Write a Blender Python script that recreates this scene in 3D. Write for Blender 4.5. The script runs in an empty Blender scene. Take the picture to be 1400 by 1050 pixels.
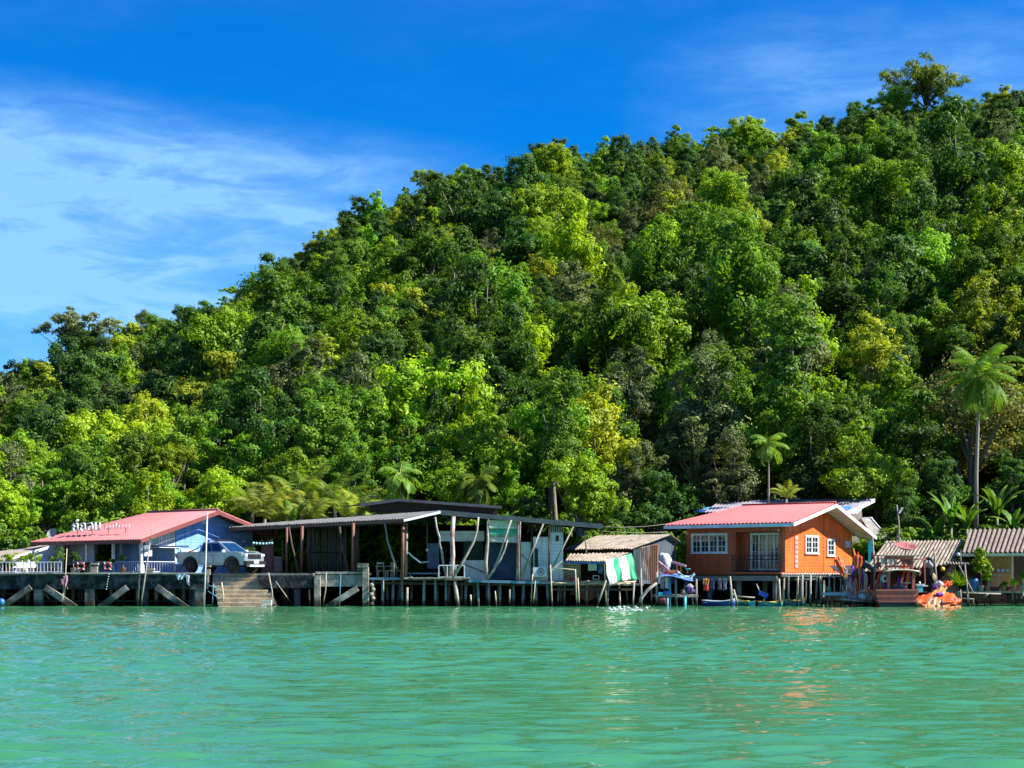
import bpy, bmesh, math, random
import numpy as np
from mathutils import Vector, Matrix, Euler
scene = bpy.context.scene
COL = scene.collection
R = math.radians
random.seed(7)

# ---------------------------------------------------------------- camera
cam_d = bpy.data.cameras.new("camera"); cam = bpy.data.objects.new("camera", cam_d); COL.objects.link(cam)
FOC = 2300.0; HY = 783.0; EYE = 1.957
cam.location = (0, 0, EYE); cam.rotation_euler = (R(90), 0, 0)
cam_d.sensor_width = 36; cam_d.lens = FOC / 1400 * 36; cam_d.shift_y = (HY - 525) / 1400
cam_d.clip_start = 0.5; cam_d.clip_end = 6000
scene.camera = cam

# ---------------------------------------------------------------- light
SUN = Vector((0.75, -0.11, 0.66)).normalized()
sun_d = bpy.data.lights.new("sun", 'SUN'); sun = bpy.data.objects.new("sun", sun_d); COL.objects.link(sun)
sun_d.energy = 5.0; sun_d.angle = R(0.5); sun_d.color = (1.0, 0.95, 0.86)
sun.rotation_euler = SUN.to_track_quat('Z', 'Y').to_euler(); sun.location = (60, 0, 80)

def make_world():
    w = bpy.data.worlds.new("World"); scene.world = w; w.use_nodes = True
    nt = w.node_tree; N = nt.nodes; L = nt.links; N.clear()
    out = N.new('ShaderNodeOutputWorld'); bg = N.new('ShaderNodeBackground'); bg.inputs['Strength'].default_value = 0.062
    sky = N.new('ShaderNodeTexSky'); sky.sky_type = 'NISHITA'; sky.sun_disc = False
    sky.sun_elevation = math.asin(SUN.z); sky.sun_rotation = math.atan2(SUN.x, SUN.y)
    sky.air_density = 1.0; sky.dust_density = 0.15; sky.ozone_density = 3.5; sky.altitude = 0
    hs = N.new('ShaderNodeHueSaturation'); hs.inputs['Saturation'].default_value = 1.75; hs.inputs['Value'].default_value = 1.15; hs.inputs['Hue'].default_value = 0.518
    L.new(sky.outputs[0], hs.inputs['Color'])
    # thin high cirrus, laid out on the sky by direction
    tc = N.new('ShaderNodeTexCoord'); mp = N.new('ShaderNodeMapping')
    mp.inputs['Rotation'].default_value = (0, R(-14), 0); mp.inputs['Scale'].default_value = (5.0, 3.0, 15.0)
    L.new(tc.outputs['Generated'], mp.inputs['Vector'])
    nz = N.new('ShaderNodeTexNoise'); nz.inputs['Scale'].default_value = 1.35; nz.inputs['Detail'].default_value = 9
    nz.inputs['Roughness'].default_value = 0.58; nz.inputs['Distortion'].default_value = 0.3
    L.new(mp.outputs[0], nz.inputs['Vector'])
    sp = N.new('ShaderNodeSeparateXYZ'); L.new(tc.outputs['Generated'], sp.inputs[0])
    def M(op, a, b=None, c=None, clamp=False):
        n = N.new('ShaderNodeMath'); n.operation = op; n.use_clamp = clamp
        for i, x in enumerate((a, b, c)):
            if x is None: continue
            if isinstance(x, (int, float)): n.inputs[i].default_value = x
            else: L.new(x, n.inputs[i])
        return n.outputs[0]
    def ss(x, a, b):
        n = N.new('ShaderNodeMapRange'); n.interpolation_type = 'SMOOTHSTEP'
        n.inputs[1].default_value = a; n.inputs[2].default_value = b; L.new(x, n.inputs[0]); return n.outputs[0]
    x, z = sp.outputs[0], sp.outputs[2]
    # bank on the left between 7 and 15 degrees up; faint veil on the right
    zz = M('ADD', z, M('MULTIPLY', x, 0.12))
    bank = M('MULTIPLY', ss(zz, 0.255, 0.185), ss(x, 0.06, -0.12))
    bank = M('MULTIPLY', bank, ss(zz, 0.06, 0.13))
    veil = M('MULTIPLY', M('MULTIPLY', ss(x, 0.04, 0.17), M('MULTIPLY', ss(z, 0.33, 0.28), ss(z, 0.2, 0.25))), 0.28)
    wide = M('MULTIPLY', ss(z, 0.2, 0.75), 0.35)
    amt = M('MAXIMUM', M('MAXIMUM', bank, veil), wide)
    mp3 = N.new('ShaderNodeMapping'); mp3.inputs['Rotation'].default_value = (0, R(-17), 0); mp3.inputs['Scale'].default_value = (15, 6, 62); L.new(tc.outputs['Generated'], mp3.inputs['Vector'])
    nf = N.new('ShaderNodeTexNoise'); nf.inputs['Scale'].default_value = 1; nf.inputs['Detail'].default_value = 10; nf.inputs['Roughness'].default_value = .62; nf.inputs['Distortion'].default_value = 0.45; L.new(mp3.outputs[0], nf.inputs['Vector'])
    dens = M('MULTIPLY', ss(nz.outputs['Fac'], 0.30, 0.66), M('ADD', M('MULTIPLY', ss(nf.outputs['Fac'], .34, .68), .75), .30))
    m1 = M('MULTIPLY', M('ADD', dens, 0.16), amt)
    m = M('MINIMUM', M('MULTIPLY', m1, 0.90), 0.55)
    mix = N.new('ShaderNodeMix'); mix.data_type = 'RGBA'
    L.new(m, mix.inputs['Factor']); L.new(hs.outputs[0], mix.inputs[6]); mix.inputs[7].default_value = (3.4, 6.0, 8.8, 1)
    L.new(mix.outputs[2], bg.inputs['Color']); L.new(bg.outputs[0], out.inputs[0])
make_world()
scene.view_settings.view_transform = 'Standard'; scene.view_settings.look = 'None'
scene.view_settings.gamma = 1; scene.view_settings.exposure = 1.35
scene.render.engine = 'CYCLES'
scene.cycles.max_bounces = 8; scene.cycles.transparent_max_bounces = 8

# ---------------------------------------------------------------- helpers
def W(px, py, Y):
    """photo measurement (1400 px wide) at distance Y metres -> world point"""
    return Vector(((px - 700) * Y / FOC, Y, EYE + (HY - py) * Y / FOC))

class MB:
    def __init__(s): s.v = []; s.f = []; s.m = []; s.sm = []
    def add(s, vs, fs, m=0, smooth=False):
        o = len(s.v); s.v += [tuple(p) for p in vs]
        for f in fs: s.f.append([i + o for i in f]); s.m.append(m); s.sm.append(smooth)
        return s
    def box(s, c, size, rz=0, m=0, rot=None):
        c = Vector(c); hx, hy, hz = size[0] / 2, size[1] / 2, size[2] / 2
        q = rot if rot is not None else Matrix.Rotation(rz, 3, 'Z')
        vs = [c + q @ Vector((x * hx, y * hy, z * hz)) for x in (-1, 1) for y in (-1, 1) for z in (-1, 1)]
        return s.add(vs, [(0, 1, 3, 2), (4, 6, 7, 5), (0, 4, 5, 1), (2, 3, 7, 6), (0, 2, 6, 4), (1, 5, 7, 3)], m)
    def beam(s, a, b, w, h, m=0, up=(0, 0, 1)):
        a, b = Vector(a), Vector(b); d = (b - a); L_ = d.length; d.normalize(); up = Vector(up)
        if abs(d.dot(up)) > .98: up = Vector((0, 1, 0))
        x = d.cross(up).normalized(); u = x.cross(d)
        q = Matrix((x, d, u)).transposed()
        return s.box((a + b) / 2, (w, L_, h), rot=q, m=m)
    def tube(s, pts, r, seg=7, m=0, caps=True, smooth=True):
        pts = [Vector(p) for p in pts]; n = len(pts)
        if not isinstance(r, (list, tuple)): r = [r] * n
        vs = []; ref = None
        for i, p in enumerate(pts):
            d = (pts[min(i + 1, n - 1)] - pts[max(i - 1, 0)]).normalized()
            if ref is None:
                ref = Vector((0, 1, 0)) if abs(d.y) < .9 else Vector((1, 0, 0))
            x = (ref - d * ref.dot(d)).normalized(); y = d.cross(x); ref = x
            for k in range(seg):
                a = 2 * math.pi * k / seg; vs.append(p + (x * math.cos(a) + y * math.sin(a)) * r[i])
        fs = [(i * seg + k, i * seg + (k + 1) % seg, (i + 1) * seg + (k + 1) % seg, (i + 1) * seg + k) for i in range(n - 1) for k in range(seg)]
        s.add(vs, fs, m, smooth)
        if caps:
            s.add(vs[:seg], [tuple(reversed(range(seg)))], m); s.add(vs[-seg:], [tuple(range(seg))], m)
        return s
    def slab(s, A, B, C, D, th, m=0, top=None):
        """quad ABCD (ccw seen from outside) with thickness th behind it"""
        A, B, C, D = map(Vector, (A, B, C, D)); n = (C - A).cross(D - B).normalized() * -th
        vs = [A, B, C, D, A + n, B + n, C + n, D + n]
        s.add(vs, [(0, 1, 2, 3)], m if top is None else top)
        return s.add(vs, [(7, 6, 5, 4), (0, 4, 5, 1), (1, 5, 6, 2), (2, 6, 7, 3), (3, 7, 4, 0)], m)
    def corr(s, A, B, C, D, n, amp, th=0.012, m=0, rows=4, wob=0.0, seed=1, sub=6):
        """corrugated sheet: waves counted along AB, ribs run AD"""
        A, B, C, D = map(Vector, (A, B, C, D)); nr = (B - A).cross(D - A).normalized()
        rd = random.Random(seed); nu = n * sub; top = []
        off = [[rd.uniform(-1, 1) for _ in range(n + 1)] for _ in range(rows + 1)]
        for j in range(rows + 1):
            v = j / rows
            for i in range(nu + 1):
                u = i / nu; p = (A * (1 - u) + B * u) * (1 - v) + (D * (1 - u) + C * u) * v
                w_ = off[j][min(n, i // sub)] * wob
                top.append(p + nr * (amp * math.sin(2 * math.pi * i / sub) + w_))
        k = nu + 1; bot = [p - nr * th for p in top]; o = len(top)
        fs = [(j * k + i, j * k + i + 1, (j + 1) * k + i + 1, (j + 1) * k + i) for j in range(rows) for i in range(nu)]
        s.add(top + bot, fs + [tuple(o + q for q in reversed(f)) for f in fs], m, False)
        ed = [(i + 1, i, o + i, o + i + 1) for i in range(nu)]
        b = rows * k; ed += [(b + i, b + i + 1, o + b + i + 1, o + b + i) for i in range(nu)]
        ed += [(j * k, (j + 1) * k, o + (j + 1) * k, o + j * k) for j in range(rows)]
        ed += [((j + 1) * k + nu, j * k + nu, o + j * k + nu, o + (j + 1) * k + nu) for j in range(rows)]
        s.add(top + bot, ed, m); return s
    def lathe(s, c, prof, seg=16, m=0, axis=None, smooth=True, caps=True):
        c = Vector(c); q = (Vector(axis).normalized().to_track_quat('Z', 'Y').to_matrix() if axis is not None else Matrix.Identity(3))
        vs = []
        for r, z in prof:
            for k in range(seg):
                a = 2 * math.pi * k / seg; vs.append(c + q @ Vector((r * math.cos(a), r * math.sin(a), z)))
        n = len(prof)
        fs = [(i * seg + k, i * seg + (k + 1) % seg, (i + 1) * seg + (k + 1) % seg, (i + 1) * seg + k) for i in range(n - 1) for k in range(seg)]
        s.add(vs, fs, m, smooth)
        if caps: s.add(vs[:seg], [tuple(reversed(range(seg)))], m); s.add(vs[-seg:], [tuple(range(seg))], m)
        return s
    def torus(s, c, R_, r, axis=(0, 1, 0), seg=20, ms=7, m=0, a0=0, a1=2 * math.pi, squash=1):
        q = Vector(axis).normalized().to_track_quat('Z', 'Y').to_matrix(); pts = []
        n = seg
        for i in range(n + 1):
            a = a0 + (a1 - a0) * i / n; pts.append(Vector(c) + q @ Vector((R_ * math.cos(a), R_ * math.sin(a) * squash, 0)))
        return s.tube(pts, r, ms, m)
    def poly(s, pts, th, nrm, m=0):
        """flat polygon extruded back along -nrm"""
        pts = [Vector(p) for p in pts]; n = len(pts); d = Vector(nrm).normalized() * -th
        s.add(pts + [p + d for p in pts], [tuple(range(n)), tuple(reversed(range(n, 2 * n)))] + [(i, i + n, (i + 1) % n + n, (i + 1) % n) for i in range(n)], m)
        return s
    def build(s, name, mats, parent=None, loc=None):
        me = bpy.data.meshes.new(name)
        if loc is None: loc = parent['_o'] if parent is not None and '_o' in parent else (0, 0, 0)
        lx, ly, lz = loc
        me.from_pydata([(x - lx, y - ly, z - lz) for x, y, z in s.v], [], s.f)
        if not isinstance(mats, (list, tuple)): mats = [mats]
        for m_ in mats: me.materials.append(m_)
        if len(mats) > 1: me.polygons.foreach_set('material_index', s.m)
        me.polygons.foreach_set('use_smooth', s.sm); me.validate()
        bm = bmesh.new(); bm.from_mesh(me); bmesh.ops.remove_doubles(bm, verts=bm.verts, dist=1e-5); bmesh.ops.recalc_face_normals(bm, faces=bm.faces); bm.to_mesh(me); bm.free()
        o = bpy.data.objects.new(name, me); COL.objects.link(o)
        if parent is not None: o.parent = parent
        else: o.location = loc
        if parent is not None: o['_o'] = (lx, ly, lz)
        return o

def tag(o, label=None, cat=None, group=None, kind=None):
    if label: o['label'] = label
    if cat: o['category'] = cat
    if group: o['group'] = group
    if kind: o['kind'] = kind
    return o
def thing(name, label, cat, loc, group=None):
    o = bpy.data.objects.new(name, None); COL.objects.link(o); o.location = loc; o['_o'] = tuple(loc)
    o.empty_display_size = .3
    return tag(o, label, cat, group)
def copy_tree(o, parent=None, loc=None, rz=None, scale=None):
    c = o.copy(); COL.objects.link(c)
    if parent is not None: c.parent = parent
    if loc is not None: c.location = loc
    if rz is not None: c.rotation_euler.z = rz
    if scale is not None: c.scale = scale if isinstance(scale, (tuple, list)) else (scale,) * 3
    for ch in list(o.children): copy_tree(ch, c)
    return c
def one(mb, name, mats, label, cat, group=None, kind=None):
    """a thing that is one mesh; origin at its base centre"""
    xs = [p[0] for p in mb.v]; ys = [p[1] for p in mb.v]; zs = [p[2] for p in mb.v]
    o = mb.build(name, mats, None, ((min(xs) + max(xs)) / 2, (min(ys) + max(ys)) / 2, min(zs)))
    return tag(o, label, cat, group, kind)

# ---------------------------------------------------------------- materials
MATS = {}
def mat(name, col, rough=0.7, var=0.25, scale=2.0, bump=0.0, col2=None, mix=0.5, metal=0.0, spec=0.4, stretch=(1, 1, 1), detail=6, contrast=0.2, trans=0.0, emit=None, tide=False, rot=None):
    if name in MATS: return MATS[name]
    m = bpy.data.materials.new(name); m.use_nodes = True; nt = m.node_tree; N = nt.nodes; L = nt.links
    b = N['Principled BSDF']; out = N['Material Output']
    tc = N.new('ShaderNodeTexCoord'); mp = N.new('ShaderNodeMapping'); mp.inputs['Scale'].default_value = stretch
    if rot: mp.vector_type = 'TEXTURE'; mp.inputs['Scale'].default_value = [1 / q for q in stretch]; mp.inputs['Rotation'].default_value = (0, 0, -rot)
    L.new(tc.outputs['Object'], mp.inputs[0])
    nz = N.new('ShaderNodeTexNoise'); nz.inputs['Scale'].default_value = scale; nz.inputs['Detail'].default_value = detail; nz.inputs['Roughness'].default_value = .65
    L.new(mp.outputs[0], nz.inputs['Vector'])
    if col2 is None: col2 = tuple(c * (1 - var) * .8 for c in col); c1 = tuple(min(1, c * (1 + var * .4)) for c in col)
    else: c1 = col
    cr = N.new('ShaderNodeMapRange'); cr.inputs[1].default_value = mix - contrast; cr.inputs[2].default_value = mix + contrast
    L.new(nz.outputs['Fac'], cr.inputs[0])
    mx = N.new('ShaderNodeMix'); mx.data_type = 'RGBA'; mx.inputs[6].default_value = (*col2, 1); mx.inputs[7].default_value = (*c1, 1)
    L.new(cr.outputs[0], mx.inputs['Factor']); L.new(mx.outputs[2], b.inputs['Base Color'])
    if tide:   # wet weed and barnacle band left by the tide
        ge = N.new('ShaderNodeNewGeometry'); sz = N.new('ShaderNodeSeparateXYZ'); L.new(ge.outputs['Position'], sz.inputs[0])
        ad = N.new('ShaderNodeMath'); ad.operation = 'MULTIPLY_ADD'; L.new(nz.outputs['Fac'], ad.inputs[0]); ad.inputs[1].default_value = .6; L.new(sz.outputs[2], ad.inputs[2])
        tr_ = N.new('ShaderNodeMapRange'); tr_.inputs[1].default_value = .55; tr_.inputs[2].default_value = .80; L.new(ad.outputs[0], tr_.inputs[0])
        m2 = N.new('ShaderNodeMix'); m2.data_type = 'RGBA'; m2.inputs[6].default_value = (.035, .04, .025, 1); L.new(tr_.outputs[0], m2.inputs['Factor']); L.new(mx.outputs[2], m2.inputs[7]); L.new(m2.outputs[2], b.inputs['Base Color'])
    b.inputs['Roughness'].default_value = rough; b.inputs['Metallic'].default_value = metal; b.inputs['Specular IOR Level'].default_value = spec
    if bump:
        n2 = N.new('ShaderNodeTexNoise'); n2.inputs['Scale'].default_value = scale * 4; n2.inputs['Detail'].default_value = 5; L.new(mp.outputs[0], n2.inputs['Vector'])
        bp = N.new('ShaderNodeBump'); bp.inputs['Strength'].default_value = bump; bp.inputs['Distance'].default_value = .05
        L.new(n2.outputs['Fac'], bp.inputs['Height']); L.new(bp.outputs[0], b.inputs['Normal'])
    if trans:
        tr = N.new('ShaderNodeBsdfTranslucent'); L.new(mx.outputs[2], tr.inputs[0]); ms = N.new('ShaderNodeMixShader'); ms.inputs[0].default_value = trans
        L.new(b.outputs[0], ms.inputs[1]); L.new(tr.outputs[0], ms.inputs[2]); L.new(ms.outputs[0], out.inputs[0])
    if emit: b.inputs['Emission Color'].default_value = (*emit, 1); b.inputs['Emission Strength'].default_value = 1
    MATS[name] = m; return m
def planks(name, col, width=0.15, axis='Z', gap=0.06, rough=.6, var=.25, tilt=(0, 0, 0)):
    """boards: fine dark joints every `width` m along an object axis, each board a slightly different tone"""
    if name in MATS: return MATS[name]
    m = bpy.data.materials.new(name); m.use_nodes = True; nt = m.node_tree; N = nt.nodes; L = nt.links; b = N['Principled BSDF']
    tc = N.new('ShaderNodeTexCoord'); mp = N.new('ShaderNodeMapping'); mp.inputs['Rotation'].default_value = tilt; L.new(tc.outputs['Object'], mp.inputs[0])
    sp = N.new('ShaderNodeSeparateXYZ'); L.new(mp.outputs[0], sp.inputs[0])
    def M(op, a, b_=None):
        n = N.new('ShaderNodeMath'); n.operation = op
        for i, x in enumerate((a, b_)):
            if x is None: continue
            if isinstance(x, (int, float)): n.inputs[i].default_value = x
            else: L.new(x, n.inputs[i])
        return n.outputs[0]
    q = M('DIVIDE', sp.outputs['XYZ'.index(axis)], width); fr = M('FRACT', q); fl = M('FLOOR', q)
    wn = N.new('ShaderNodeTexWhiteNoise'); wn.noise_dimensions = '1D'; L.new(fl, wn.inputs['W'])
    joint = M('LESS_THAN', fr, gap)
    nz = N.new('ShaderNodeTexNoise'); nz.inputs['Scale'].default_value = 1.6; nz.inputs['Detail'].default_value = 7; L.new(mp.outputs[0], nz.inputs['Vector'])
    val = M('ADD', M('MULTIPLY', M('SUBTRACT', wn.outputs['Value'], .5), var), M('ADD', 1 - .35 * 1.0 + .0, M('MULTIPLY', nz.outputs['Fac'], .7)))
    mp2 = N.new('ShaderNodeMapping'); mp2.inputs['Scale'].default_value = (5, 5, .5); L.new(tc.outputs['Object'], mp2.inputs[0])
    n2 = N.new('ShaderNodeTexNoise'); n2.inputs['Scale'].default_value = 1; n2.inputs['Detail'].default_value = 6; L.new(mp2.outputs[0], n2.inputs['Vector'])
    st = N.new('ShaderNodeMapRange'); st.inputs[1].default_value = .5; st.inputs[2].default_value = .75; st.inputs[3].default_value = 1; st.inputs[4].default_value = .62; L.new(n2.outputs['Fac'], st.inputs[0])
    val = M('MULTIPLY', M('MULTIPLY', val, st.outputs[0]), M('SUBTRACT', 1, M('MULTIPLY', joint, .6)))
    vm = N.new('ShaderNodeVectorMath'); vm.operation = 'SCALE'; vm.inputs[0].default_value = col; L.new(val, vm.inputs['Scale'])
    L.new(vm.outputs[0], b.inputs['Base Color']); b.inputs['Roughness'].default_value = rough
    bp = N.new('ShaderNodeBump'); bp.inputs['Strength'].default_value = .5; bp.inputs['Distance'].default_value = .02; bp.invert = True
    L.new(joint, bp.inputs['Height']); L.new(bp.outputs[0], b.inputs['Normal'])
    MATS[name] = m; return m
def leafmat(name, c1, c2, trans=.38, rough=.42):
    if name in MATS: return MATS[name]
    m = bpy.data.materials.new(name); m.use_nodes = True; nt = m.node_tree; N = nt.nodes; L = nt.links
    b = N['Principled BSDF']; out = N['Material Output']
    g = N.new('ShaderNodeNewGeometry'); oi = N.new('ShaderNodeObjectInfo')
    tc = N.new('ShaderNodeTexCoord'); nz = N.new('ShaderNodeTexNoise'); nz.inputs['Scale'].default_value = .55; nz.inputs['Detail'].default_value = 2; L.new(tc.outputs['Object'], nz.inputs['Vector'])
    ad = N.new('ShaderNodeMath'); ad.operation = 'MULTIPLY_ADD'; L.new(g.outputs['Random Per Island'], ad.inputs[0]); ad.inputs[1].default_value = .55
    mr = N.new('ShaderNodeMapRange'); mr.inputs[1].default_value = .35; mr.inputs[2].default_value = .65; mr.inputs[4].default_value = .45; L.new(nz.outputs['Fac'], mr.inputs[0]); L.new(mr.outputs[0], ad.inputs[2])
    mx = N.new('ShaderNodeMix'); mx.data_type = 'RGBA'; mx.inputs[6].default_value = (*c1, 1); mx.inputs[7].default_value = (*c2, 1); L.new(ad.outputs[0], mx.inputs['Factor'])
    hs = N.new('ShaderNodeHueSaturation'); L.new(mx.outputs[2], hs.inputs['Color'])
    r1 = N.new('ShaderNodeMapRange'); r1.inputs[3].default_value = .485; r1.inputs[4].default_value = .512; L.new(oi.outputs['Random'], r1.inputs[0]); L.new(r1.outputs[0], hs.inputs['Hue'])
    fr = N.new('ShaderNodeMath'); fr.operation = 'MULTIPLY'; fr.inputs[1].default_value = 7.31; L.new(oi.outputs['Random'], fr.inputs[0])
    f2 = N.new('ShaderNodeMath'); f2.operation = 'FRACT'; L.new(fr.outputs[0], f2.inputs[0])
    r2 = N.new('ShaderNodeMapRange'); r2.inputs[3].default_value = .72; r2.inputs[4].default_value = 1.25; L.new(f2.outputs[0], r2.inputs[0]); L.new(r2.outputs[0], hs.inputs['Value'])
    L.new(hs.outputs[0], b.inputs['Base Color']); b.inputs['Roughness'].default_value = rough + .1; b.inputs['Specular IOR Level'].default_value = .22
    tr = N.new('ShaderNodeBsdfTranslucent'); sc = N.new('ShaderNodeMix'); sc.data_type = 'RGBA'; sc.blend_type = 'MULTIPLY'; sc.inputs['Factor'].default_value = 1
    L.new(hs.outputs[0], sc.inputs[6]); sc.inputs[7].default_value = (1.6, 1.5, .6, 1); L.new(sc.outputs[2], tr.inputs[0])
    ms = N.new('ShaderNodeMixShader'); ms.inputs[0].default_value = trans; L.new(b.outputs[0], ms.inputs[1]); L.new(tr.outputs[0], ms.inputs[2]); L.new(ms.outputs[0], out.inputs[0])
    MATS[name] = m; return m
# ---------------------------------------------------------------- water
def grid_object(name, X, Y, Z, mats, smooth=True):
    ny, nx = X.shape
    co = np.stack([X, Y, Z], -1).reshape(-1, 3).astype(np.float32)
    i = np.arange(ny - 1)[:, None] * nx + np.arange(nx - 1)[None, :]
    q = np.stack([i, i + 1, i + nx + 1, i + nx], -1).reshape(-1, 4).astype(np.int32)
    me = bpy.data.meshes.new(name); me.vertices.add(len(co)); me.vertices.foreach_set('co', co.ravel())
    me.loops.add(q.size); me.loops.foreach_set('vertex_index', q.ravel())
    me.polygons.add(len(q)); me.polygons.foreach_set('loop_start', np.arange(0, q.size, 4, dtype=np.int32)); me.polygons.foreach_set('loop_total', np.full(len(q), 4, np.int32))
    me.update(); me.polygons.foreach_set('use_smooth', [smooth] * len(q)); me.materials.append(mats)
    o = bpy.data.objects.new(name, me); COL.objects.link(o); return o

def water_mat():
    m = bpy.data.materials.new('sea_water'); m.use_nodes = True; nt = m.node_tree; N = nt.nodes; L = nt.links; b = N['Principled BSDF']
    tc = N.new('ShaderNodeTexCoord')
    mp = N.new('ShaderNodeMapping'); mp.inputs['Scale'].default_value = (.02, .05, 1); L.new(tc.outputs['Object'], mp.inputs[0])
    n0 = N.new('ShaderNodeTexNoise'); n0.inputs['Scale'].default_value = 1; n0.inputs['Detail'].default_value = 4; L.new(mp.outputs[0], n0.inputs['Vector'])
    mr = N.new('ShaderNodeMapRange'); mr.inputs[1].default_value = .35; mr.inputs[2].default_value = .65; L.new(n0.outputs['Fac'], mr.inputs[0])
    mx = N.new('ShaderNodeMix'); mx.data_type = 'RGBA'; mx.inputs[6].default_value = (.034, .162, .062, 1); mx.inputs[7].default_value = (.044, .200, .086, 1)
    L.new(mr.outputs[0], mx.inputs['Factor']); L.new(mx.outputs[2], b.inputs['Base Color'])
    b.inputs['Roughness'].default_value = .03; b.inputs['IOR'].default_value = 1.33; b.inputs['Specular IOR Level'].default_value = .5
    hs = []
    for sc, st, w_ in (((1.6, 4.0, 1), 1.0, .8), ((5, 11, 1), 1.0, .30), ((12, 26, 1), 1.0, .10)):
        mp = N.new('ShaderNodeMapping'); mp.inputs['Scale'].default_value = sc; mp.inputs['Rotation'].default_value = (0, 0, R(12)); L.new(tc.outputs['Object'], mp.inputs[0])
        n = N.new('ShaderNodeTexNoise'); n.inputs['Scale'].default_value = 1; n.inputs['Detail'].default_value = 2; n.inputs['Distortion'].default_value = .6; L.new(mp.outputs[0], n.inputs['Vector'])
        q = N.new('ShaderNodeMath'); q.operation = 'MULTIPLY'; q.inputs[1].default_value = w_; L.new(n.outputs['Fac'], q.inputs[0]); hs.append(q.outputs[0])
    a = N.new('ShaderNodeMath'); L.new(hs[0], a.inputs[0]); L.new(hs[1], a.inputs[1]); a2 = N.new('ShaderNodeMath'); L.new(a.outputs[0], a2.inputs[0]); L.new(hs[2], a2.inputs[1])
    bp = N.new('ShaderNodeBump'); bp.inputs['Strength'].default_value = 1; bp.inputs['Distance'].default_value = .028; L.new(a2.outputs[0], bp.inputs['Height']); L.new(bp.outputs[0], b.inputs['Normal'])
    return m
def build_water():
    nx, ny = 900, 800
    xs = np.linspace(-44, 44, nx); t = np.linspace(0, 1, ny)
    ys = 9 * (104 / 9) ** t
    X, Y = np.meshgrid(xs, ys); Z = np.zeros_like(X)
    rs = np.random.RandomState(3)
    for k in range(64):
        lam = 0.36 * (1.8 / .36) ** rs.rand(); a = R(80) + rs.randn() * .42; kx, ky = math.cos(a), math.sin(a)
        amp = .0054 * lam ** .8; ph = rs.rand() * 6.28
        th = (X * kx + Y * ky) * 6.283 / lam + ph + .8 * np.sin(X * .23 + k) + .5 * np.sin(Y * .31 + k * 2)
        Z += amp * (np.sin(th) + .25 * np.sin(2 * th))
    gust = .75 + .45 * np.sin(X * .11 + 1.3 + .7 * np.sin(Y * .13)) * np.sin(Y * .17 + .6 * np.sin(X * .09))
    Z *= gust
    ed = np.clip((44 - np.abs(X)) / 4, 0, 1) * np.clip((Y - 9) / 1.5, 0, 1) * np.clip((104 - Y) / 2, 0, 1) * np.clip(1.25 - Y / 140, .3, 1)
    Z *= ed
    # churned patch of wash beside the shack jetty
    m = water_mat()
    o = grid_object('water', X, Y, Z, m); tag(o, kind='structure')
    mb = MB(); B = 3000
    mb.add([(-B, -B, 0), (B, -B, 0), (B, 9, 0), (-B, 9, 0)], [(0, 1, 2, 3)]); mb.add([(-B, 9, 0), (-44, 9, 0), (-44, 104, 0), (-B, 104, 0)], [(0, 1, 2, 3)])
    mb.add([(44, 9, 0), (B, 9, 0), (B, 104, 0), (44, 104, 0)], [(0, 1, 2, 3)]); mb.add([(-B, 104, 0), (B, 104, 0), (B, B, 0), (-B, B, 0)], [(0, 1, 2, 3)])
    o2 = mb.build('open_water', m); tag(o2, kind='structure')
build_water()

# ---------------------------------------------------------------- hill
RIDGE = [(-300, 580), (0, 532), (60, 526), (150, 472), (230, 454), (290, 446), (350, 396), (415, 356), (430, 328), (480, 298), (560, 268), (600, 250), (700, 236), (720, 220), (760, 205),
         (800, 212), (900, 195), (950, 198), (1000, 178), (1060, 175), (1150, 166), (1200, 156), (1240, 142), (1290, 148), (1340, 150), (1380, 122), (1400, 112), (1500, 90), (1800, 80)]
YR = 262.0; Y0 = 112.0
def smooth_noise(X, Y, s, seed):
    rs = np.random.RandomState(seed); Z = 0
    for k in range(6):
        a = rs.rand() * 6.28; f = s * (0.6 + rs.rand()); Z = Z + np.sin(X * math.cos(a) * f + Y * math.sin(a) * f + rs.rand() * 6.28)
    return Z / 6
def hill_z(X, Y):
    X = np.asarray(X, float); Y = np.asarray(Y, float)
    Yc = np.clip(Y, Y0, YR)
    px = 700 + X / Yc * FOC
    rp = np.interp(px, [p[0] for p in RIDGE], [p[1] for p in RIDGE])
    zr = EYE + (HY - rp) * YR / FOC - 3.6
    t = (Yc - Y0) / (YR - Y0)
    z = 1.4 + (zr - 1.4) * (.25 * t + .75 * t ** 1.12)
    z += (smooth_noise(X, Y, .11, 5) * 3.2 + smooth_noise(X, Y, .045, 9) * 5) * np.clip(t * 3, 0, 1) * np.clip((1 - t) * 3, 0, 1)
    back = np.clip(Y - YR, 0, None); z = z - back * .35
    sh = np.clip((Y - 108.0) / (Y0 - 108.0), 0, 1); low = -1.2 + 2.6 * sh
    z = np.where(Y < Y0, low, z)
    return np.maximum(z, -1.2)
def build_hill():
    xs = np.linspace(-190, 190, 330); ys = np.concatenate([np.linspace(99, 262, 170), np.linspace(266, 520, 40)])
    X, Y = np.meshgrid(xs, ys); Z = hill_z(X, Y)
    o = grid_object('hillside_ground', X, Y, Z, mat('forest_soil', (.035, .045, .018), .95, col2=(.05, .04, .022), scale=.4, bump=.5)); tag(o, kind='structure')
build_hill()

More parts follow.
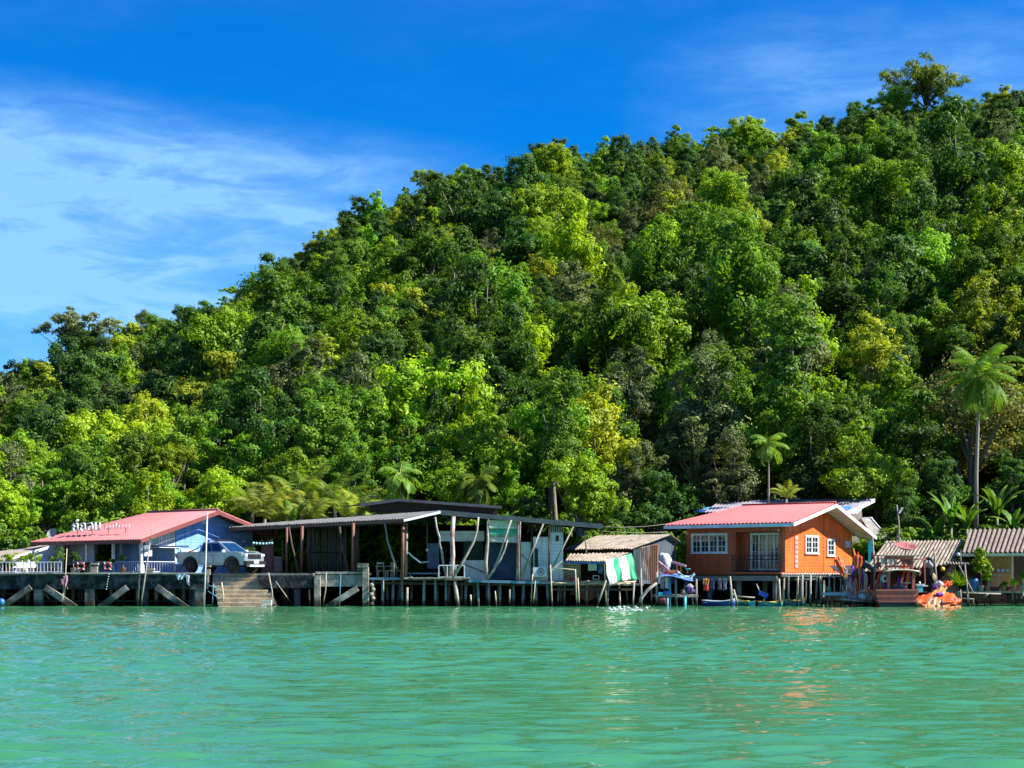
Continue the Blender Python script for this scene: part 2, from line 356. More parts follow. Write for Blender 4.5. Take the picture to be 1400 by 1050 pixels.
# ---------------------------------------------------------------- foliage
PAL = {
 'bright': leafmat('leaf_bright_yellow_green', (.09, .21, .008), (.36, .52, .02)),
 'fresh': leafmat('leaf_fresh_green', (.05, .16, .010), (.26, .43, .02)),
 'mid': leafmat('leaf_mid_green', (.022, .085, .012), (.17, .31, .022)),
 'deep': leafmat('leaf_deep_green', (.010, .045, .012), (.09, .19, .025)),
 'grey': leafmat('leaf_grey_green', (.025, .06, .02), (.21, .27, .09), .25, .5),
 'olive': leafmat('leaf_olive_yellow', (.09, .16, .012), (.40, .46, .025)),
 'rust': leafmat('leaf_rusty_brown_green', (.07, .10, .02), (.28, .27, .07), .25),
}
BARK = mat('grey_bark', (.24, .20, .15), .9, scale=3, bump=.6, stretch=(1, 1, .3))
def quads_mesh(name, P, T, B_, size, wr, mats, extra=None, fold=.18):
    """P centres, T length dir, B_ width dir; kite-shaped folded leaves"""
    n = len(P); s = size[:, None]; Nn = np.cross(T, B_)
    v = np.empty((n, 4, 3), np.float32)
    v[:, 0] = P - T * s * .5; v[:, 1] = P + B_ * s * wr * .5 + Nn * s * fold; v[:, 2] = P + T * s * .5; v[:, 3] = P - B_ * s * wr * .5 + Nn * s * fold
    v = v.reshape(-1, 3); q = np.arange(n * 4, dtype=np.int32)
    tris = np.empty((n, 2, 3), np.int32); b = np.arange(n)[:, None] * 4
    tris[:, 0] = b + np.array([0, 1, 2]); tris[:, 1] = b + np.array([0, 2, 3]); tris = tris.reshape(-1)
    ev, ef = ([], []) if extra is None else (extra.v, extra.f)
    ev = np.array(ev, np.float32).reshape(-1, 3)
    me = bpy.data.meshes.new(name); me.vertices.add(len(v) + len(ev)); me.vertices.foreach_set('co', np.concatenate([v, ev]).ravel())
    el = [i + len(v) for f in ef for i in f]; lens = [3] * (2 * n) + [len(f) for f in ef]
    loops = np.concatenate([tris, np.array(el, np.int32)]) if el else tris
    me.loops.add(len(loops)); me.loops.foreach_set('vertex_index', loops.astype(np.int32))
    lens = np.array(lens, np.int32); st = np.concatenate([[0], np.cumsum(lens)[:-1]]).astype(np.int32)
    me.polygons.add(len(lens)); me.polygons.foreach_set('loop_start', st); me.polygons.foreach_set('loop_total', lens)
    for m_ in mats: me.materials.append(m_)
    mi = np.zeros(len(lens), np.int32); mi[2 * n:] = 1 if len(mats) > 1 else 0; me.polygons.foreach_set('material_index', mi)
    me.update(); return me
def unit(a): return a / np.maximum(np.linalg.norm(a, axis=-1, keepdims=True), 1e-9)
def crown_data(seed, Rr, H, lobes, lr, leaf, n, flat=.8, tuft=.12, updir=.45, ntuft=9, wr=.55, hang=.0, down=.75):
    rs = np.random.RandomState(seed)
    d = unit(rs.randn(lobes, 3)); d[:, 2] = np.where(d[:, 2] < 0, d[:, 2] * down, d[:, 2])
    rad = rs.rand(lobes) ** .38
    lop = 1 + .30 * np.sin(np.arctan2(d[:, 1], d[:, 0]) * 2 + rs.rand() * 6)
    C = d * (rad * lop)[:, None] * np.array([Rr - lr * .6, Rr - lr * .6, H - lr * .5]); LR = lr * (.45 + .85 * rs.rand(lobes) ** 1.3)
    C[0] = (0, 0, H * .2); LR[0] = lr * 1.25; C[1] = (rs.randn() * .3, rs.randn() * .3, H - lr * .3)
    w = LR ** 1.8; w /= w.sum(); idx = rs.choice(lobes, n, p=w)
    TD = unit(rs.randn(lobes, ntuft, 3) + np.array([0, 0, .3])) * (.55 + .65 * rs.rand(lobes, ntuft, 1))
    ti = rs.randint(0, ntuft, n); base = TD[idx, ti]
    jit = rs.randn(n, 3) * (tuft + .10 * rs.rand(lobes, ntuft)[idx, ti][:, None])
    if hang: jit[:, 2] = jit[:, 2] * (1 + hang * .5) - np.abs(rs.randn(n)) * .12 * hang
    dirs = base + jit
    P = C[idx] + dirs * LR[idx][:, None] * np.array([1, 1, flat])
    out = unit(jit / .25 + base * .8 + rs.randn(n, 3) * .5 + np.array([0, 0, updir]))
    t = rs.randn(n, 3) + np.array([0, 0, -hang]); T = unit(np.cross(np.cross(out, t), out)); B_ = np.cross(out, T)
    S = leaf * (.55 + .9 * rs.rand(n))
    return P, T, B_, S, C, LR, wr
def trunk_mb(C, LR, base, r0, seed):
    rd = random.Random(seed); mb = MB()
    top = Vector((0, 0, C[:, 2].mean() - .2)); b = Vector((0, 0, base))
    mid = (b + top) / 2 + Vector((rd.uniform(-.3, .3), rd.uniform(-.3, .3), 0))
    mb.tube([b, mid, top], [r0, r0 * .75, r0 * .35], 7)
    for c, l in zip(C, LR):
        c = Vector(c); st = b.lerp(top, rd.uniform(.45, .85)); m_ = st.lerp(c, .5) + Vector((0, 0, rd.uniform(-.3, .2)))
        mb.tube([st, m_, c], [r0 * .38, r0 * .24, .03], 5)
    return mb
def tree_proto(kind, pal, seed, **k):
    base = k.pop('base', -7.5)
    P, T, B_, S, C, LR, wr = crown_data(seed, **k)
    cm = quads_mesh('crown', P, T, B_, S, wr, [PAL[pal]])
    tm = trunk_mb(C, LR, base, k['Rr'] * .075 + .06, seed); tme = bpy.data.meshes.new('trunk'); tme.from_pydata(tm.v, [], tm.f); tme.materials.append(BARK)
    tme.polygons.foreach_set('use_smooth', [True] * len(tme.polygons))
    return dict(kind=kind, pal=pal, crown=cm, trunk=tme, R=k['Rr'], H=k['H'])
PROTO = []
SPEC = [
 ('dense lumpy crown', 'mid', 11, dict(Rr=4.2, H=4.4, lobes=22, lr=1.7, leaf=0.304, n=17600)),
 ('dense lumpy crown', 'deep', 12, dict(Rr=4.4, H=4.6, lobes=24, lr=1.7, leaf=0.319, n=17600)),
 ('loose tufted crown', 'fresh', 13, dict(Rr=4.0, H=4.6, lobes=26, lr=1.35, leaf=0.319, n=15200, tuft=.22)),
 ('loose tufted crown', 'bright', 14, dict(Rr=3.9, H=4.2, lobes=24, lr=1.45, leaf=0.274, n=17600)),
 ('tall narrow crown', 'mid', 15, dict(Rr=2.9, H=5.8, lobes=20, lr=1.4, leaf=0.304, n=14400)),
 ('tall narrow crown', 'deep', 16, dict(Rr=3.0, H=6.2, lobes=20, lr=1.5, leaf=0.342, n=14400, hang=1.2)),
 ('layered spreading crown', 'fresh', 17, dict(Rr=4.8, H=4.2, lobes=26, lr=1.6, leaf=0.274, n=17600, flat=.42, updir=.9)),
 ('layered spreading crown', 'olive', 18, dict(Rr=4.2, H=3.8, lobes=22, lr=1.5, leaf=0.274, n=15200, flat=.5, updir=.8)),
 ('glossy big-leaved crown', 'grey', 19, dict(Rr=4.0, H=4.8, lobes=24, lr=1.5, leaf=0.228, n=24000, wr=.55)),
 ('glossy big-leaved crown', 'deep', 20, dict(Rr=3.8, H=4.2, lobes=20, lr=1.5, leaf=0.274, n=19200, wr=.6)),
 ('creeper-hung crown', 'mid', 21, dict(Rr=3.2, H=6.0, lobes=20, lr=1.5, leaf=0.304, n=16800, hang=2.2, updir=.1)),
 ('creeper-hung crown', 'bright', 22, dict(Rr=3.0, H=5.0, lobes=18, lr=1.3, leaf=0.319, n=12800, hang=1.8, updir=.2)),
 ('dense lumpy crown', 'olive', 23, dict(Rr=3.8, H=4.2, lobes=22, lr=1.4, leaf=0.258, n=15200)),
 ('sparse crown', 'rust', 24, dict(Rr=3.6, H=3.6, lobes=22, lr=1.1, leaf=0.228, n=8800, tuft=.24)),
 ('sparse crown', 'fresh', 25, dict(Rr=3.3, H=4.4, lobes=22, lr=1.1, leaf=0.319, n=8800, tuft=.26)),
 ('dense lumpy crown', 'fresh', 26, dict(Rr=3.6, H=4.2, lobes=20, lr=1.5, leaf=0.274, n=16000)),
]
for kd, pl, sd, kw in SPEC: PROTO.append(tree_proto(kd, pl, sd, **kw))
COLW = {'bright': 'yellow-green', 'fresh': 'fresh green', 'mid': 'mid green', 'deep': 'deep green', 'grey': 'grey-green', 'olive': 'olive-yellow', 'rust': 'rusty green'}
TREES = []   # (x, y, zbase, scale, rot, proto)
rd = random.Random(42)
def hero(px, top, rpx, Y, proto, dens=1):
    """a tree read off the photo: crown centre column, crown top row, crown radius in px, distance"""
    p = PROTO[proto]; s = rpx * Y / FOC / p['R']; c = W(px, top, Y)
    TREES.append([c.x, Y, c.z - p['H'] * s * .92, s, rd.uniform(0, 6.28), proto, 1])
for h in [(662, 562, 72, 118, 15), (755, 545, 62, 120, 2), (795, 632, 58, 112.5, 3), (560, 580, 60, 119, 15), (625, 640, 45, 114, 2), (1092, 548, 62, 119, 15), (1168, 588, 55, 114, 15),
          (955, 510, 85, 124, 8), (860, 492, 58, 134, 8), (1000, 610, 60, 117, 8), (870, 620, 50, 118, 8), (905, 660, 50, 115, 9), (1080, 420, 80, 140, 8), (1190, 440, 50, 138, 12),
          (1255, 600, 60, 120, 9), (1300, 560, 50, 128, 1), (450, 555, 60, 122, 0), (405, 620, 50, 117, 2), (235, 610, 34, 122, 3), (300, 645, 50, 115, 3), (150, 640, 60, 116, 15), (60, 640, 60, 117, 6),
          (0, 660, 45, 113, 3), (200, 660, 45, 114, 11), (355, 540, 45, 126, 5), (500, 560, 45, 126, 4), (720, 690, 40, 112, 9), (850, 700, 28, 111, 1), (1240, 680, 35, 112, 1), (1290, 640, 40, 116, 9), (1385, 640, 45, 116, 1),
          (110, 610, 50, 124, 0), (30, 600, 45, 128, 2), (250, 560, 45, 132, 14), (640, 600, 40, 125, 0), (540, 660, 38, 114, 15), (480, 620, 48, 117, 0), (700, 640, 40, 115, 15), (340, 600, 40, 121, 14),
          (595, 430, 45, 165, 7), (735, 470, 55, 150, 11), (620, 500, 45, 142, 10), (560, 400, 50, 180, 7), (270, 455, 40, 215, 12), (60, 500, 40, 200, 7)]: hero(*h)
def fill_trees():
    pts = [(t[0], t[1], PROTO[t[5]]['R'] * t[3] * .8) for t in TREES]
    wts = [10, 11, 8, 6, 9, 9, 6, 4, 5, 7, 9, 5, 5, 2, 3, 7]
    tries = 0
    while len(TREES) < 1500 and tries < 60000:
        tries += 1
        y = Y0 + 3 + (YR + 8 - Y0) * rd.random(); x = rd.uniform(-.345, .345) * y
        pr = rd.choices(range(16), wts)[0]
        if (y > 192 or x < -.16 * y) and pr in (4, 5, 10, 11, 14): continue
        s = (rd.uniform(1.0, 1.4) if rd.random() < .27 else rd.uniform(.48, .95)) * (.62 if y > 232 else .85 if y > 200 or x < -.18 * y else 1.0); r = PROTO[pr]['R'] * s * .70
        if any((x - a) ** 2 + (y - b) ** 2 < ((r + c) * .72) ** 2 for a, b, c in pts): continue
        z = float(hill_z(x, y)); pts.append((x, y, r))
        h = PROTO[pr]['H'] * s * .9 + (rd.uniform(.2, 2.4) + (rd.uniform(1, 4) if rd.random() < .25 else 0)) * (.12 if y > 225 else .35 if y > 190 or x < -.18 * y else .8)
        TREES.append([x, y, z + h, s, rd.uniform(0, 6.28), pr, 0])
fill_trees()
# emergent trees breaking the skyline
def place_trees():
    def place_word(px):
        for lim, w_ in ((60, "above the annex"), (230, "above the blue house"), (360, "above the pickup"), (500, "above timber hall's left end"), (620, "above timber hall's ridge"),
                        (760, "above timber hall's right end"), (900, "above the shack"), (1050, "above the orange house"), (1180, "above the orange gable"), (1300, "above the fishing boat"), (9999, "above the rightmost house")):
            if px < lim: return w_
    def zone(t):
        f = (t[1] - Y0) / (YR - Y0)
        return 'at hill foot' if f < .12 else 'low' if f < .35 else 'midway up' if f < .62 else 'high up' if f < .88 else 'on ridge'
    vis = [t for t in TREES if abs(t[0] / t[1]) < .318]
    vis.sort(key=lambda t: -(PROTO[t[5]]['R'] * t[3] / t[1] * (1.0 if t[6] == 0 else 3)))
    big = vis[:296]; ids = set(id(t) for t in big); rest = [t for t in TREES if id(t) not in ids]
    cells = {}
    for t in big:
        px = 700 + t[0] / t[1] * FOC; p = PROTO[t[5]]
        key = '%s tree, %s, %s %s' % (COLW[p['pal']], p['kind'], zone(t), place_word(px)); cells.setdefault(key, []).append((px, t))
    names = {1: [''], 2: ['left ', 'right '], 3: ['leftmost ', 'middle ', 'rightmost '], 4: ['leftmost ', 'second from left, ', 'third from left, ', 'rightmost ']}
    for key, lst in cells.items():
        lst.sort(key=lambda q: q[0])
        for i, (px, t) in enumerate(lst):
            n = len(lst); pre = names.get(n, [''] * n)[i]
            p = PROTO[t[5]]
            o = bpy.data.objects.new('broadleaf_tree', None); COL.objects.link(o); o.location = (t[0], t[1], t[2]); o.rotation_euler.z = t[4]; o.scale = (t[3],) * 3
            tag(o, pre + key, 'tree', 'forest trees on the hillside')
            for nm in ('crown', 'trunk'):
                c = bpy.data.objects.new(nm, p[nm]); COL.objects.link(c); c.parent = o
    return rest
REST = place_trees()

def scatter(name, pts, protos, label, cat):
    """stuff: one object whose geometry nodes instance the prototype meshes on its points"""
    src = bpy.data.collections.new(name + '_sources')
    for i, me in enumerate(protos):
        src.objects.link(bpy.data.objects.new('%s_source_%02d' % (name, i), me))
    me = bpy.data.meshes.new(name); me.from_pydata([p[:3] for p in pts], [], [])
    for an, ty, vals in (('sc', 'FLOAT', [p[3] for p in pts]), ('rz', 'FLOAT', [p[4] for p in pts]), ('ix', 'INT', [p[5] for p in pts])):
        a = me.attributes.new(an, ty, 'POINT'); a.data.foreach_set('value', vals)
    o = bpy.data.objects.new(name, me); COL.objects.link(o); tag(o, label, cat, kind='stuff')
    ng = bpy.data.node_groups.new(name, 'GeometryNodeTree'); N = ng.nodes; L = ng.links
    ng.interface.new_socket('Geometry', in_out='INPUT', socket_type='NodeSocketGeometry'); ng.interface.new_socket('Geometry', in_out='OUTPUT', socket_type='NodeSocketGeometry')
    gi = N.new('NodeGroupInput'); go = N.new('NodeGroupOutput'); ip = N.new('GeometryNodeInstanceOnPoints'); ci = N.new('GeometryNodeCollectionInfo')
    ci.inputs['Collection'].default_value = src; ci.inputs['Separate Children'].default_value = True; ci.inputs['Reset Children'].default_value = True
    mp = N.new('GeometryNodeMeshToPoints'); L.new(gi.outputs[0], mp.inputs[0]); L.new(mp.outputs[0], ip.inputs['Points']); L.new(ci.outputs[0], ip.inputs['Instance']); ip.inputs['Pick Instance'].default_value = True
    def at(nm, ty):
        a = N.new('GeometryNodeInputNamedAttribute'); a.data_type = ty; a.inputs['Name'].default_value = nm; return a.outputs[0]
    L.new(at('ix', 'INT'), ip.inputs['Instance Index'])
    cx = N.new('ShaderNodeCombineXYZ'); L.new(at('rz', 'FLOAT'), cx.inputs[2]); L.new(cx.outputs[0], ip.inputs['Rotation'])
    c2 = N.new('ShaderNodeCombineXYZ'); s_ = at('sc', 'FLOAT')
    for i in range(3): L.new(s_, c2.inputs[i])
    L.new(c2.outputs[0], ip.inputs['Scale']); L.new(ip.outputs[0], go.inputs[0])
    md = o.modifiers.new('scatter', 'NODES'); md.node_group = ng
    return o
for k in range(520):      # the same forest carries on beyond both edges of the view
    y = Y0 + 1 + (YR + 20 - Y0) * rd.random(); x = rd.choice((-1, 1)) * y * rd.uniform(.345, .56); s = rd.uniform(.7, 1.3); pr = rd.randrange(16)
    REST.append([x, y, float(hill_z(x, y)) + PROTO[pr]['H'] * s * .9, s, rd.uniform(0, 6.28), pr, 0])
scatter('distant_forest', [(t[0], t[1], t[2], t[3], t[4], t[5]) for t in REST], [p['crown'] for p in PROTO], 'mass of smaller forest tree crowns filling the hill between the big trees', 'forest')
# undergrowth on the whole slope
UG = []
for i, (pl, n, lf) in enumerate((('mid', 1500, .40), ('deep', 1500, .46), ('fresh', 1300, .38), ('bright', 1200, .34))):
    P, T, B_, S, C, LR, wr = crown_data(90 + i, Rr=2.0, H=1.3, lobes=8, lr=.8, leaf=lf, n=n)
    UG.append(quads_mesh('undergrowth_clump', P, T, B_, S, wr, [PAL[pl]]))
ug = []
for k in range(4200):
    y = 110.5 + (YR - 105) * rd.random() ** 1.15; x = rd.uniform(-.36, .36) * y
    ug.append((x, y, float(hill_z(x, y)) + rd.uniform(.2, 1.0), rd.uniform(.6, 1.3), rd.uniform(0, 6.28), rd.choices(range(4), (5, 6, 3, 2))[0]))
for k in range(420):
    y = rd.uniform(107.2, 110.8); x = rd.uniform(-.34, .34) * y; ug.append((x, y, rd.uniform(2.3, 3.8), rd.uniform(.45, .85), rd.uniform(0, 6.28), rd.choices(range(4), (5, 3, 4, 3))[0]))
scatter('undergrowth', ug, UG, 'tangled green undergrowth and creepers between the hillside trees', 'undergrowth')
# ---------------------------------------------------------------- shore buildings
TH = R(40); cF = Vector((-math.cos(TH), math.sin(TH), 0)); cG = Vector((math.sin(TH), math.cos(TH), 0))
class Fr:
    """frame of one house: a runs left along its long front, b runs back along its gable side"""
    def __init__(s, px, Y): s.c = W(px, HY, Y); s.c.z = 0
    def p(s, a, b, z): return s.c + cF * a + cG * b + Vector((0, 0, z))
    def box(s, mb, a0, a1, b0, b1, z0, z1, m=0):
        mb.box(s.p((a0 + a1) / 2, (b0 + b1) / 2, (z0 + z1) / 2), (abs(a1 - a0), abs(b1 - b0), abs(z1 - z0)), rz=-TH, m=m); return mb
    def A(s, px, b=0):   # photo column -> a on the plane b
        d = (px - 700) / FOC; o = s.c + cG * b; return (o.x - d * o.y) / (d * cF.y - cF.x)
    def B(s, px, a=0):
        d = (px - 700) / FOC; o = s.c + cF * a; return (d * o.y - o.x) / (cG.x - d * cG.y)
    def Z(s, py, a, b): return EYE + (HY - py) * s.p(a, b, 0).y / FOC

m_glass = mat('dark_window_glass', (.012, .02, .024), .08, spec=.8)
m_white = mat('white_paint', (.74, .76, .76), .5, var=.18, scale=3)
m_cream = mat('cream_paint', (.70, .64, .44), .6, var=.2, scale=2)
m_wood = mat('weathered_grey_wood', (.40, .35, .29), .85, tide=True, col2=(.13, .12, .10), scale=3, bump=.5, stretch=(1, 1, .25))
m_dwood = mat('dark_brown_wood', (.075, .045, .03), .75, scale=3, bump=.3)
m_brown = mat('brown_painted_post', (.17, .07, .035), .6, scale=3)
m_drift = mat('pale_driftwood', (.44, .40, .33), .85, col2=(.20, .18, .15), scale=5, bump=.6, tide=True)
m_bamb = mat('dry_bamboo', (.60, .50, .33), .7, col2=(.32, .26, .17), scale=6, tide=True)
m_dark = mat('dark_board', (.040, .028, .020), .9)  # plain dark brown for inner walls, ceilings and openings
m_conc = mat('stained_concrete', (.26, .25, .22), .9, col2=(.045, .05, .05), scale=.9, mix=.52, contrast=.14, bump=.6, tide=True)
m_concd = mat('mottled_dark_concrete', (.075, .085, .083), .9, col2=(.006, .011, .014), scale=1.7, mix=.55, contrast=.09, bump=.7)  # near-black mottled tone for pier beams, thinner columns and back wall
m_concp = mat('pale_concrete', (.42, .38, .31), .9, col2=(.14, .13, .11), scale=1.6, mix=.5, contrast=.15, bump=.5, tide=True)
m_pink = mat('pink_tile_sheet', (.52, .17, .175), .7, col2=(.30, .13, .12), scale=1.0, mix=.46, contrast=.16, stretch=(4, .45, .45), rot=TH)
m_red = mat('red_tile_sheet', (.64, .115, .12), .65, col2=(.40, .10, .09), scale=1.0, mix=.44, contrast=.16, stretch=(4, .45, .45), rot=TH)
m_fib = mat('weathered_fibre_cement', (.33, .28, .215), .9, col2=(.13, .105, .08), scale=1.8, mix=.50, contrast=.2, bump=.4)
m_fibg = mat('grey_fibre_cement', (.15, .15, .145), .9, col2=(.075, .075, .08), scale=2, bump=.3)
m_orange = planks('orange_boards', (.84, .120, .008), .19, 'Z', .07, .5, .12)
m_dorange = planks('shade_dark_orange_boards', (.46, .085, .025), .19, 'Z', .07, .5, .08)  # darker orange: the front wall's shade put into its colour; reused on trim
m_blue = planks('blue_boards', (.17, .34, .70), .17, 'Z', .08, .55, .15)
m_wboard = planks('white_boards', (.72, .71, .67), .2, 'Z', .06, .6, .12)
m_lav = mat('pale_lavender_plaster', (.55, .58, .70), .7, var=.15, scale=1.5)
m_bluep = mat('faded_blue_paint', (.12, .30, .40), .65, col2=(.07, .15, .20), scale=4)
m_teal = mat('teal_paint', (.05, .42, .40), .5, scale=4)
m_rust = mat('rusty_sheet', (.55, .22, .12), .85, col2=(.52, .44, .38), scale=1.4, mix=.5, contrast=.1, stretch=(3, 3, .35))
m_metal = mat('dull_metal', (.42, .43, .44), .45, metal=.6)
m_black = mat('black_metal', (.012, .012, .014), .5)
m_mud = mat('mud', (.09, .075, .05), .9, scale=.8)

def win(parent, fr, side, lo, hi, z0, z1, leaves, cols, rows, name='window', fm=m_white, off=0.0, fw=.06, label=None):
    """framed window (or glazed door) on a front ('f') or gable ('s') wall, pane(s) as its child"""
    f = MB(); g = MB()
    def bx(mb, u0, u1, za, zb, d0, d1):
        if side == 'f': fr.box(mb, u0, u1, off - d1, off - d0, za, zb)
        else: fr.box(mb, off - d1, off - d0, u0, u1, za, zb)
    W_ = hi - lo
    bx(f, lo - fw, hi + fw, z1, z1 + fw, .0, .075); bx(f, lo - fw * 1.6, hi + fw * 1.6, z0 - fw, z0, .0, .11)
    bx(f, lo - fw, lo, z0, z1, 0, .07); bx(f, hi, hi + fw, z0, z1, 0, .07)
    for l in range(leaves):
        a0 = lo + W_ * l / leaves; a1 = lo + W_ * (l + 1) / leaves; st = .055
        bx(f, a0 + .004, a0 + st, z0, z1, .012, .052); bx(f, a1 - st, a1 - .004, z0, z1, .012, .052)
        bx(f, a0 + st, a1 - st, z1 - st, z1 - .003, .012, .048); bx(f, a0 + st, a1 - st, z0 + .003, z0 + st, .012, .048)
        for c in range(1, cols): u = a0 + (a1 - a0) * c / cols; bx(f, u - .014, u + .014, z0 + st, z1 - st, .014, .040)
        for r_ in range(1, rows): z = z0 + (z1 - z0) * r_ / rows; bx(f, a0 + st, a1 - st, z - .014, z + .014, .016, .036)
    bx(g, lo + .002, hi - .002, z0 + .002, z1 - .002, .003, .010)
    o = f.build(name, fm, parent); g.build('pane', m_glass, o)
    if label: o['label'] = label
    return o

def stilts(parent, pts, r=.07, m=None, name='stilt', wob=.06, seed=3, z0=-.9):
    rr = random.Random(seed)
    for x, y, zt in pts:
        mb = MB(); k = rr.uniform(-wob, wob); k2 = rr.uniform(-wob, wob)
        mb.tube([(x + k, y, z0), (x + k * .5 + k2, y + k2 * .5, (z0 + zt) * .45), (x, y, zt)], [r * 1.1, r, r * .9], 7)
        mb.build(name, m or m_wood, parent)

# ================= pier =================
PZ = 1.93
def build_pier():
    t = thing('concrete_pier', 'dark stained concrete pier on columns and slanting struts under the pickup', 'pier', W(150, HY, 98) * 1.0)
    t.location.z = 0; t['_o'] = tuple(t.location)
    d = MB(); xl = -40; xs0 = W(283, 0, 98).x; xs1 = W(352, 0, 98).x; xr = W(428, 0, 98).x
    d.box(((xl + xs0) / 2, 105, PZ - .06), (xs0 - xl, 14, .12)); d.box(((xs0 + xs1) / 2, 107, PZ - .064), (xs1 - xs0 - .004, 10.2, .12)); d.box(((xs1 + xr) / 2, 105, PZ - .06), (xr - xs1, 14, .12))
    d.build('deck', m_conc, t)
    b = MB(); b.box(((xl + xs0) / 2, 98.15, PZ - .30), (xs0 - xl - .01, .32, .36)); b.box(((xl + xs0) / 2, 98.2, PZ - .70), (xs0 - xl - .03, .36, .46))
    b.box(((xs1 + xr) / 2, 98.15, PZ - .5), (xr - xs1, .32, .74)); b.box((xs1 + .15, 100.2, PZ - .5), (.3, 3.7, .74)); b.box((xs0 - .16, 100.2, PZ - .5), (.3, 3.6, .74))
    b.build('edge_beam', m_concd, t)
    c = MB(); c.box(((xl + xs0) / 2, 97.95, PZ + .0), (xs0 - xl, .2, .07)); c.build('coping', mat('bleached_coping', (.55, .50, .42), .9, col2=(.25, .23, .20), scale=3), t)
    for px, w in ((-30, .45), (52, .5), (122, .55), (197, .4), (262, .34), (272, .5), (362, .35), (406, .35), (-90, .45)):
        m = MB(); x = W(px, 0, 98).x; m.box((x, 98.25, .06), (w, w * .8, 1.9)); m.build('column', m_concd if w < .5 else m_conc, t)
    for px in (-20, 30, 90, 150, 215, 320, 380):
        for Y in (101.5, 105, 109): m = MB(); m.box((W(px, 0, 98).x, Y, .06), (.3, .3, 1.9)); m.build('column', m_conc, t)
    for px, Y, w in ((31, 100, .16), (38, 99.5, .2), (76, 100, .14), (100, 100.4, .16), (152, 99.8, .16), (188, 99, .14), (214, 99.6, .2), (238, 100, .14), (251, 99.5, .16), (160, 101, .2), (225, 101, .2)):
        m = MB(); m.box((W(px, 0, Y).x, Y, .1), (w, w, 1.9)); m.build('column', m_concp, t)
    for a, b_ in (((58, 808), (72, 824)), ((228, 804), (246, 822))):
        m = MB(); m.beam(W(*a, 99.3), W(*b_, 99.3), .1, .12); m.build('strut', m_concp, t)
    for a, b_ in (((4, 826), (42, 803)), ((104, 828), (62, 803)), ((136, 828), (174, 803)), ((256, 829), (214, 802))):
        m = MB(); m.beam(W(a[0], a[1] + 3, 97.9), W(b_[0], b_[1], 97.9), .28, .34); m.build('strut', m_conc, t)
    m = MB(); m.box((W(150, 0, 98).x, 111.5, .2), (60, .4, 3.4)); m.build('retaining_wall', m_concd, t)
    for py, Y in ((822, 99.6), (812, 103)):
        m = MB(); m.beam(W(-30, py, Y), W(280, py, Y), .1, .12); m.build('tie_beam', m_conc, t)
    # concrete end bay, paler
    t2 = thing('pier_end_bay', 'pale concrete end bay of the pier with one slanting strut', 'pier', Vector((W(467, 0, 97).x, 97.5, 0)))
    x0, x1 = W(431, 0, 97).x, W(503, 0, 97).x
    m = MB(); m.box(((x0 + x1) / 2, 98.8, PZ - .06), (x1 - x0, 3.2, .12)); m.build('deck', m_conc, t2)
    m = MB(); m.box(((x0 + x1) / 2, 97.2, PZ - .44), (x1 - x0 - .1, .24, .66)); m.box(((x0 + x1) / 2, 97.17, PZ + .02), (x1 - x0, .3, .14)); m.build('edge_beam', m_concp, t2)
    for px, w, zt in ((434, .34, PZ - .12), (500, .34, PZ + .34)):
        m = MB(); m.box((W(px, 0, 97).x, 97.02, (zt - .9) / 2), (w, .34, zt + .9)); m.build('column', m_concp, t2)
    m = MB(); m.beam(W(446, 831, 96.9), W(489, 804, 96.9), .24, .34); m.build('strut', m_concp, t2)
    m = MB(); m.box(W(496, 773, 97), (.62, .5, .24)); m.box(W(492, 778, 97.1), (.3, .3, .2)); tag(one(m, 'loose_concrete_block', m_conc, 'rough concrete block capping the last pier post', 'concrete block'))
    # steps
    st = thing('landing_steps', 'worn concrete landing steps going down from the pickup to the water', 'steps', Vector((W(330, 0, 98).x, 98, 0)))
    n = 9; mb = MB()
    for i in range(n):
        zt = PZ - .02 - i * .235; yf = 99.7 - i * .42
        xa = W(284, 0, 98).x + (i * .06 if i < 4 else .45 + (i - 4) * .12); xb = W(351 + i * 3.8, 0, 98).x
        mb.box(((xa + xb) / 2, yf + .6, zt - .13), (xb - xa, 1.2, .26))
        mb.box(((xa + xb) / 2, yf - .015, zt - .03), (xb - xa + .02, .06, .06))
    mb.build('tread', mat('step_concrete', (.66, .55, .38), .9, col2=(.32, .25, .15), scale=2.2, mix=.48, contrast=.18, bump=.6), st)
    m = MB(); m.beam((W(353, 0, 98).x, 99.7, PZ - .42), (W(384, 0, 98).x, 96.4, -.35), .2, .5); m.build('stringer', m_concd, st)
build_pier()

def rail(name, label, p0, p1, z0, z1, n, m, group=None, thick=.045, bal=.03):
    t = thing(name, label, 'railing', (Vector(p0) + Vector(p1)) / 2 + Vector((0, 0, z0)), group)
    a, b = Vector(p0), Vector(p1); u = Vector((0, 0, 1))
    mb = MB(); mb.beam(a + u * z1, b + u * z1, thick, thick); mb.beam(a + u * (z0 + .08), b + u * (z0 + .08), thick, thick); mb.build('handrail', m, t)
    L_ = max(1, n)
    for i in range(n + 1):
        q = a.lerp(b, i / L_); mm = MB(); mm.beam(q + u * z0, q + u * (z1 - thick / 2 - .001), bal, bal); mm.build('baluster', m, t)
    return t

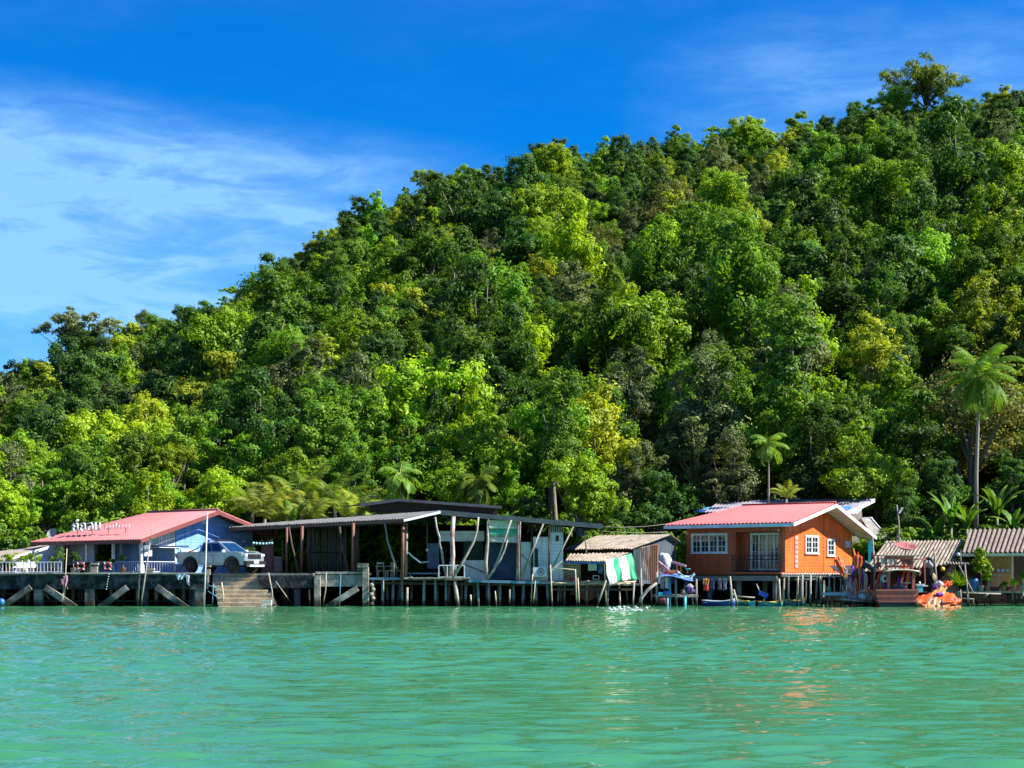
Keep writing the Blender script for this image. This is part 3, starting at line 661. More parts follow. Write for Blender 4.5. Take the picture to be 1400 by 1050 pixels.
# ================= blue house =================
def build_blue():
    fr = Fr(193, 100); t = thing('blue_house', 'blue boarded house with pink corrugated roof and open veranda on the pier', 'house', fr.p(4, 5, 1.93))
    of, og = .9, 1.1; zE, zR = 3.93, 5.78; Lf = 9.4; bR = 5.0; bB = 10.2
    r = MB(); am = .035
    A = fr.p(-og, -of, zE); Bp = fr.p(Lf + .6, -of, zE - .03); R0 = fr.p(-og, bR, zR); R1 = fr.p(Lf * .62, bR, zR); E = fr.p(-og, bB + of, zE + .05); 
    r.corr(Bp, A, R0, R1, 46, am, rows=5); r.corr(E, fr.p(Lf * .62, bB + of, zE + .05), R1, R0, 40, am, rows=4)
    r.build('roof', m_pink, t)
    rb = MB(); rb.tube([R0 + Vector((0, 0, .05)), R1 + Vector((0, 0, .05))], .09, 6); rb.build('ridge_cap', mat('dark_pink_ridge', (.30, .09, .09), .7), t)
    fa = MB(); dn = Vector((0, 0, -.14))
    fa.beam(A + dn, Bp + dn, .04, .2); fa.beam(A + dn + cF * -.03, R0 + dn + cF * -.03, .05, .22); fa.beam(R0 + dn + cF * -.03, E + dn + cF * -.03, .05, .22); fa.build('fascia', mat('dark_red_fascia', (.19, .045, .04), .6), t)
    # gable wall (blue part) as pentagon
    def wz(b): return zE - .1 + (zR - zE) * (1 - abs(b - bR) / (bR + of)) * 1.0
    b0, b1 = fr.B(240), fr.B(346)
    g = MB(); g.poly([fr.p(0, b0, 1.93), fr.p(0, b1, 1.93), fr.p(0, b1, wz(b1)), fr.p(0, bR, wz(bR)), fr.p(0, b0, wz(b0))], .12, -cF); 
    fr.box(g, .13, Lf * .62, b0, b0 + .12, 1.93, wz(b0) - .1); fr.box(g, .13, Lf * .62, b1 - .12, b1, 1.93, wz(b1) - .1); g.build('wall', m_blue, t)
    l = MB(); l.poly([fr.p(0, .3, 3.56), fr.p(0, b0 - .03, 3.56), fr.p(0, b0 - .03, wz(b0) - .02), fr.p(0, .3, wz(.3) - .02)], .05, -cF); l.build('lattice_panel', planks('lattice_panel', (.55, .60, .62), .14, 'Y', .2, .6, .3), t)
    tr = MB(); fr.box(tr, -.05, .05, b0 - .07, b0 + .0, 1.95, 3.459); fr.box(tr, -.08, .06, -.1, b0 + .3, 3.46, 3.56); tr.build('trim', m_white, t); tr = MB(); fr.box(tr, -.05, .05, b1 - .02, b1 + .09, 1.95, 3.7); tr.build('trim', m_white, t)
    bb = MB(); bb.beam(fr.p(-.05, .3, 3.54), fr.p(-.6, b0 + .5, 3.54), .12, .1); bb.build('sunshade_roll', mat('navy_canvas', (.02, .05, .12), .7), t)
    win(t, fr, 's', fr.B(249), fr.B(266), 2.55, 3.28, 2, 1, 1, fw=.1)
    for pa, pb, ya, yb in ((262, 268, 714, 709), (275, 281, 715, 706)):
        v = MB(); za, zb = fr.Z(ya, 0, 3), fr.Z(yb, 0, 3); fr.box(v, -.05, 0, fr.B(pa), fr.B(pb), za, zb); v.build('vent', m_white, t)
    # veranda posts
    for px in (85, 119, 155, 193):
        a = fr.A(px, 0); p = MB(); z1 = zE - .1; p.box(fr.p(a, 0, (1.93 + z1) / 2), (.15, .15, z1 - 1.93), rz=-TH)
        if px == 193: p.box(fr.p(a, 0, 2.2), (.26, .26, .5), rz=-TH)
        p.build('post', m_white, t)
    for px in (131, 166, 97): a = fr.A(px, 2.2); p = MB(); p.box(fr.p(a, 2.2, 2.95), (.16, .16, 2.04), rz=-TH); p.build('post', m_lav, t)
    w = MB(); fr.box(w, fr.A(166, 4), fr.A(131, 4), 4.5, 4.62, 1.93, 2.9); w.build('half_wall', m_dark, t)
    w = MB(); fr.box(w, 1.8, 2.6, 3.2, 4.4, 1.93, 3.75); fr.box(w, 4.3, 5.0, 3.4, 4.4, 1.93, 3.75); w.build('partition', m_dark, t)
    w = MB(); fr.box(w, fr.A(130, 1.2) , fr.A(88, 1.2), 1.1, 1.2, 2.45, 3.75); w.build('screen_wall', m_lav, t)
    w = MB(); w.slab(fr.p(0.1, .1, zE - .25), fr.p(Lf, .1, zE - .25), fr.p(Lf, b0, zE - .25 + .55), fr.p(.1, b0, zE + .3), .04); w.build('ceiling', mat('dim_ceiling', (.12, .11, .1), .8), t)
    s = MB(); s.box(fr.p(-.02, .45, 3.15) + cF * -.06, (.04, .55, .42), rz=-TH); tag(one(s, 'notice_board', m_lav, 'small pale notice board hanging beside the white veranda post', 'notice board'))
    # wall lamp
    q = MB(); c = fr.p(-.05, fr.B(331), 3.95); q.lathe(c + cF * -.12, [(.0, .06), (.07, .04), (.11, -.08)], 10, caps=False); q.beam(c, c + cF * -.12, .03, .03)
    tag(one(q, 'wall_lamp', m_white, 'small white lamp high on the blue gable wall', 'lamp'))
    # sign on the roof
    sg = thing('roof_sign', 'white raised letter sign in Thai script standing on the pink roof', 'sign', fr.p(5.5, .5, zE + .3))
    try:
        cu = bpy.data.curves.new('sign_text', 'FONT'); cu.body = '\u0e16\u0e4d\u0e16\u0e2d\u0e19'; cu.size = 1.32; cu.extrude = .04; cu.offset = .0
        to = bpy.data.objects.new('letters', cu); COL.objects.link(to); dg = bpy.context.evaluated_depsgraph_get(); me = bpy.data.meshes.new_from_object(to.evaluated_get(dg))
        bpy.data.objects.remove(to); xs = [v.co.x for v in me.vertices]; w0, w1 = min(xs), max(xs)
        pa, pb = fr.p(fr.A(99, .4), .4, 0), fr.p(fr.A(137, .4), .4, 0); k = (pb - pa).length / (w1 - w0)
        X = (pb - pa).normalized(); Zv = Vector((0, 0, 1)); n_ = X.cross(Zv)
        for v in me.vertices:
            x, y, z = v.co; v.co = pa + X * ((x - w0) * k) + Zv * (fr.Z(726, 7, .4) + y * .70) - n_ * -z - Vector(sg['_o'])
        me.materials.append(m_white); lo = bpy.data.objects.new('letters', me); COL.objects.link(lo); lo.parent = sg
    except Exception as e: print('TEXT', e)
    # thin second line of script strokes
    mb = MB(); rr = random.Random(4); px = 143
    while px < 178:
        h = rr.choice((6, 6, 9)); p0 = fr.p(fr.A(px, .4), .4, fr.Z(725, 6, .4)); kx = fr.p(fr.A(px + 3, .4), .4, p0.z); 
        mb.tube([p0, p0 + Vector((0, 0, h * .04)), kx + Vector((0, 0, h * .045)), kx + Vector((0, 0, .04))], .022, 5); px += 4.4
    mb.build('small_letters', m_white, sg)
    mb = MB(); z = fr.Z(729, 6, .4); mb.beam(fr.p(fr.A(90, .4), .4, z - .12), fr.p(fr.A(180, .4), .4, z - .12), .05, .05)
    for px in (106, 126, 148, 172): mb.beam(fr.p(fr.A(px, .4), .4, z - .28), fr.p(fr.A(px, .4), .4, z + .3), .035, .035)
    mb.build('sign_frame', m_black, sg)
    # railings
    rail('veranda_railing', 'pale lavender veranda railing with close upright bars below the pink roof', fr.p(fr.A(131), 0, 0), fr.p(fr.A(194), 0, 0), PZ, 2.62, 22, m_lav)
    rail('side_railing', 'pale railing from the white corner post to the pickup tail', fr.p(-.05, .12, 0), fr.p(-.05, b0, 0), PZ, 2.62, 12, m_lav)
    rail('promenade_railing', 'white promenade railing at far left in front of potted plants', W(-20, 0, 98.4) - Vector((0, 0, W(0, 0, 98.4).z)), W(84, 0, 98.4) - Vector((0, 0, W(0, 0, 98.4).z)), PZ, 2.58, 22, m_white)
build_blue()

def build_annex():
    t = thing('grey_roofed_annex', 'low white annex with weathered grey-brown roof at far left behind the railing', 'house', W(40, HY, 106) * 1.0)
    r = MB(); A = W(-40, 772, 101); B = W(110, 752, 104); C = W(116, 735, 110); D = W(50, 736, 112); 
    r.slab(W(-60, 775, 102), W(18, 765, 102), W(120, 734, 108), W(40, 736, 111), .08); r.build('roof', mat('dusty_roof', (.36, .30, .25), .9, col2=(.26, .21, .18), scale=2, bump=.3), t)
    f = MB(); f.beam(W(17, 763, 101.9), W(85, 743, 105), .05, .16); f.build('fascia', m_white, t)
    w = MB(); w.poly([W(18, 784, 102.4), W(86, 784, 105.3), W(86, 744, 105.3), W(18, 766, 102.4)], .15, (.6, -.8, 0)); w.build('wall', m_lav, t)
    # second pale roof end seen through the veranda
    t = thing('beige_gable_shed', 'small beige roofed shed seen through the open veranda', 'shed', W(148, HY, 112))
    r = MB(); r.slab(W(112, 771, 111.5), W(140, 757, 111.5), W(166, 757, 114), W(140, 770, 114), .1); r.slab(W(140, 757, 111.5), W(168, 768, 111.5), W(190, 768, 114), W(166, 757, 114), .1); r.build('roof', m_fib, t)
    w = MB(); w.poly([W(118, 783, 111.7), W(162, 783, 111.7), W(162, 768, 111.7), W(140, 759, 111.7), W(118, 770, 111.7)], .1, (0, -1, 0)); w.build('wall', m_cream, t)
build_annex()

# ================= timber hall =================
HD = 1.62
def build_hall():
    t = thing('timber_hall', 'large open timber hall with low corrugated roof and driftwood posts on stilts', 'hall', Vector((-4, 100, HD)))
    E0, E1, Ap, Bk = W(312, 721, 104), W(552, 709, 97.2), W(605, 698, 98.6), W(338, 717.5, 107)
    r = MB(); r.corr(E0, E1, Ap, Bk, 62, .03, rows=4, wob=.01)
    Vr = W(824, 717.5, 97.4); r.corr(Ap + Vector((0, -.35, 0)), Vr, W(824, 717, 108), W(600, 698.5, 110), 46, .03, rows=4, wob=.01)
    r.corr(Bk, Ap, W(600, 698.5, 110), W(400, 712, 114), 40, .03, rows=3)
    r.build('roof', m_fibg, t)
    dn = Vector((0, 0, -.13)); f = MB(); f.beam(E0 + dn, E1 + dn, .05, .2); f.build('fascia', mat('red_brown_fascia', (.16, .075, .05), .7), t)
    f = MB(); f.beam(E1 + Vector((0, -.03, -.12)), Ap + Vector((0, -.38, -.09)), .05, .13); o = f.build('fascia', m_white, t); o['label'] = 'white painted fascia board'
    f = MB(); f.beam(Ap + Vector((-.1, -.42, -.13)), Vr + Vector((0, -.06, -.09)), .06, .27); f.build('fascia', mat('grey_fascia', (.17, .17, .17), .8), t)
    # soffit rafters and ceiling
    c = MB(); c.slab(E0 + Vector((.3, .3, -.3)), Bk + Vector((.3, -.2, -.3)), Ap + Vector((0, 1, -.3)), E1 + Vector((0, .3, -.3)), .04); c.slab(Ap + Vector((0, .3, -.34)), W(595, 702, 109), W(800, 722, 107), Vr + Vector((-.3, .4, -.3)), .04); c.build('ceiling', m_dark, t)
    # raised monitor roof
    mo = MB(); a0, a1, a2 = W(492, 689, 103), W(545, 682, 103), W(686, 692, 103)
    bk = Vector((-1.5, 5, 0)); mo.corr(a0, a1, a1 + bk, a0 + bk, 14, .03); mo.corr(a1, a2, a2 + bk, a1 + bk, 34, .03); mo.build('raised_roof', m_fibg, t)
    mf = MB(); mf.beam(a0 + dn * .6 + Vector((0, -.05, 0)), a1 + dn * .6 + Vector((0, -.05, 0)), .06, .16); mf.beam(a1 + dn * .6 + Vector((0, -.055, 0)), a2 + dn * .6 + Vector((0, -.055, 0)), .06, .16); mf.build('raised_fascia', mat('charcoal_board', (.10, .11, .12), .7), t)
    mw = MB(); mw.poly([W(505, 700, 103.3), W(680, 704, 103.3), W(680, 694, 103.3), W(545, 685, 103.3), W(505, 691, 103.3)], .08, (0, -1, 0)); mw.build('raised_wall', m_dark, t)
    # floors
    fl = MB(); fl.box(((W(372, 0, 104).x + W(640, 0, 98).x) / 2, 103, HD - .05), (W(640, 0, 98).x - W(372, 0, 104).x, 9.8, .1)); fl.build('floor', planks('dark_deck', (.20, .15, .11), .16, 'X', .08), t)
    f2 = MB(); x0, x1 = W(640, 0, 98).x + .004, W(772, 0, 98).x; f2.box(((x0 + x1) / 2, 102.4, HD - .17), (x1 - x0, 9, .1)); f2.build('floor', MATS['dark_deck'], t)
    e = MB(); e.beam(W(505, 791, 97.9), W(560, 791, 97.9), .08, .13); e.beam(W(641, 794, 97.6), W(768, 797.5, 97.6), .08, .16); e.build('edge_board', m_bluep, t)
    e = MB(); rr = random.Random(2)
    for i in range(16): a = 555 + i * 5.6; e.box(W(a, 790 + rr.uniform(-.6, .6), 97.7), (.24, .5, .07), rz=rr.uniform(-.05, .05))
    e.build('deck_boards', m_drift, t)
    # back and side walls: dark boards with narrow gaps
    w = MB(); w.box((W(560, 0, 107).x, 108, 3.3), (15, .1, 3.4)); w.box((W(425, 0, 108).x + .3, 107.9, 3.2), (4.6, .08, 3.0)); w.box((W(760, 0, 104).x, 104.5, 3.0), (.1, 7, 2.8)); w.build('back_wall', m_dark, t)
    bw = MB(); rr = random.Random(8)
    x = 426
    while x < 474:
        p = W(x, 783, 103); bw.tube([(p.x, 103 + rr.uniform(-.03, .03), PZ), (p.x + rr.uniform(-.05, .05), 103, W(0, 721 - (x - 426) * .05, 103).z + .1)], rr.uniform(.028, .045), 5); x += rr.uniform(1.5, 2.9)
    bw.build('bamboo_screen', mat('grey_bamboo', (.20, .18, .14), .8, col2=(.09, .08, .065), scale=5), t)
    bm_ = MB(); bm_.beam(W(424, 755, 102.9), W(474, 756, 102.9), .05, .06); bm_.build('screen_batten', m_dark, t)
    # posts
    def post(pts, r, m, Y=98.2, nm='post'):
        mb = MB(); mb.tube([W(a, b, Y) for a, b in pts], r, 8); mb.build(nm, m, t)
    post([(392, 721), (392, 786)], .07, m_brown, 101); post([(413, 719), (412, 786)], .10, m_brown, 100.5); post([(423, 720), (422, 750), (424, 786)], .13, m_dwood, 101.5)
    post([(483, 715), (482, 792)], .10, m_brown, 98.6); post([(489, 715), (488, 792)], .14, m_dwood, 100); post([(551, 709), (550, 793)], .10, m_brown, 97.8); post([(556, 712), (555, 792)], .08, m_wood, 98.4)
    post([(395, 720), (399, 745), (406, 773), (408, 786)], [.05, .06, .06, .07], m_dwood, 100.2, 'driftwood_brace'); post([(464, 720), (468, 750), (474, 770), (476, 792)], [.07, .06, .07, .09], m_dwood, 98.8, 'driftwood_brace')
    post([(526, 714), (530, 740), (537, 762), (543, 778)], [.06, .05, .06, .05], m_wood, 97.9, 'driftwood_brace')
    post([(595, 707), (597, 722), (601, 735), (601, 743), (604, 753), (606, 770), (611, 791)], [.05, .055, .07, .055, .08, .065, .075], m_drift, 97.9, 'driftwood_brace')
    post([(620, 706), (618, 735), (619, 760), (617, 792)], [.12, .13, .14, .15], mat('patchy_painted_trunk', (.50, .46, .43), .8, col2=(.30, .14, .11), scale=1.2, mix=.55, contrast=.1), 97.9)
    post([(654, 707), (652, 726), (647, 742), (634, 766), (619, 791)], [.06, .065, .07, .075, .08], m_drift, 97.5, 'driftwood_brace')
    post([(667, 709), (667, 738), (664, 770), (666, 792)], [.06, .09, .11, .09], m_drift, 98)
    post([(699, 711), (690, 737), (683, 760), (676, 777), (667, 791)], [.05, .055, .06, .075, .07], m_drift, 97.4, 'driftwood_brace')
    post([(694, 738), (690, 752), (684, 765), (675, 779)], [.04, .045, .06, .05], m_drift, 97.35, 'driftwood_brace')
    post([(710, 712), (709, 742), (708, 793)], [.11, .10, .11], MATS['patchy_painted_trunk'], 97.9)
    post([(743, 716), (712, 790)], [.05, .055], m_wood, 97.5, 'driftwood_brace'); post([(751, 716), (751, 795)], .06, m_brown, 97.8); post([(784, 720), (755, 777)], [.045, .05], m_wood, 97.3, 'driftwood_brace')
    post([(727, 715), (727, 795)], .05, m_dwood, 98.3)
    # infill panels
    def panel(x0, x1, y0, y1, m, Y, nm, th=.05, tilt=0):
        mb = MB(); mb.slab(W(x0, y1, Y), W(x1, y1 + tilt, Y), W(x1, y0 + tilt, Y), W(x0, y0, Y), th); return mb.build(nm, m, t)
    m_gw = mat('grey_white_panel', (.62, .62, .56), .7, col2=(.34, .33, .29), scale=1.6, mix=.42)
    panel(602, 662, 726, 740, m_gw, 99.5, 'wall_panel'); panel(635, 665, 766, 793, m_gw, 99.0, 'wall_panel'); panel(712, 727, 741, 793, m_gw, 98.4, 'wall_panel')
    panel(729, 750, 734, 795, m_wboard, 98.3, 'boarded_wall'); panel(752, 770, 717, 794, m_wboard, 98.1, 'boarded_wall')
    for i in range(6): panel(753 + i * 3, 754.4 + i * 3, 717, 728, m_dark, 98.02, 'vent_slat', .02)
    panel(760, 764, 732, 740, m_dark, 98.04, 'vent', .02); panel(731, 735.5, 750, 777, m_dark, 98.22, 'window', .03)
    panel(668, 707, 741, 792, mat('blue_grey_tinted_glass', (.03, .07, .12), .5, col2=(.006, .012, .02), scale=.7, spec=.2), 98.7, 'glazed_screen'); panel(634, 660, 741, 766, mat('dark_green_glass', (.006, .03, .018), .5, spec=.2), 99.3, 'glazed_screen')
    sh = MB(); 
    for i, (y0, y1, m) in enumerate(((711, 722, 1), (722, 731, 2), (731, 741, 3))):
        a, b = W(668, y1, 98.0), W(708, y1 + 1, 98.0); c, d = W(708, y0 + 1, 98.25), W(668, y0, 98.25); s_ = MB(); s_.corr(d, a, b, c, 4, .03)
        s_.build('corrugated_sheet', mat(*(('pale_green_sheet', (.74, .80, .56)), ('green_sheet', (.12, .60, .36)), ('cream_sheet', (.82, .76, .58)))[i], .6, var=.3, scale=3), t)
    # curtains strip, string of things inside
    br = MB(); br.beam(W(636, 772, 98.9), W(664, 783, 98.9), .05, .05); br.beam(W(713, 757, 98.3), W(728, 774, 98.3), .04, .04); br.build('brace', m_dwood, t)
    pts = []
    for px, zt in ((510, HD), (523, HD), (537, HD), (549, HD), (580, HD), (595, HD), (609, HD), (637, HD), (653, HD), (668, HD - .1), (684, HD - .1), (702, HD - .1), (716, HD - .15), (733, HD - .15), (748, HD - .15)):
        p = W(px, 0, 98); pts.append((p.x, 98 + (px * 7 % 5) * .12, zt - .1))
    for px in range(512, 770, 17):
        for Y in (101, 104): pts.append((W(px, 0, Y).x, Y, HD - .2))
    stilts(t, pts, .085, mat('grey_green_stilt', (.30, .34, .32), .85, col2=(.12, .14, .13), scale=3, tide=True), wob=.05)
    s = MB(); s.tube([W(622, 794, 97.6), W(624, 812, 97.6), W(627, 834, 97.6)], [.10, .12, .11], 8); s.build('stilt', m_drift, t)
    k = MB(); k.beam(W(505, 797, 98.4), W(765, 800, 98.4), .12, .14); k.build('cross_beam', m_dwood, t)
build_hall()
def hall_things():
    rail('white_landing_rail', 'short white rail standing on the hall deck between driftwood posts', Vector((W(600, 0, 97.5).x, 97.5, 0)), Vector((W(635, 0, 97.5).x, 97.5, 0)), HD, W(0, 773, 97.5).z, 3, m_white, thick=.06, bal=.06)
    h = MB(); pts = [W(555, 752, 98.2), W(563, 762, 98.2), W(575, 771, 98.2), (W(586, 770, 98.2)), W(597, 762, 98.2), W(603, 754, 98.2)]
    L_, Rr_ = [], []
    for i, p in enumerate(pts): w = (.03, .28, .45, .45, .28, .03)[i]; L_.append(Vector(p) + Vector((0, -w, .06 * (w > .1)))); Rr_.append(Vector(p) + Vector((0, w, .12 * (w > .1))))
    vs = L_ + Rr_; h.add(vs + [v + Vector((0, 0, -.02)) for v in vs], [(i, i + 1, i + 7, i + 6) for i in range(5)] + [(i + 18, i + 19, i + 13, i + 12) for i in range(5)])
    t = thing('hammock', 'dark blue hammock slung between two posts at the front of the timber hall', 'hammock', W(580, 775, 98.2)); h.build('cloth', mat('navy_hammock', (.10, .26, .34), .8), t)
    r = MB(); r.tube([W(550, 745, 98), pts[0]], .015, 5); r.tube([pts[-1], W(605, 751, 98)], .015, 5); r.build('rope', m_drift, t)
    # dining chairs and table in the shade
    def chair(px, Y, rz, lab):
        t = thing('wooden_chair', lab, 'chair', Vector((W(px, 0, Y).x, Y, HD)), 'wooden chairs in the shade of the hall'); t.rotation_euler.z = rz; t['_o'] = (0, 0, 0)
        m = MB(); m.box((0, 0, .45), (.44, .44, .04)); m.build('seat', m_bamb, t)
        for x in (-.2, .2):
            for y in (-.2, .2): m = MB(); m.beam((x, y, 0), (x, y, .43 if y < 0 else .95), .04, .04); m.build('leg', m_bamb, t)
        m = MB(); m.box((0, .2, .9), (.36, .03, .1)); m.box((0, .2, .72), (.36, .03, .05)); m.build('backrest', m_bamb, t)
    chair(521, 99.2, .3, 'pale wooden chair left of the table in the shaded hall'); chair(533, 98.8, -1.2, 'pale wooden chair right of the table near the brown post'); chair(541, 99.6, 2.2, 'pale wooden chair furthest right, partly behind the driftwood brace')
    t = thing('dining_table', 'low wooden table between chairs in the shaded hall', 'table', Vector((W(527, 0, 99.8).x, 99.8, HD))); t['_o'] = (0, 0, 0)
    m = MB(); m.box((0, 0, .72), (1.2, .7, .05)); m.build('tabletop', m_wood, t)
    for x in (-.5, .5):
        for y in (-.28, .28): m = MB(); m.box((x, y, .35), (.06, .06, .69)); m.build('leg', m_wood, t)
    m = MB(); m.box(W(580, 784, 99), (1.9, .6, .08)); 
    for x in (-.8, .8): m.box(W(580, 788, 99) + Vector((x, 0, 0)), (.08, .5, .2))
    one(m, 'low_bench', m_bluep, 'low blue-grey bench behind the hammock in the hall', 'bench')
    b = MB(); b.lathe(W(584, 752, 99.5), [(.0, -.09), (.07, -.06), (.09, 0), (.07, .06), (0, .09)], 10); b.tube([W(584, 750, 99.5), W(584, 715, 99.5)], .008, 4); one(b, 'hanging_globe_lamp', m_white, 'small white globe hanging in the dark of the hall above the hammock', 'lamp')
    c = MB(); c.box(W(592, 760, 100), (.7, .06, 1.5)); one(c, 'blue_grey_screen', mat('blue_grey_cloth', (.10, .14, .19), .8), 'blue-grey cloth screen hanging behind the hammock', 'screen')
    # air conditioner
    t = thing('air_conditioner', 'white outdoor air conditioner unit mounted on the white boards of the hall', 'air conditioner', W(738, 788, 98))
    m = MB(); m.box(W(738, 782, 97.95), (.8, .3, .55)); m.build('casing', m_white, t)
    m = MB(); c = W(739.5, 782, 97.79); m.torus(c, .2, .02); m.torus(c, .12, .012); m.torus(c, .05, .02); m.build('fan_grille', m_black, t)
hall_things()

# ================= shack =================
def build_shack():
    fr = Fr(864, 99); t = thing('corrugated_shack', 'low shack with weathered corrugated roof and rusty sheet wall beside the orange house', 'shack', fr.p(2, 2, 1.4))
    zE, zA, zB = 3.38, 4.28, 3.78
    E0, E1 = fr.p(5.1, 0, zE), fr.p(0, 0, zE); A0, A1 = fr.p(5.6, 4.0, zA), fr.p(0, 4.0, zA)
    r = MB(); r.corr(E0, E1, A1, A0, 26, .035, rows=5, wob=.02, seed=4); r.corr(fr.p(0, 5.3, zB), fr.p(5, 5.3, zB), A0, A1, 24, .035, rows=3); r.build('roof', m_fib, t)
    w = MB(); w.poly([fr.p(.3, .6, 1.3), fr.p(.3, 5.0, 1.3), fr.p(.3, 5.0, zB - .1), fr.p(.3, 4, zA - .1), fr.p(.3, .6, zE - .0)], .06, -cF); w.build('gable_wall', planks('dark_blue_grey_boards', (.055, .075, .10), .2, 'Y', .1), t)
    w = MB(); fr.box(w, .35, 5.0, .7, .76, 1.3, zE); fr.box(w, 4.9, 4.96, .8, 4.8, 1.3, zE + .2); w.build('front_wall', m_dark, t)
    # rusty sheet leaning over the gable front
    s = MB(); s.corr(W(876, 748, 98.8), W(899, 744, 98.6), W(900, 796, 98.2), W(879, 792, 98.4), 9, .02, wob=.01, rows=4); s.build('rusty_sheet', m_rust, t)
    s = MB(); s.corr(W(889, 745.5, 98.55), W(900, 744, 98.45), W(899, 799, 98.1), W(889, 797, 98.2), 4, .02, rows=4); o = s.build('rusty_sheet', mat('red_rust_sheet', (.62, .16, .07), .85, col2=(.40, .16, .10), scale=2), t)
    s = MB(); s.slab(W(866, 790, 98.9), W(875, 792, 98.9), W(875, 749, 98.9), W(866, 752, 98.9), .04); s.build('side_panel', planks('grey_green_boards', (.14, .17, .16), .12, 'X', .1), t)
    # veranda roof
    v = MB(); v.corr(W(773, 766, 96.9), W(828, 767.5, 96.7), W(861, 755.5, 98.9), W(779, 757, 99.4), 16, .03, wob=.02); v.build('veranda_roof', m_fib, t)
    v = MB(); v.beam(W(772, 768.5, 96.95), W(828, 770, 96.75), .06, .12); v.build('blue_fascia', mat('blue_fascia', (.05, .16, .38), .5), t)
    # lattice block screen with real holes
    l = MB(); p0 = W(771, 795, 98.6); k = .043
    for i in range(9): x = p0.x + i * .118; l.box((x, 98.6, W(0, 781, 98.6).z), (.05, .06, 1.15))
    for j in range(9): l.box((p0.x + .47, 98.6, W(0, 794 - j * 3.2, 98.6).z), (1.0, .052, .045))
    l.build('lattice_screen', m_cream, t)
    d = MB(); d.box(((W(752, 0, 98).x + W(880, 0, 98).x) / 2, 100.6, 1.26), (W(880, 0, 98).x - W(752, 0, 98).x, 5.5, .1)); d.build('floor', m_wood, t)
    k = MB(); rr = random.Random(6)
    for i in range(60):
        a = rr.uniform(753, 862); y = rr.uniform(799, 803); L_ = rr.uniform(.5, 1.6); c = W(a, y - 1.0, rr.uniform(97.0, 98.1)); c.z = 1.33 + rr.uniform(-.05, .12); ang = rr.uniform(-.25, .25) + (0 if rr.random() < .7 else 1.4)
        dx = Vector((math.cos(ang), math.sin(ang), rr.uniform(-.05, .08))) * L_ / 2; k.tube([c - dx, c + dx], rr.uniform(.02, .045), 5)
    k.build('bamboo_decking', m_bamb, t)
    b = MB(); b.beam(W(752, 806, 97.2), W(868, 806, 97.2), .1, .12); b.build('deck_beam', m_dwood, t)
    pts = [(W(px, 0, Y).x, Y, z) for px, Y, z in ((772, 98, 1.2), (802, 97.2, 1.2), (832, 97.2, 1.25), (847, 97.2, 1.25), (867, 97, 1.4), (876, 97.8, 2.2), (817, 99.5, 1.2), (790, 100, 1.2), (856, 100, 1.2), (890, 99, 1.3), (764, 99, 1.2))]
    stilts(t, pts, .055, m_wood, wob=.1)
    for (a, b_) in (((755, 832), (752.5, 772)), ((789, 832), (786.5, 778)), ((792, 830), (790, 790)), ((829, 832), (826, 762))):
        m = MB(); m.tube([W(*a, 96.8), W(*b_, 96.8)], [.05, .04], 6); m.build('pole', m_bamb, t)
    m = MB(); m.tube([W(751, 776, 96.8), W(787, 779, 96.8)], .03, 6); m.build('pole', m_bamb, t)
    m = MB(); m.tube([W(817, 828, 96.6), W(822, 812, 96.6), W(829, 793, 96.6)], [.06, .06, .05], 6); one(m, 'leaning_driftwood', m_drift, 'pale driftwood pole leaning against the shack deck under the tarp', 'driftwood')
    m = MB(); m.tube([W(873, 830, 96.5), W(877, 817, 96.5), W(886, 806, 96.5), W(898, 797, 96.5)], [.11, .10, .09, .07], 8); m.tube([W(873, 828, 96.5), W(884, 834, 96.3)], [.08, .05], 6); one(m, 'leaning_driftwood', m_drift, 'thick bleached driftwood branch leaning out of the water by the rusty sheet', 'driftwood')
    # pipe chimney
    m = MB(); m.tube([W(802, 757, 98), W(799, 725, 98)], .045, 7); one(m, 'vent_pipe', m_metal, 'pale vent pipe standing above the shack veranda roof', 'pipe')
    # striped tarp
    n, r_ = 28, 14; vs = []
    for j in range(r_ + 1):
        for i in range(n + 1):
            u, v_ = i / n, j / r_
            top = W(827 + 37 * u, 765 - 9 * u + 1.5 * math.sin(u * 3.1), 96.6 + 2.0 * u); bot = W(833 + 38 * u, 801 - 8 * u - 3 * math.sin(u * 3.1), 96.4 + 1.9 * u)
            p = top.lerp(bot, v_); p.y += .10 * math.sin(u * 17 + v_ * 2) * (.3 + v_) ; p.x += .03 * math.sin(v_ * 9 + u * 5); vs.append(p)
    tp = MB()
    for j in range(r_):
        for i in range(n):
            s_ = (i / n); m = 0 if s_ < .27 else 1 if s_ < .47 else 0 if s_ < .76 else 1; k0 = j * (n + 1) + i
            tp.f.append([k0, k0 + 1, k0 + n + 2, k0 + n + 1]); tp.m.append(m); tp.sm.append(True)
    tp.v = [tuple(p) for p in vs]
    o = one(tp, 'striped_tarp', [mat('white_tarp', (.78, .78, .76), .6, trans=.25, var=.1), mat('green_tarp', (.02, .42, .20), .55, trans=.25, var=.15)], 'green and white striped tarp hanging from the shack veranda roof', 'tarp')
    sd = o.modifiers.new('thickness', 'SOLIDIFY'); sd.thickness = .01
    # items under the veranda
    m = MB(); m.slab(W(804, 780, 97.6), W(816, 780, 97.6), W(816, 771, 97.6), W(804, 771, 97.6), .02); one(m, 'hanging_towel', m_white, 'white towel hanging under the blue veranda edge', 'towel')
    m = MB(); m.slab(W(818, 783, 97.5), W(824, 785, 97.5), W(824, 770, 97.5), W(818, 770, 97.5), .03); one(m, 'hanging_shirt', mat('blue_cloth', (.06, .18, .36), .8), 'blue shirt hanging beside the white towel', 'shirt')
    m = MB()
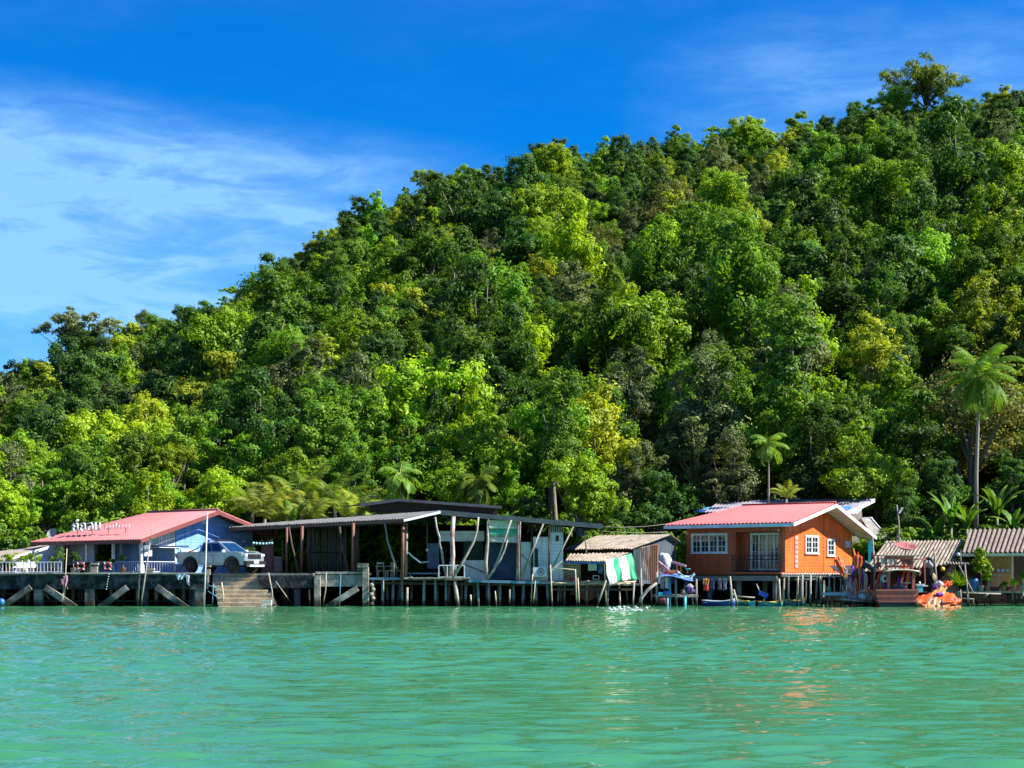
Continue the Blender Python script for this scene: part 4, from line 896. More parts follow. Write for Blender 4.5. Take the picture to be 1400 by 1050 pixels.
    for a, b_ in (((811, 797), (811, 787)), ((819, 797), (819, 787)), ((811, 787), (819, 787)), ((811, 792), (819, 792))): m.beam(W(*a, 97.4), W(*b_, 97.4), .04, .04)
    one(m, 'metal_frame_stand', m_metal, 'small grey metal frame stand on the shack deck', 'stand')
    m = MB(); m.box(W(784, 793, 98.0), (.4, .3, .3)); m.box(W(779, 791, 98.0), (.15, .3, .45)); one(m, 'red_bundle', mat('dusty_red_cloth', (.42, .09, .10), .8), 'dusty red bundle in front of the lattice screen', 'bundle')
build_shack()

# ================= orange house =================
def build_orange():
    fr = Fr(1073, 100); z0 = 2.0; t = thing('orange_house', 'orange boarded house with red roof and white windows on stilts', 'house', fr.p(3.5, 4, 0))
    Lf = 7.03; w = 8.2; zE, zR, zB = 4.93, 6.2, 4.3; bR = 4.1; of = 1.0; og = 1.15
    A = fr.p(-og, -of, zE); Bp = fr.p(Lf + 1, -of, zE); R0 = fr.p(-og, bR, zR); R1 = fr.p(Lf - 1.5, bR, zR); E = fr.p(-og, w + of, zB); E2 = fr.p(Lf + 1, w + of, zB)
    r = MB(); r.corr(Bp, A, R0, R1, 34, .035, rows=7, wob=.0); r.corr(E, E2, R1, R0, 34, .035, rows=5); r.corr(E2, Bp, R1, R1 + cF * .01, 30, .03, rows=4); r.build('roof', m_red, t)
    rc = MB(); rc.tube([R0 + Vector((0, 0, .04)), R1 + Vector((0, 0, .04))], .08, 6); rc.build('ridge_cap', mat('dark_red_ridge', (.35, .07, .06), .7), t)
    fa = MB(); dn = Vector((0, 0, -.16)); fa.beam(A + dn, Bp + dn, .04, .2); o = fa.build('fascia', mat('pale_blue_fascia', (.55, .68, .78), .5), t)
    fa = MB(); s_ = cF * -.03; fa.beam(A + dn + s_, R0 + dn + s_, .05, .2); fa.beam(R0 + dn + s_, E + dn + s_, .05, .2); fa.build('fascia', m_white, t)
    so = MB(); d2 = Vector((0, 0, -.22)); so.slab(A + d2 + cG * .1, fr.p(-.02, -of + .1, zE - .22), fr.p(-.02, bR, zR - .22), R0 + d2, .02); so.slab(R0 + d2 + cG * .02, fr.p(-.02, bR + .02, zR - .22), fr.p(-.02, w + of, zB - .22), E + d2, .02)
    so.slab(Bp + d2, fr.p(Lf + 1, .0, zE - .05), fr.p(-og, .0, zE - .05), A + d2, .02); so.build('soffit', mat('pale_soffit', (.62, .58, .54), .7), t)
    # walls
    def gz(b): return (zE + (zR - zE) * (b + of) / (bR + of) if b < bR else zR + (zB - zR) * (b - bR) / (w + of - bR)) - .25
    g = MB(); g.poly([fr.p(0, 0, z0), fr.p(0, w, z0), fr.p(0, w, gz(w)), fr.p(0, bR, gz(bR)), fr.p(0, 0, gz(0))], .14, -cF); g.build('gable_wall', m_orange, t)
    f = MB(); fr.box(f, 3.45, Lf, 0, .14, z0, zE - .2); fr.box(f, 3.45, 3.59, .145, .9, z0, zE - .2); fr.box(f, .145, 3.445, .76, .9, z0 + .1, zE - .1); fr.box(f, .145, 3.445, -.05, .1, zE - .5, zE - .2); fr.box(f, .145, .4, 0, .14, z0, zE - .51)
    fr.box(f, Lf - .14, Lf, .145, w, z0, zE - .3); fr.box(f, .2, Lf - .145, w - .14, w, z0, zB - .1); f.build('front_wall', m_dorange, t)
    fl = MB(); fr.box(fl, .0, Lf, -.12, w, z0 - .16, z0 - .003); fl.build('floor', m_dorange, t)
    win(t, fr, 'f', 3.97 + .12, 6.65 - .1, 3.2, 4.3, 4, 2, 3, fw=.08)
    win(t, fr, 'f', .62, 2.75, z0 + .15, 4.3, 4, 2, 4, name='door', off=.76, fw=.07)
    win(t, fr, 's', 2.4, 3.85, 3.15, 4.15, 2, 2, 3, fw=.07); win(t, fr, 's', 5.05, 5.85, 3.02, 3.98, 1, 2, 3, fw=.07); 
    v = MB(); fr.box(v, -.03, -.001, 7.3, 7.9, 3.55, 3.95)
    for i in range(4): fr.box(v, -.06, -.031, 7.3, 7.9, 3.58 + i * .1, 3.62 + i * .1)
    v.build('vent', m_lav, t)
    v = MB()
    for i in range(7): fr.box(v, -.05, -.001, 1.12, 1.45, 2.25 + i * .28, 2.47 + i * .28)
    v.build('glass_block', mat('glass_block', (.38, .36, .36), .3), t)
    for b_ in (.0,):
        q = MB(); fr.box(q, -.02, .0, 4.55, 4.6, z0, gz(4.5)); fr.box(q, -.03, .03, -.02, .05, z0, gz(0)); q.build('cover_strip', m_dorange, t)
    for bb in (fr.p(-.15, .35, zE - .42), fr.p(.35, -.15, zE - .42), fr.p(Lf - .2, -.15, zE - .5)):
        q = MB(); q.lathe(bb, [(0, -.1), (.06, -.07), (.06, .02), (.03, .06), (0, .06)], 8); q.build('bulb', m_cream, t)
    # stilts and ring beam
    b = MB(); bz = 1.62; b.beam(fr.p(.2, -.5, bz), fr.p(Lf - .2, -.5, bz), .22, .30); b.beam(fr.p(.1, w * .4, bz - .02), fr.p(Lf, w * .4, bz - .02), .2, .28); b.beam(fr.p(.1, w, bz - .02), fr.p(Lf, w, bz - .02), .2, .28)
    b.build('ring_beam', mat('green_grey_concrete', (.22, .24, .20), .9, col2=(.12, .13, .11), scale=2), t)
    b = MB()
    for bb in (.4, 1.8, 3.2, 4.6, 6, 7.4): fr.box(b, .1, Lf, bb - .06, bb + .06, 1.62, z0 - .17)
    b.build('joist', m_dwood, t)
    for a in (.4, 2.9, 5, Lf - .3):
        for bb in (-.45, 2.5, 5.2, 8.0): m = MB(); m.box(fr.p(a, bb, .3), (.2, .2, 2.4), rz=-TH); m.build('stilt', m_conc, t)
    # balcony railing (own thing is fixed to house -> part)
    m = MB(); zb, zt = z0, 2.98
    for z in (zt, zt - .22, zb + .08): m.beam(fr.p(.1, -.35, z), fr.p(3.45, -.35, z), .05, .05); m.beam(fr.p(.05, -.35, z), fr.p(.05, .0, z), .05, .05); m.beam(fr.p(3.5, -.35, z), fr.p(3.5, .0, z), .05, .05)
    for i in range(25): a = .1 + 3.35 * i / 24; m.beam(fr.p(a, -.35, zb), fr.p(a, -.35, zt if i % 6 == 0 else zt - .2), .022 if i % 6 else .05, .022 if i % 6 else .05)
    m.build('balcony_railing', m_black, t)
    m = MB(); fr.box(m, .0, 3.5, -.42, -.125, z0 - .12, z0 - .01); m.build('balcony_floor', m_dorange, t)
build_orange()

def build_back_house():
    t = thing('grey_roofed_house', 'cream house with grey-purple roof rising behind the orange house', 'house', W(1100, HY, 112) * 1.0)
    A, B, C, D = W(962, 700, 110), W(1163, 697.5, 109), W(1196, 681, 113), W(985, 684.5, 117)
    r = MB(); r.corr(A, B, C, D, 44, .035, rows=4); r.build('roof', mat('purple_grey_sheet', (.22, .20, .25), .7, scale=1.5), t)
    f = MB(); dn = Vector((0, 0, -.14)); f.beam(B + dn, C + dn, .06, .24); f.build('fascia', m_white, t)
    l = MB(); l.corr(W(948, 700, 111.5), W(967, 700, 110.8), W(990, 689, 116.9), W(978, 690, 117), 6, .03); l.build('blue_sheet', mat('blue_sheet', (.06, .22, .52), .5), t)
    b = MB(); b.corr(W(1146, 697, 107.4), W(1163, 696, 107.1), W(1165, 691.5, 108.4), W(1149, 692, 108.7), 5, .03); b.build('blue_sheet', MATS['blue_sheet'], t)
    w = MB(); w.box((W(1171, 0, 110).x, 110.6, 3.6), (.75, .8, 5.2)); w.build('wall', m_cream, t)
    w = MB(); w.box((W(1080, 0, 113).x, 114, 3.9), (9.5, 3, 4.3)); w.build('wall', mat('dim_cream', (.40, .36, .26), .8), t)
    a = MB(); a.slab(W(1150, 700, 108.2), W(1178, 697, 108.2), W(1171, 703, 106.8), W(1146, 706, 106.8), .06); a.build('small_eave', m_white, t)
    a = MB(); a.slab(W(1177, 709, 110.2), W(1192, 708.5, 110.2), W(1214, 736, 107.5), W(1196, 738, 107.5), .05); a.build('awning', mat('awning_underside', (.34, .33, .28), .8), t)
    a = MB(); a.beam(W(1178, 709, 110.1), W(1193, 708.5, 110.1), .06, .16); a.beam(W(1191, 708.5, 110.1), W(1215, 736.5, 107.4), .05, .13); a.build('awning_edge', m_white, t)
    a = MB(); a.box(W(1176, 733, 108), (1.0, .1, .4)); a.build('lintel', m_cream, t)
    a = MB(); a.box((W(1172, 0, 108).x, 108, 2.9), (.9, .3, 3.0)); a.build('wall', m_cream, t)
    m = MB(); m.slab(W(1187, 775, 106.5), W(1194, 762, 106.5), W(1194, 733, 106.5), W(1187, 741, 106.5), .08); one(m, 'blue_surfboard_panel', mat('cyan_board', (.03, .36, .52), .4), 'tall bright blue board leaning behind the cream wall', 'board')
    m = MB(); m.tube([W(1194, 832, 97), W(1196, 780, 97), W(1193, 733, 97)], [.05, .05, .035], 6); one(m, 'mooring_pole', m_wood, 'tall thin grey pole standing left of the fishing boat', 'pole')
build_back_house()

# ================= right-hand houses =================
def build_right():
    t = thing('tiled_shed', 'weathered corrugated roof shed behind the fishing boat and pink dish', 'shed', W(1250, HY, 101) * 1.0)
    E1 = W(1299, 773, 99.5); A1 = W(1316, 738.5, 102.5); A0 = W(1212, 739.5, 104.5); E0 = W(1181, 781, 101.2)
    r = MB(); r.corr(E0, E1, A1, A0, 22, .055, rows=6, wob=.015, seed=9); r.build('roof', m_fib, t)
    w = MB(); w.box((W(1250, 0, 103).x, 103.2, 1.9), (5.2, .1, 2.6)); w.box((W(1195, 0, 103).x, 102.5, 1.7), (.1, 2.5, 1.8)); w.build('wall', m_dark, t)
    d = MB(); d.box((W(1250, 0, 101).x, 101.6, .82), (6.4, 3.4, .1)); d.build('floor', m_wood, t)
    stilts(t, [(W(px, 0, 100).x, 100 + (px % 3) * .8, z) for px, z in ((1190, 1.9), (1210, .8), (1230, .8), (1250, .8), (1270, .8), (1286, 2.3), (1299, 2.3), (1312, .8))], .06, m_wood)
    t = thing('ochre_house', 'long ochre house with ribbed tile roof and cream fascia at far right', 'house', W(1370, HY, 101) * 1.0)
    e0, e1 = W(1315, 755.5, 99.5), W(1440, 754.5, 97.8); a1, a0 = W(1452, 722, 101.5), W(1325, 724, 103.2)
    r = MB(); r.corr(e0, e1, a1, a0, 19, .065, rows=9, wob=.004, seed=2); r.build('roof', mat('pinkish_tile', (.22, .17, .135), .9, col2=(.11, .085, .07), scale=2.5, bump=.3), t)
    f = MB(); dn = Vector((0, -.04, -.14)); f.beam(e0 + dn, e1 + dn, .05, .17); f.build('fascia', m_cream, t)
    w = MB(); w.slab(W(1350, 808, 101), W(1384, 808, 100.8), W(1384, 759, 100.8), W(1350, 759, 101), .1); w.build('wall', mat('ochre_plaster', (.46, .30, .10), .8, scale=1.5), t)
    w = MB(); w.slab(W(1318, 808, 102.3), W(1452, 808, 101.8), W(1452, 757, 101.8), W(1318, 757, 102.3), .1); w.build('inner_wall', m_dark, t)
    w = MB(); w.beam(W(1384, 808, 100.4), W(1384, 760, 100.4), .1, .1); w.build('post', m_cream, t)
    d = MB(); d.box((W(1375, 0, 100).x, 100.4, .82), (6.2, 3.4, .12)); d.build('floor', m_wood, t)
    for i, (x0, x1) in enumerate(((1338, 1353), (1354, 1367), (1368, 1382), (1383, 1410))):
        p = MB(); p.slab(W(x0, 809, 98.9), W(x1, 809, 98.9), W(x1, 802, 98.9), W(x0, 802, 98.9), .05); p.build('side_board', mat('maroon_board', (.13, .03, .045), .7), t)
    stilts(t, [(W(px, 0, 98.9).x, 98.9 + (px % 4) * .6, .85) for px in (1325, 1342, 1349, 1367, 1384, 1398, 1412)], .055, m_wood, seed=5)
    # pans on the wall, shelf
    for i, px in enumerate((1365, 1371, 1378)):
        p = MB(); c = W(px, 780, 100.6); p.lathe(c, [(0, .05), (.10, .045), (.125, .0)], 14, axis=(0, 1, 0)); p.torus(c, .125, .012, m=1); p.beam(c + Vector((0, -.01, .12)), c + Vector((0, -.01, .22)), .02, .015, m=1)
        one(p, 'frying_pan', [m_metal, m_black], ('leftmost', 'middle', 'rightmost')[i] + ' of three round pans hanging on the ochre wall', 'pan', 'pans hanging on the ochre wall')
    s = MB()
    for z in (786, 793, 799): s.box(W(1359, z, 100.2), (.75, .35, .03))
    for x in (1351.5, 1367): s.beam(W(x, 808, 100.05), W(x, 784, 100.05), .03, .03)
    one(s, 'shelf_rack', m_metal, 'grey shelf rack standing against the ochre wall', 'shelf')
    # front jetty poles
    t = thing('pole_jetty', 'rickety jetty of thin poles with a walkway rail at the far right', 'jetty', W(1325, HY, 98) * 1.0)
    b = MB(); b.tube([W(1294, 810, 98), W(1368, 812, 98)], .05, 6); b.build('rail', m_wood, t)
    b = MB(); b.tube([W(1312, 818, 97.7), W(1332, 819, 97.7)], .035, 6); b.build('rail', m_wood, t)
    for a, c in (((1314, 832), (1313, 806)), ((1325, 830), (1319, 772)), ((1332, 832), (1330, 820)), ((1347, 816), (1351, 811)), ((1323, 832), (1323, 812)), ((1396, 818), (1401, 809))):
        m = MB(); m.tube([W(*a, 97.7), W(*c, 97.7)], [.05, .045], 6); m.build('pole', m_wood, t)
    m = MB(); m.tube([W(1311, 773, 97.8), W(1331, 811, 97.8)], .04, 6); m.build('pole', m_drift, t)
    m = MB(); m.tube([W(1314, 808, 98.2), W(1313, 752, 98.2)], [.05, .05], 6); one(m, 'lamp_post', m_black, 'dark post carrying a small pale lamp between the two tiled roofs', 'lamp post')
    m = MB(); m.lathe(W(1310, 758, 98.1), [(0, -.12), (.1, -.08), (.12, .02), (.06, .1), (0, .1)], 10); one(m, 'round_lamp', m_lav, 'small pale round lamp hanging on the dark post', 'lamp')
    # rag-like edge of shed: corrugated offcuts
    m = MB(); m.corr(W(1290, 770, 98.9), W(1326, 772, 98.6), W(1326, 769, 99.5), W(1290, 767.5, 99.8), 9, .04); one(m, 'loose_sheet', m_fib, 'short strip of corrugated sheet between the two tiled roofs', 'sheet')
build_right()

def added_dark_bank():
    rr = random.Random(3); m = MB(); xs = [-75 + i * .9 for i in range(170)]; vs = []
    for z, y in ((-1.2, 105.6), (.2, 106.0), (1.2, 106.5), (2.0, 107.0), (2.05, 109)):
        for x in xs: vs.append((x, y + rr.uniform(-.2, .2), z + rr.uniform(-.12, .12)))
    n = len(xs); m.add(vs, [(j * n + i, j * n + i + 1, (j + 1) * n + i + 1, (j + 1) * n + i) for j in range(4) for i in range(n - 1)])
    o = m.build('added_shade_bank', mat('under_house_shade_black', (.012, .011, .009), .95, scale=2, spec=0)); tag(o, kind='structure')  # added bank, coloured near-black to stand in for shade beneath the houses
added_dark_bank()
# bamboo jetty right of orange house
def build_jetty():
    t = thing('bamboo_jetty', 'thin-legged bamboo jetty beside the orange gable wall', 'jetty', W(1115, HY, 98.5) * 1.0)
    rr = random.Random(12); m = MB()
    for i in range(26): a = 1070 + i * 3.6; m.tube([W(a, 785.5, 98.2), W(a + 2, 784, 101)], rr.uniform(.03, .05), 5)
    m.beam(W(1068, 787.5, 98.2), W(1165, 788, 98.0), .06, .08); m.beam(W(1088, 792, 98.3), W(1118, 791.5, 98.3), .06, .12); m.build('decking', mat('bleached_bamboo', (.52, .50, .44), .8, col2=(.30, .28, .24), scale=5), t)
    for px, py, Y, r_ in ((1072, 790, 98, .07), (1078, 788, 98.5, .06), (1091, 787, 98, .06), (1097, 786, 97.8, .065), (1102, 795, 99, .05), (1108, 785, 97.8, .065), (1117, 787, 98.4, .055), (1121, 788, 97.8, .07), (1129, 800, 98.5, .05), (1134, 785, 97.8, .05), (1141, 786, 98.2, .05), (1150, 790, 98, .05), (1156, 790, 98.4, .05), (1162, 787, 98, .05)):
        k = rr.uniform(-3, 3); s = MB(); s.tube([W(px + k, 834, Y), W(px + k * .3 + rr.uniform(-1, 1), 812, Y), W(px, py, Y)], [r_, r_ * .95, r_ * .85], 7); s.build('leg', m_drift if rr.random() < .6 else m_wood, t)
    m = MB(); m.tube([W(1067, 834, 97.7), W(1066, 815, 97.7), W(1065, 791, 97.7)], [.07, .07, .06], 7); m.build('leg', m_drift, t)
    m = MB(); m.box((W(1140, 0, 97.5).x, 97.6, W(0, 812, 97.6).z), (1.25, .8, .16)); one(m, 'blue_platform', mat('sky_blue_paint', (.20, .50, .62), .6, col2=(.35, .50, .52), scale=4), 'faded sky blue plank platform low beside the bamboo legs', 'platform')
    m = MB(); m.lathe(W(1133.5, 809, 97.5), [(.0, 0), (.11, 0), (.12, .2), (.08, .28), (0, .28)], 10); one(m, 'green_jug', mat('green_plastic', (.02, .32, .20), .4), 'small green plastic jug on the sky blue platform', 'jug')
    # poles standing in the water in front of the orange house
    for i, (a, b_, lab) in enumerate((((1000, 834), (998, 788), 'bleached upright pole in the water before the orange house beam'), ((1008, 834), (1003, 806), 'short white leaning stump pole in the water before the orange house'))):
        m = MB(); A_, B_ = W(*a, 97), W(*b_, 97); m.tube([A_, A_.lerp(B_, .5) + Vector((.05, 0, 0)), B_], [.07, .07, .05], 7)
        if i == 0: m.tube([W(999.5, 818, 97), W(1004, 811, 96.95)], .035, 5)
        one(m, 'mooring_pole', m_drift, lab, 'pole')
    m = MB(); m.tube([W(1003, 815, 97.2), W(1032, 817, 97.2)], .04, 6); one(m, 'horizontal_pole', m_drift, 'pale pole lying level across the water under the orange house', 'pole')
build_jetty()
# ---------------------------------------------------------------- pickup truck
def build_truck():
    o = Vector((W(300, 0, 100).x, 100.4, PZ)); yaw = R(-32)
    t = thing('pickup_truck', 'blue-grey pickup truck parked on the pier above the landing steps', 'pickup truck', o); t.rotation_euler.z = yaw; t['_o'] = (0, 0, 0)
    m_body = mat('blue_grey_car_paint', (.27, .35, .40), .28, var=.05, spec=.6, metal=.25); m_tyre = mat('tyre_rubber', (.02, .02, .02), .8); m_trim = m_black
    def arc(cx, r, n=9): return [(cx + r * math.cos(a), .42 + r * math.sin(a)) for a in [math.pi * i / (n - 1) for i in range(n)]]
    prof = [(-2.66, .62), (-2.68, 1.18), (-2.62, 1.27), (-.98, 1.27), (-.95, 1.24), (1.15, 1.24), (1.45, 1.28), (2.2, 1.23), (2.52, 1.15), (2.63, .98), (2.65, .6), (2.45, .48)]
    prof += [(1.70 + .55, .48)] + [(x, max(z, .48)) for x, z in arc(1.70, .53)] + [(1.70 - .55, .48)] + [(-1.55 + .55, .48)] + [(x, max(z, .48)) for x, z in arc(-1.55, .52)] + [(-1.55 - .55, .48)]
    pf = []
    for p in prof:
        if not pf or (abs(p[0] - pf[-1][0]) + abs(p[1] - pf[-1][1])) > .005: pf.append(p)
    n = len(pf); cx, cz = 0, .9; vs = []
    for y, k in ((-.95, .965), (-.97, .99), (-.90, 1.0), (.90, 1.0), (.97, .99), (.95, .965)):
        for x, z in pf:
            taper = 1 - .10 * max(0, (x - 1.9) / .8) ** 2 - .04 * max(0, (-x - 2.2) / .5)
            zz = z if z < 1.0 else cz + (z - cz) * k
            vs.append((x if abs(x) < 2.4 else x * (1 - .02 * (abs(y) > .92)), y * taper, zz))
    b = MB(); fs = [(i * n + j, i * n + (j + 1) % n, (i + 1) * n + (j + 1) % n, (i + 1) * n + j) for i in range(5) for j in range(n)]
    b.add(vs, fs, smooth=False); b.add(vs[:n], [tuple(reversed(range(n)))]); b.add(vs[-n:], [tuple(range(n))])
    # cabin roof and pillars
    def ring(x0, x1, z, w0): return [(x0, -w0, z), (x1, -w0, z), (x1, w0, z), (x0, w0, z)]
    b.add([(-.95, -.86, 1.23), (1.45, -.86, 1.24), (1.45, .86, 1.24), (-.95, .86, 1.23), (-.78, -.68, 1.82), (.50, -.68, 1.84), (.50, .68, 1.84), (-.78, .68, 1.82)], [(4, 5, 6, 7), (0, 1, 5, 4), (1, 2, 6, 5), (2, 3, 7, 6), (3, 0, 4, 7)])
    b.add([(-.78, -.68, 1.82), (.50, -.68, 1.84), (.50, .68, 1.84), (-.78, .68, 1.82), (-.6, -.52, 1.875), (.36, -.52, 1.89), (.36, .52, 1.89), (-.6, .52, 1.875)], [(4, 5, 6, 7), (0, 1, 5, 4), (1, 2, 6, 5), (2, 3, 7, 6), (3, 0, 4, 7)])
    b.box((2.0, 0, 1.255), (.9, 1.1, .05)); b.build('body', m_body, t)
    g = MB()   # glass as slightly proud panes
    def lerp3(a, c, k): return tuple(a[i] + (c[i] - a[i]) * k for i in range(3))
    def quad_on(P, u0, u1, v0, v1, off): 
        A, B, C, D = [Vector(p) for p in P]; f = lambda u, v: (A * (1 - u) + B * u) * (1 - v) + (D * (1 - u) + C * u) * v; nn = (B - A).cross(D - A).normalized() * off
        g.slab(f(u0, v0) + nn, f(u1, v0) + nn, f(u1, v1) + nn, f(u0, v1) + nn, .008)
    ws = [(1.45, -.86, 1.24), (1.45, .86, 1.24), (.50, .68, 1.84), (.50, -.68, 1.84)]; quad_on(ws, .06, .94, .05, .93, .006)
    sp = [(-.95, -.86, 1.23), (1.45, -.86, 1.24), (.50, -.68, 1.84), (-.78, -.68, 1.82)]; quad_on(sp, .08, .44, .1, .88, .006); quad_on(sp, .47, .88, .1, .88, .006)
    sq = [(1.45, .86, 1.24), (-.95, .86, 1.23), (-.78, .68, 1.82), (.50, .68, 1.84)]; quad_on(sq, .12, .53, .1, .88, .006); quad_on(sq, .56, .92, .1, .88, .006)
    bk = [(-.95, .86, 1.23), (-.95, -.86, 1.23), (-.78, -.68, 1.82), (-.78, .68, 1.82)]; quad_on(bk, .1, .9, .1, .85, .006)
    g.build('glass', mat('blue_tinted_car_glass', (.005, .03, .09), .12, spec=.35), t)
    bd = MB(); bd.box((-1.8, 0, 1.262), (1.5, 1.55, .03)); bd.build('bed_liner', m_trim, t)
    for x in (1.70, -1.55):
        for s in (-1, 1):
            w = MB(); w.lathe((x, s * .82, .42), [(.40, -.14), (.42, -.10), (.42, .10), (.40, .14), (.28, .14)] if s > 0 else [(.28, -.14), (.40, -.14), (.42, -.10), (.42, .10), (.40, .14)], 22, axis=(0, 1, 0)); 
            wo = thing_part('wheel', t, (x, s * .82, .42)); w.build('tyre', m_tyre, wo)
            r = MB(); 
            for k in range(6): a = k * math.pi / 3; r.beam((x, s * .97, .42), (x + .26 * math.cos(a), s * .965, .42 + .26 * math.sin(a)), .05, .03)
            r.lathe((x, s * .90, .42), [(.0, -.02), (.27, -.02), (.27, .02), (0, .02)], 18, axis=(0, 1, 0)); r.build('rim', mat('dark_alloy', (.06, .06, .065), .35, metal=.7), wo)
            f = MB(); f.torus((x, s * .965, .42), .555, .035, axis=(0, 1, 0), seg=14, ms=5, a0=0, a1=math.pi) if False else None
    fl = MB()
    for x in (1.70, -1.55):
        for s in (-1, 1):
            pts = [(x + .56 * math.cos(math.pi * i / 12), s * .965, .42 + .56 * math.sin(math.pi * i / 12)) for i in range(13)]
            q = MB(); q.tube(pts, .04, 5); q.build('wheel_arch', m_trim, t)
    gr = MB(); gr.box((2.62, 0, .98), (.07, 1.15, .28)); 
    for i in range(3): gr.box((2.635, 0, .86 + i * .07), (.02, 1.1, .015))
    gr.build('grille', m_trim, t)
    bp = MB(); bp.box((2.66, 0, .60), (.22, 1.76, .24)); bp.build('bumper', m_trim, t); sk = MB(); sk.box((2.72, 0, .44), (.26, 1.3, .12)); sk.build('skid_plate', m_lav, t)
    pl = MB(); pl.box((2.785, 0, .66), (.02, .42, .16)); pl.build('number_plate', m_white, t)
    for s in (-1, 1):
        h = MB(); h.box((2.50, s * .74, 1.06), (.30, .30, .14), rz=-s * .25); h.build('headlight', mat('headlight_glass', (.75, .8, .85), .1, spec=1), t)
        mi = MB(); mi.box((1.12, s * 1.02, 1.31), (.12, .22, .15)); mi.beam((1.12, s * .84, 1.24), (1.12, s * .95, 1.28), .04, .04); mi.build('mirror', m_white, t)
        for x in (.1, -.55): d = MB(); d.box((x, s * .978, 1.08), (.16, .02, .03)); d.build('door_handle', m_trim, t)
        ss = MB(); ss.beam((1.05, s * .95, .42), (-.9, s * .95, .42), .12, .06); ss.build('side_step', m_trim, t)
        rb = MB(); rb.tube([(-.95, s * .7, 1.27), (-1.0, s * .62, 1.68), (-1.25, s * .7, 1.45), (-1.8, s * .76, 1.28)], .035, 6); rb.build('roll_bar', m_trim, t)
        tl = MB(); tl.box((-2.66, s * .86, 1.02), (.06, .14, .3)); tl.build('tail_light', mat('red_lens', (.4, .01, .01), .2), t)
        dl = MB(); dl.box((.28, s * .972, .86), (.012, .006, .62)); dl.box((1.18, s * .972, .86), (.012, .006, .55)); dl.box((-.78, s * .972, .9), (.012, .006, .55)); dl.box((.2, s * .972, .56), (1.9, .006, .012)); dl.build('door_seam', m_trim, t)
    for x in (.25, -.45): rk = MB(); rk.box((x, 0, 1.97), (.07, 1.25, .05)); rk.box((x, .55, 1.92), (.08, .06, .12)); rk.box((x, -.55, 1.92), (.08, .06, .12)); rk.build('roof_bar', m_trim, t)
def thing_part(name, parent, loc):
    o = bpy.data.objects.new(name, None); COL.objects.link(o); o.parent = parent; o['_o'] = (0, 0, 0); return o
build_truck()

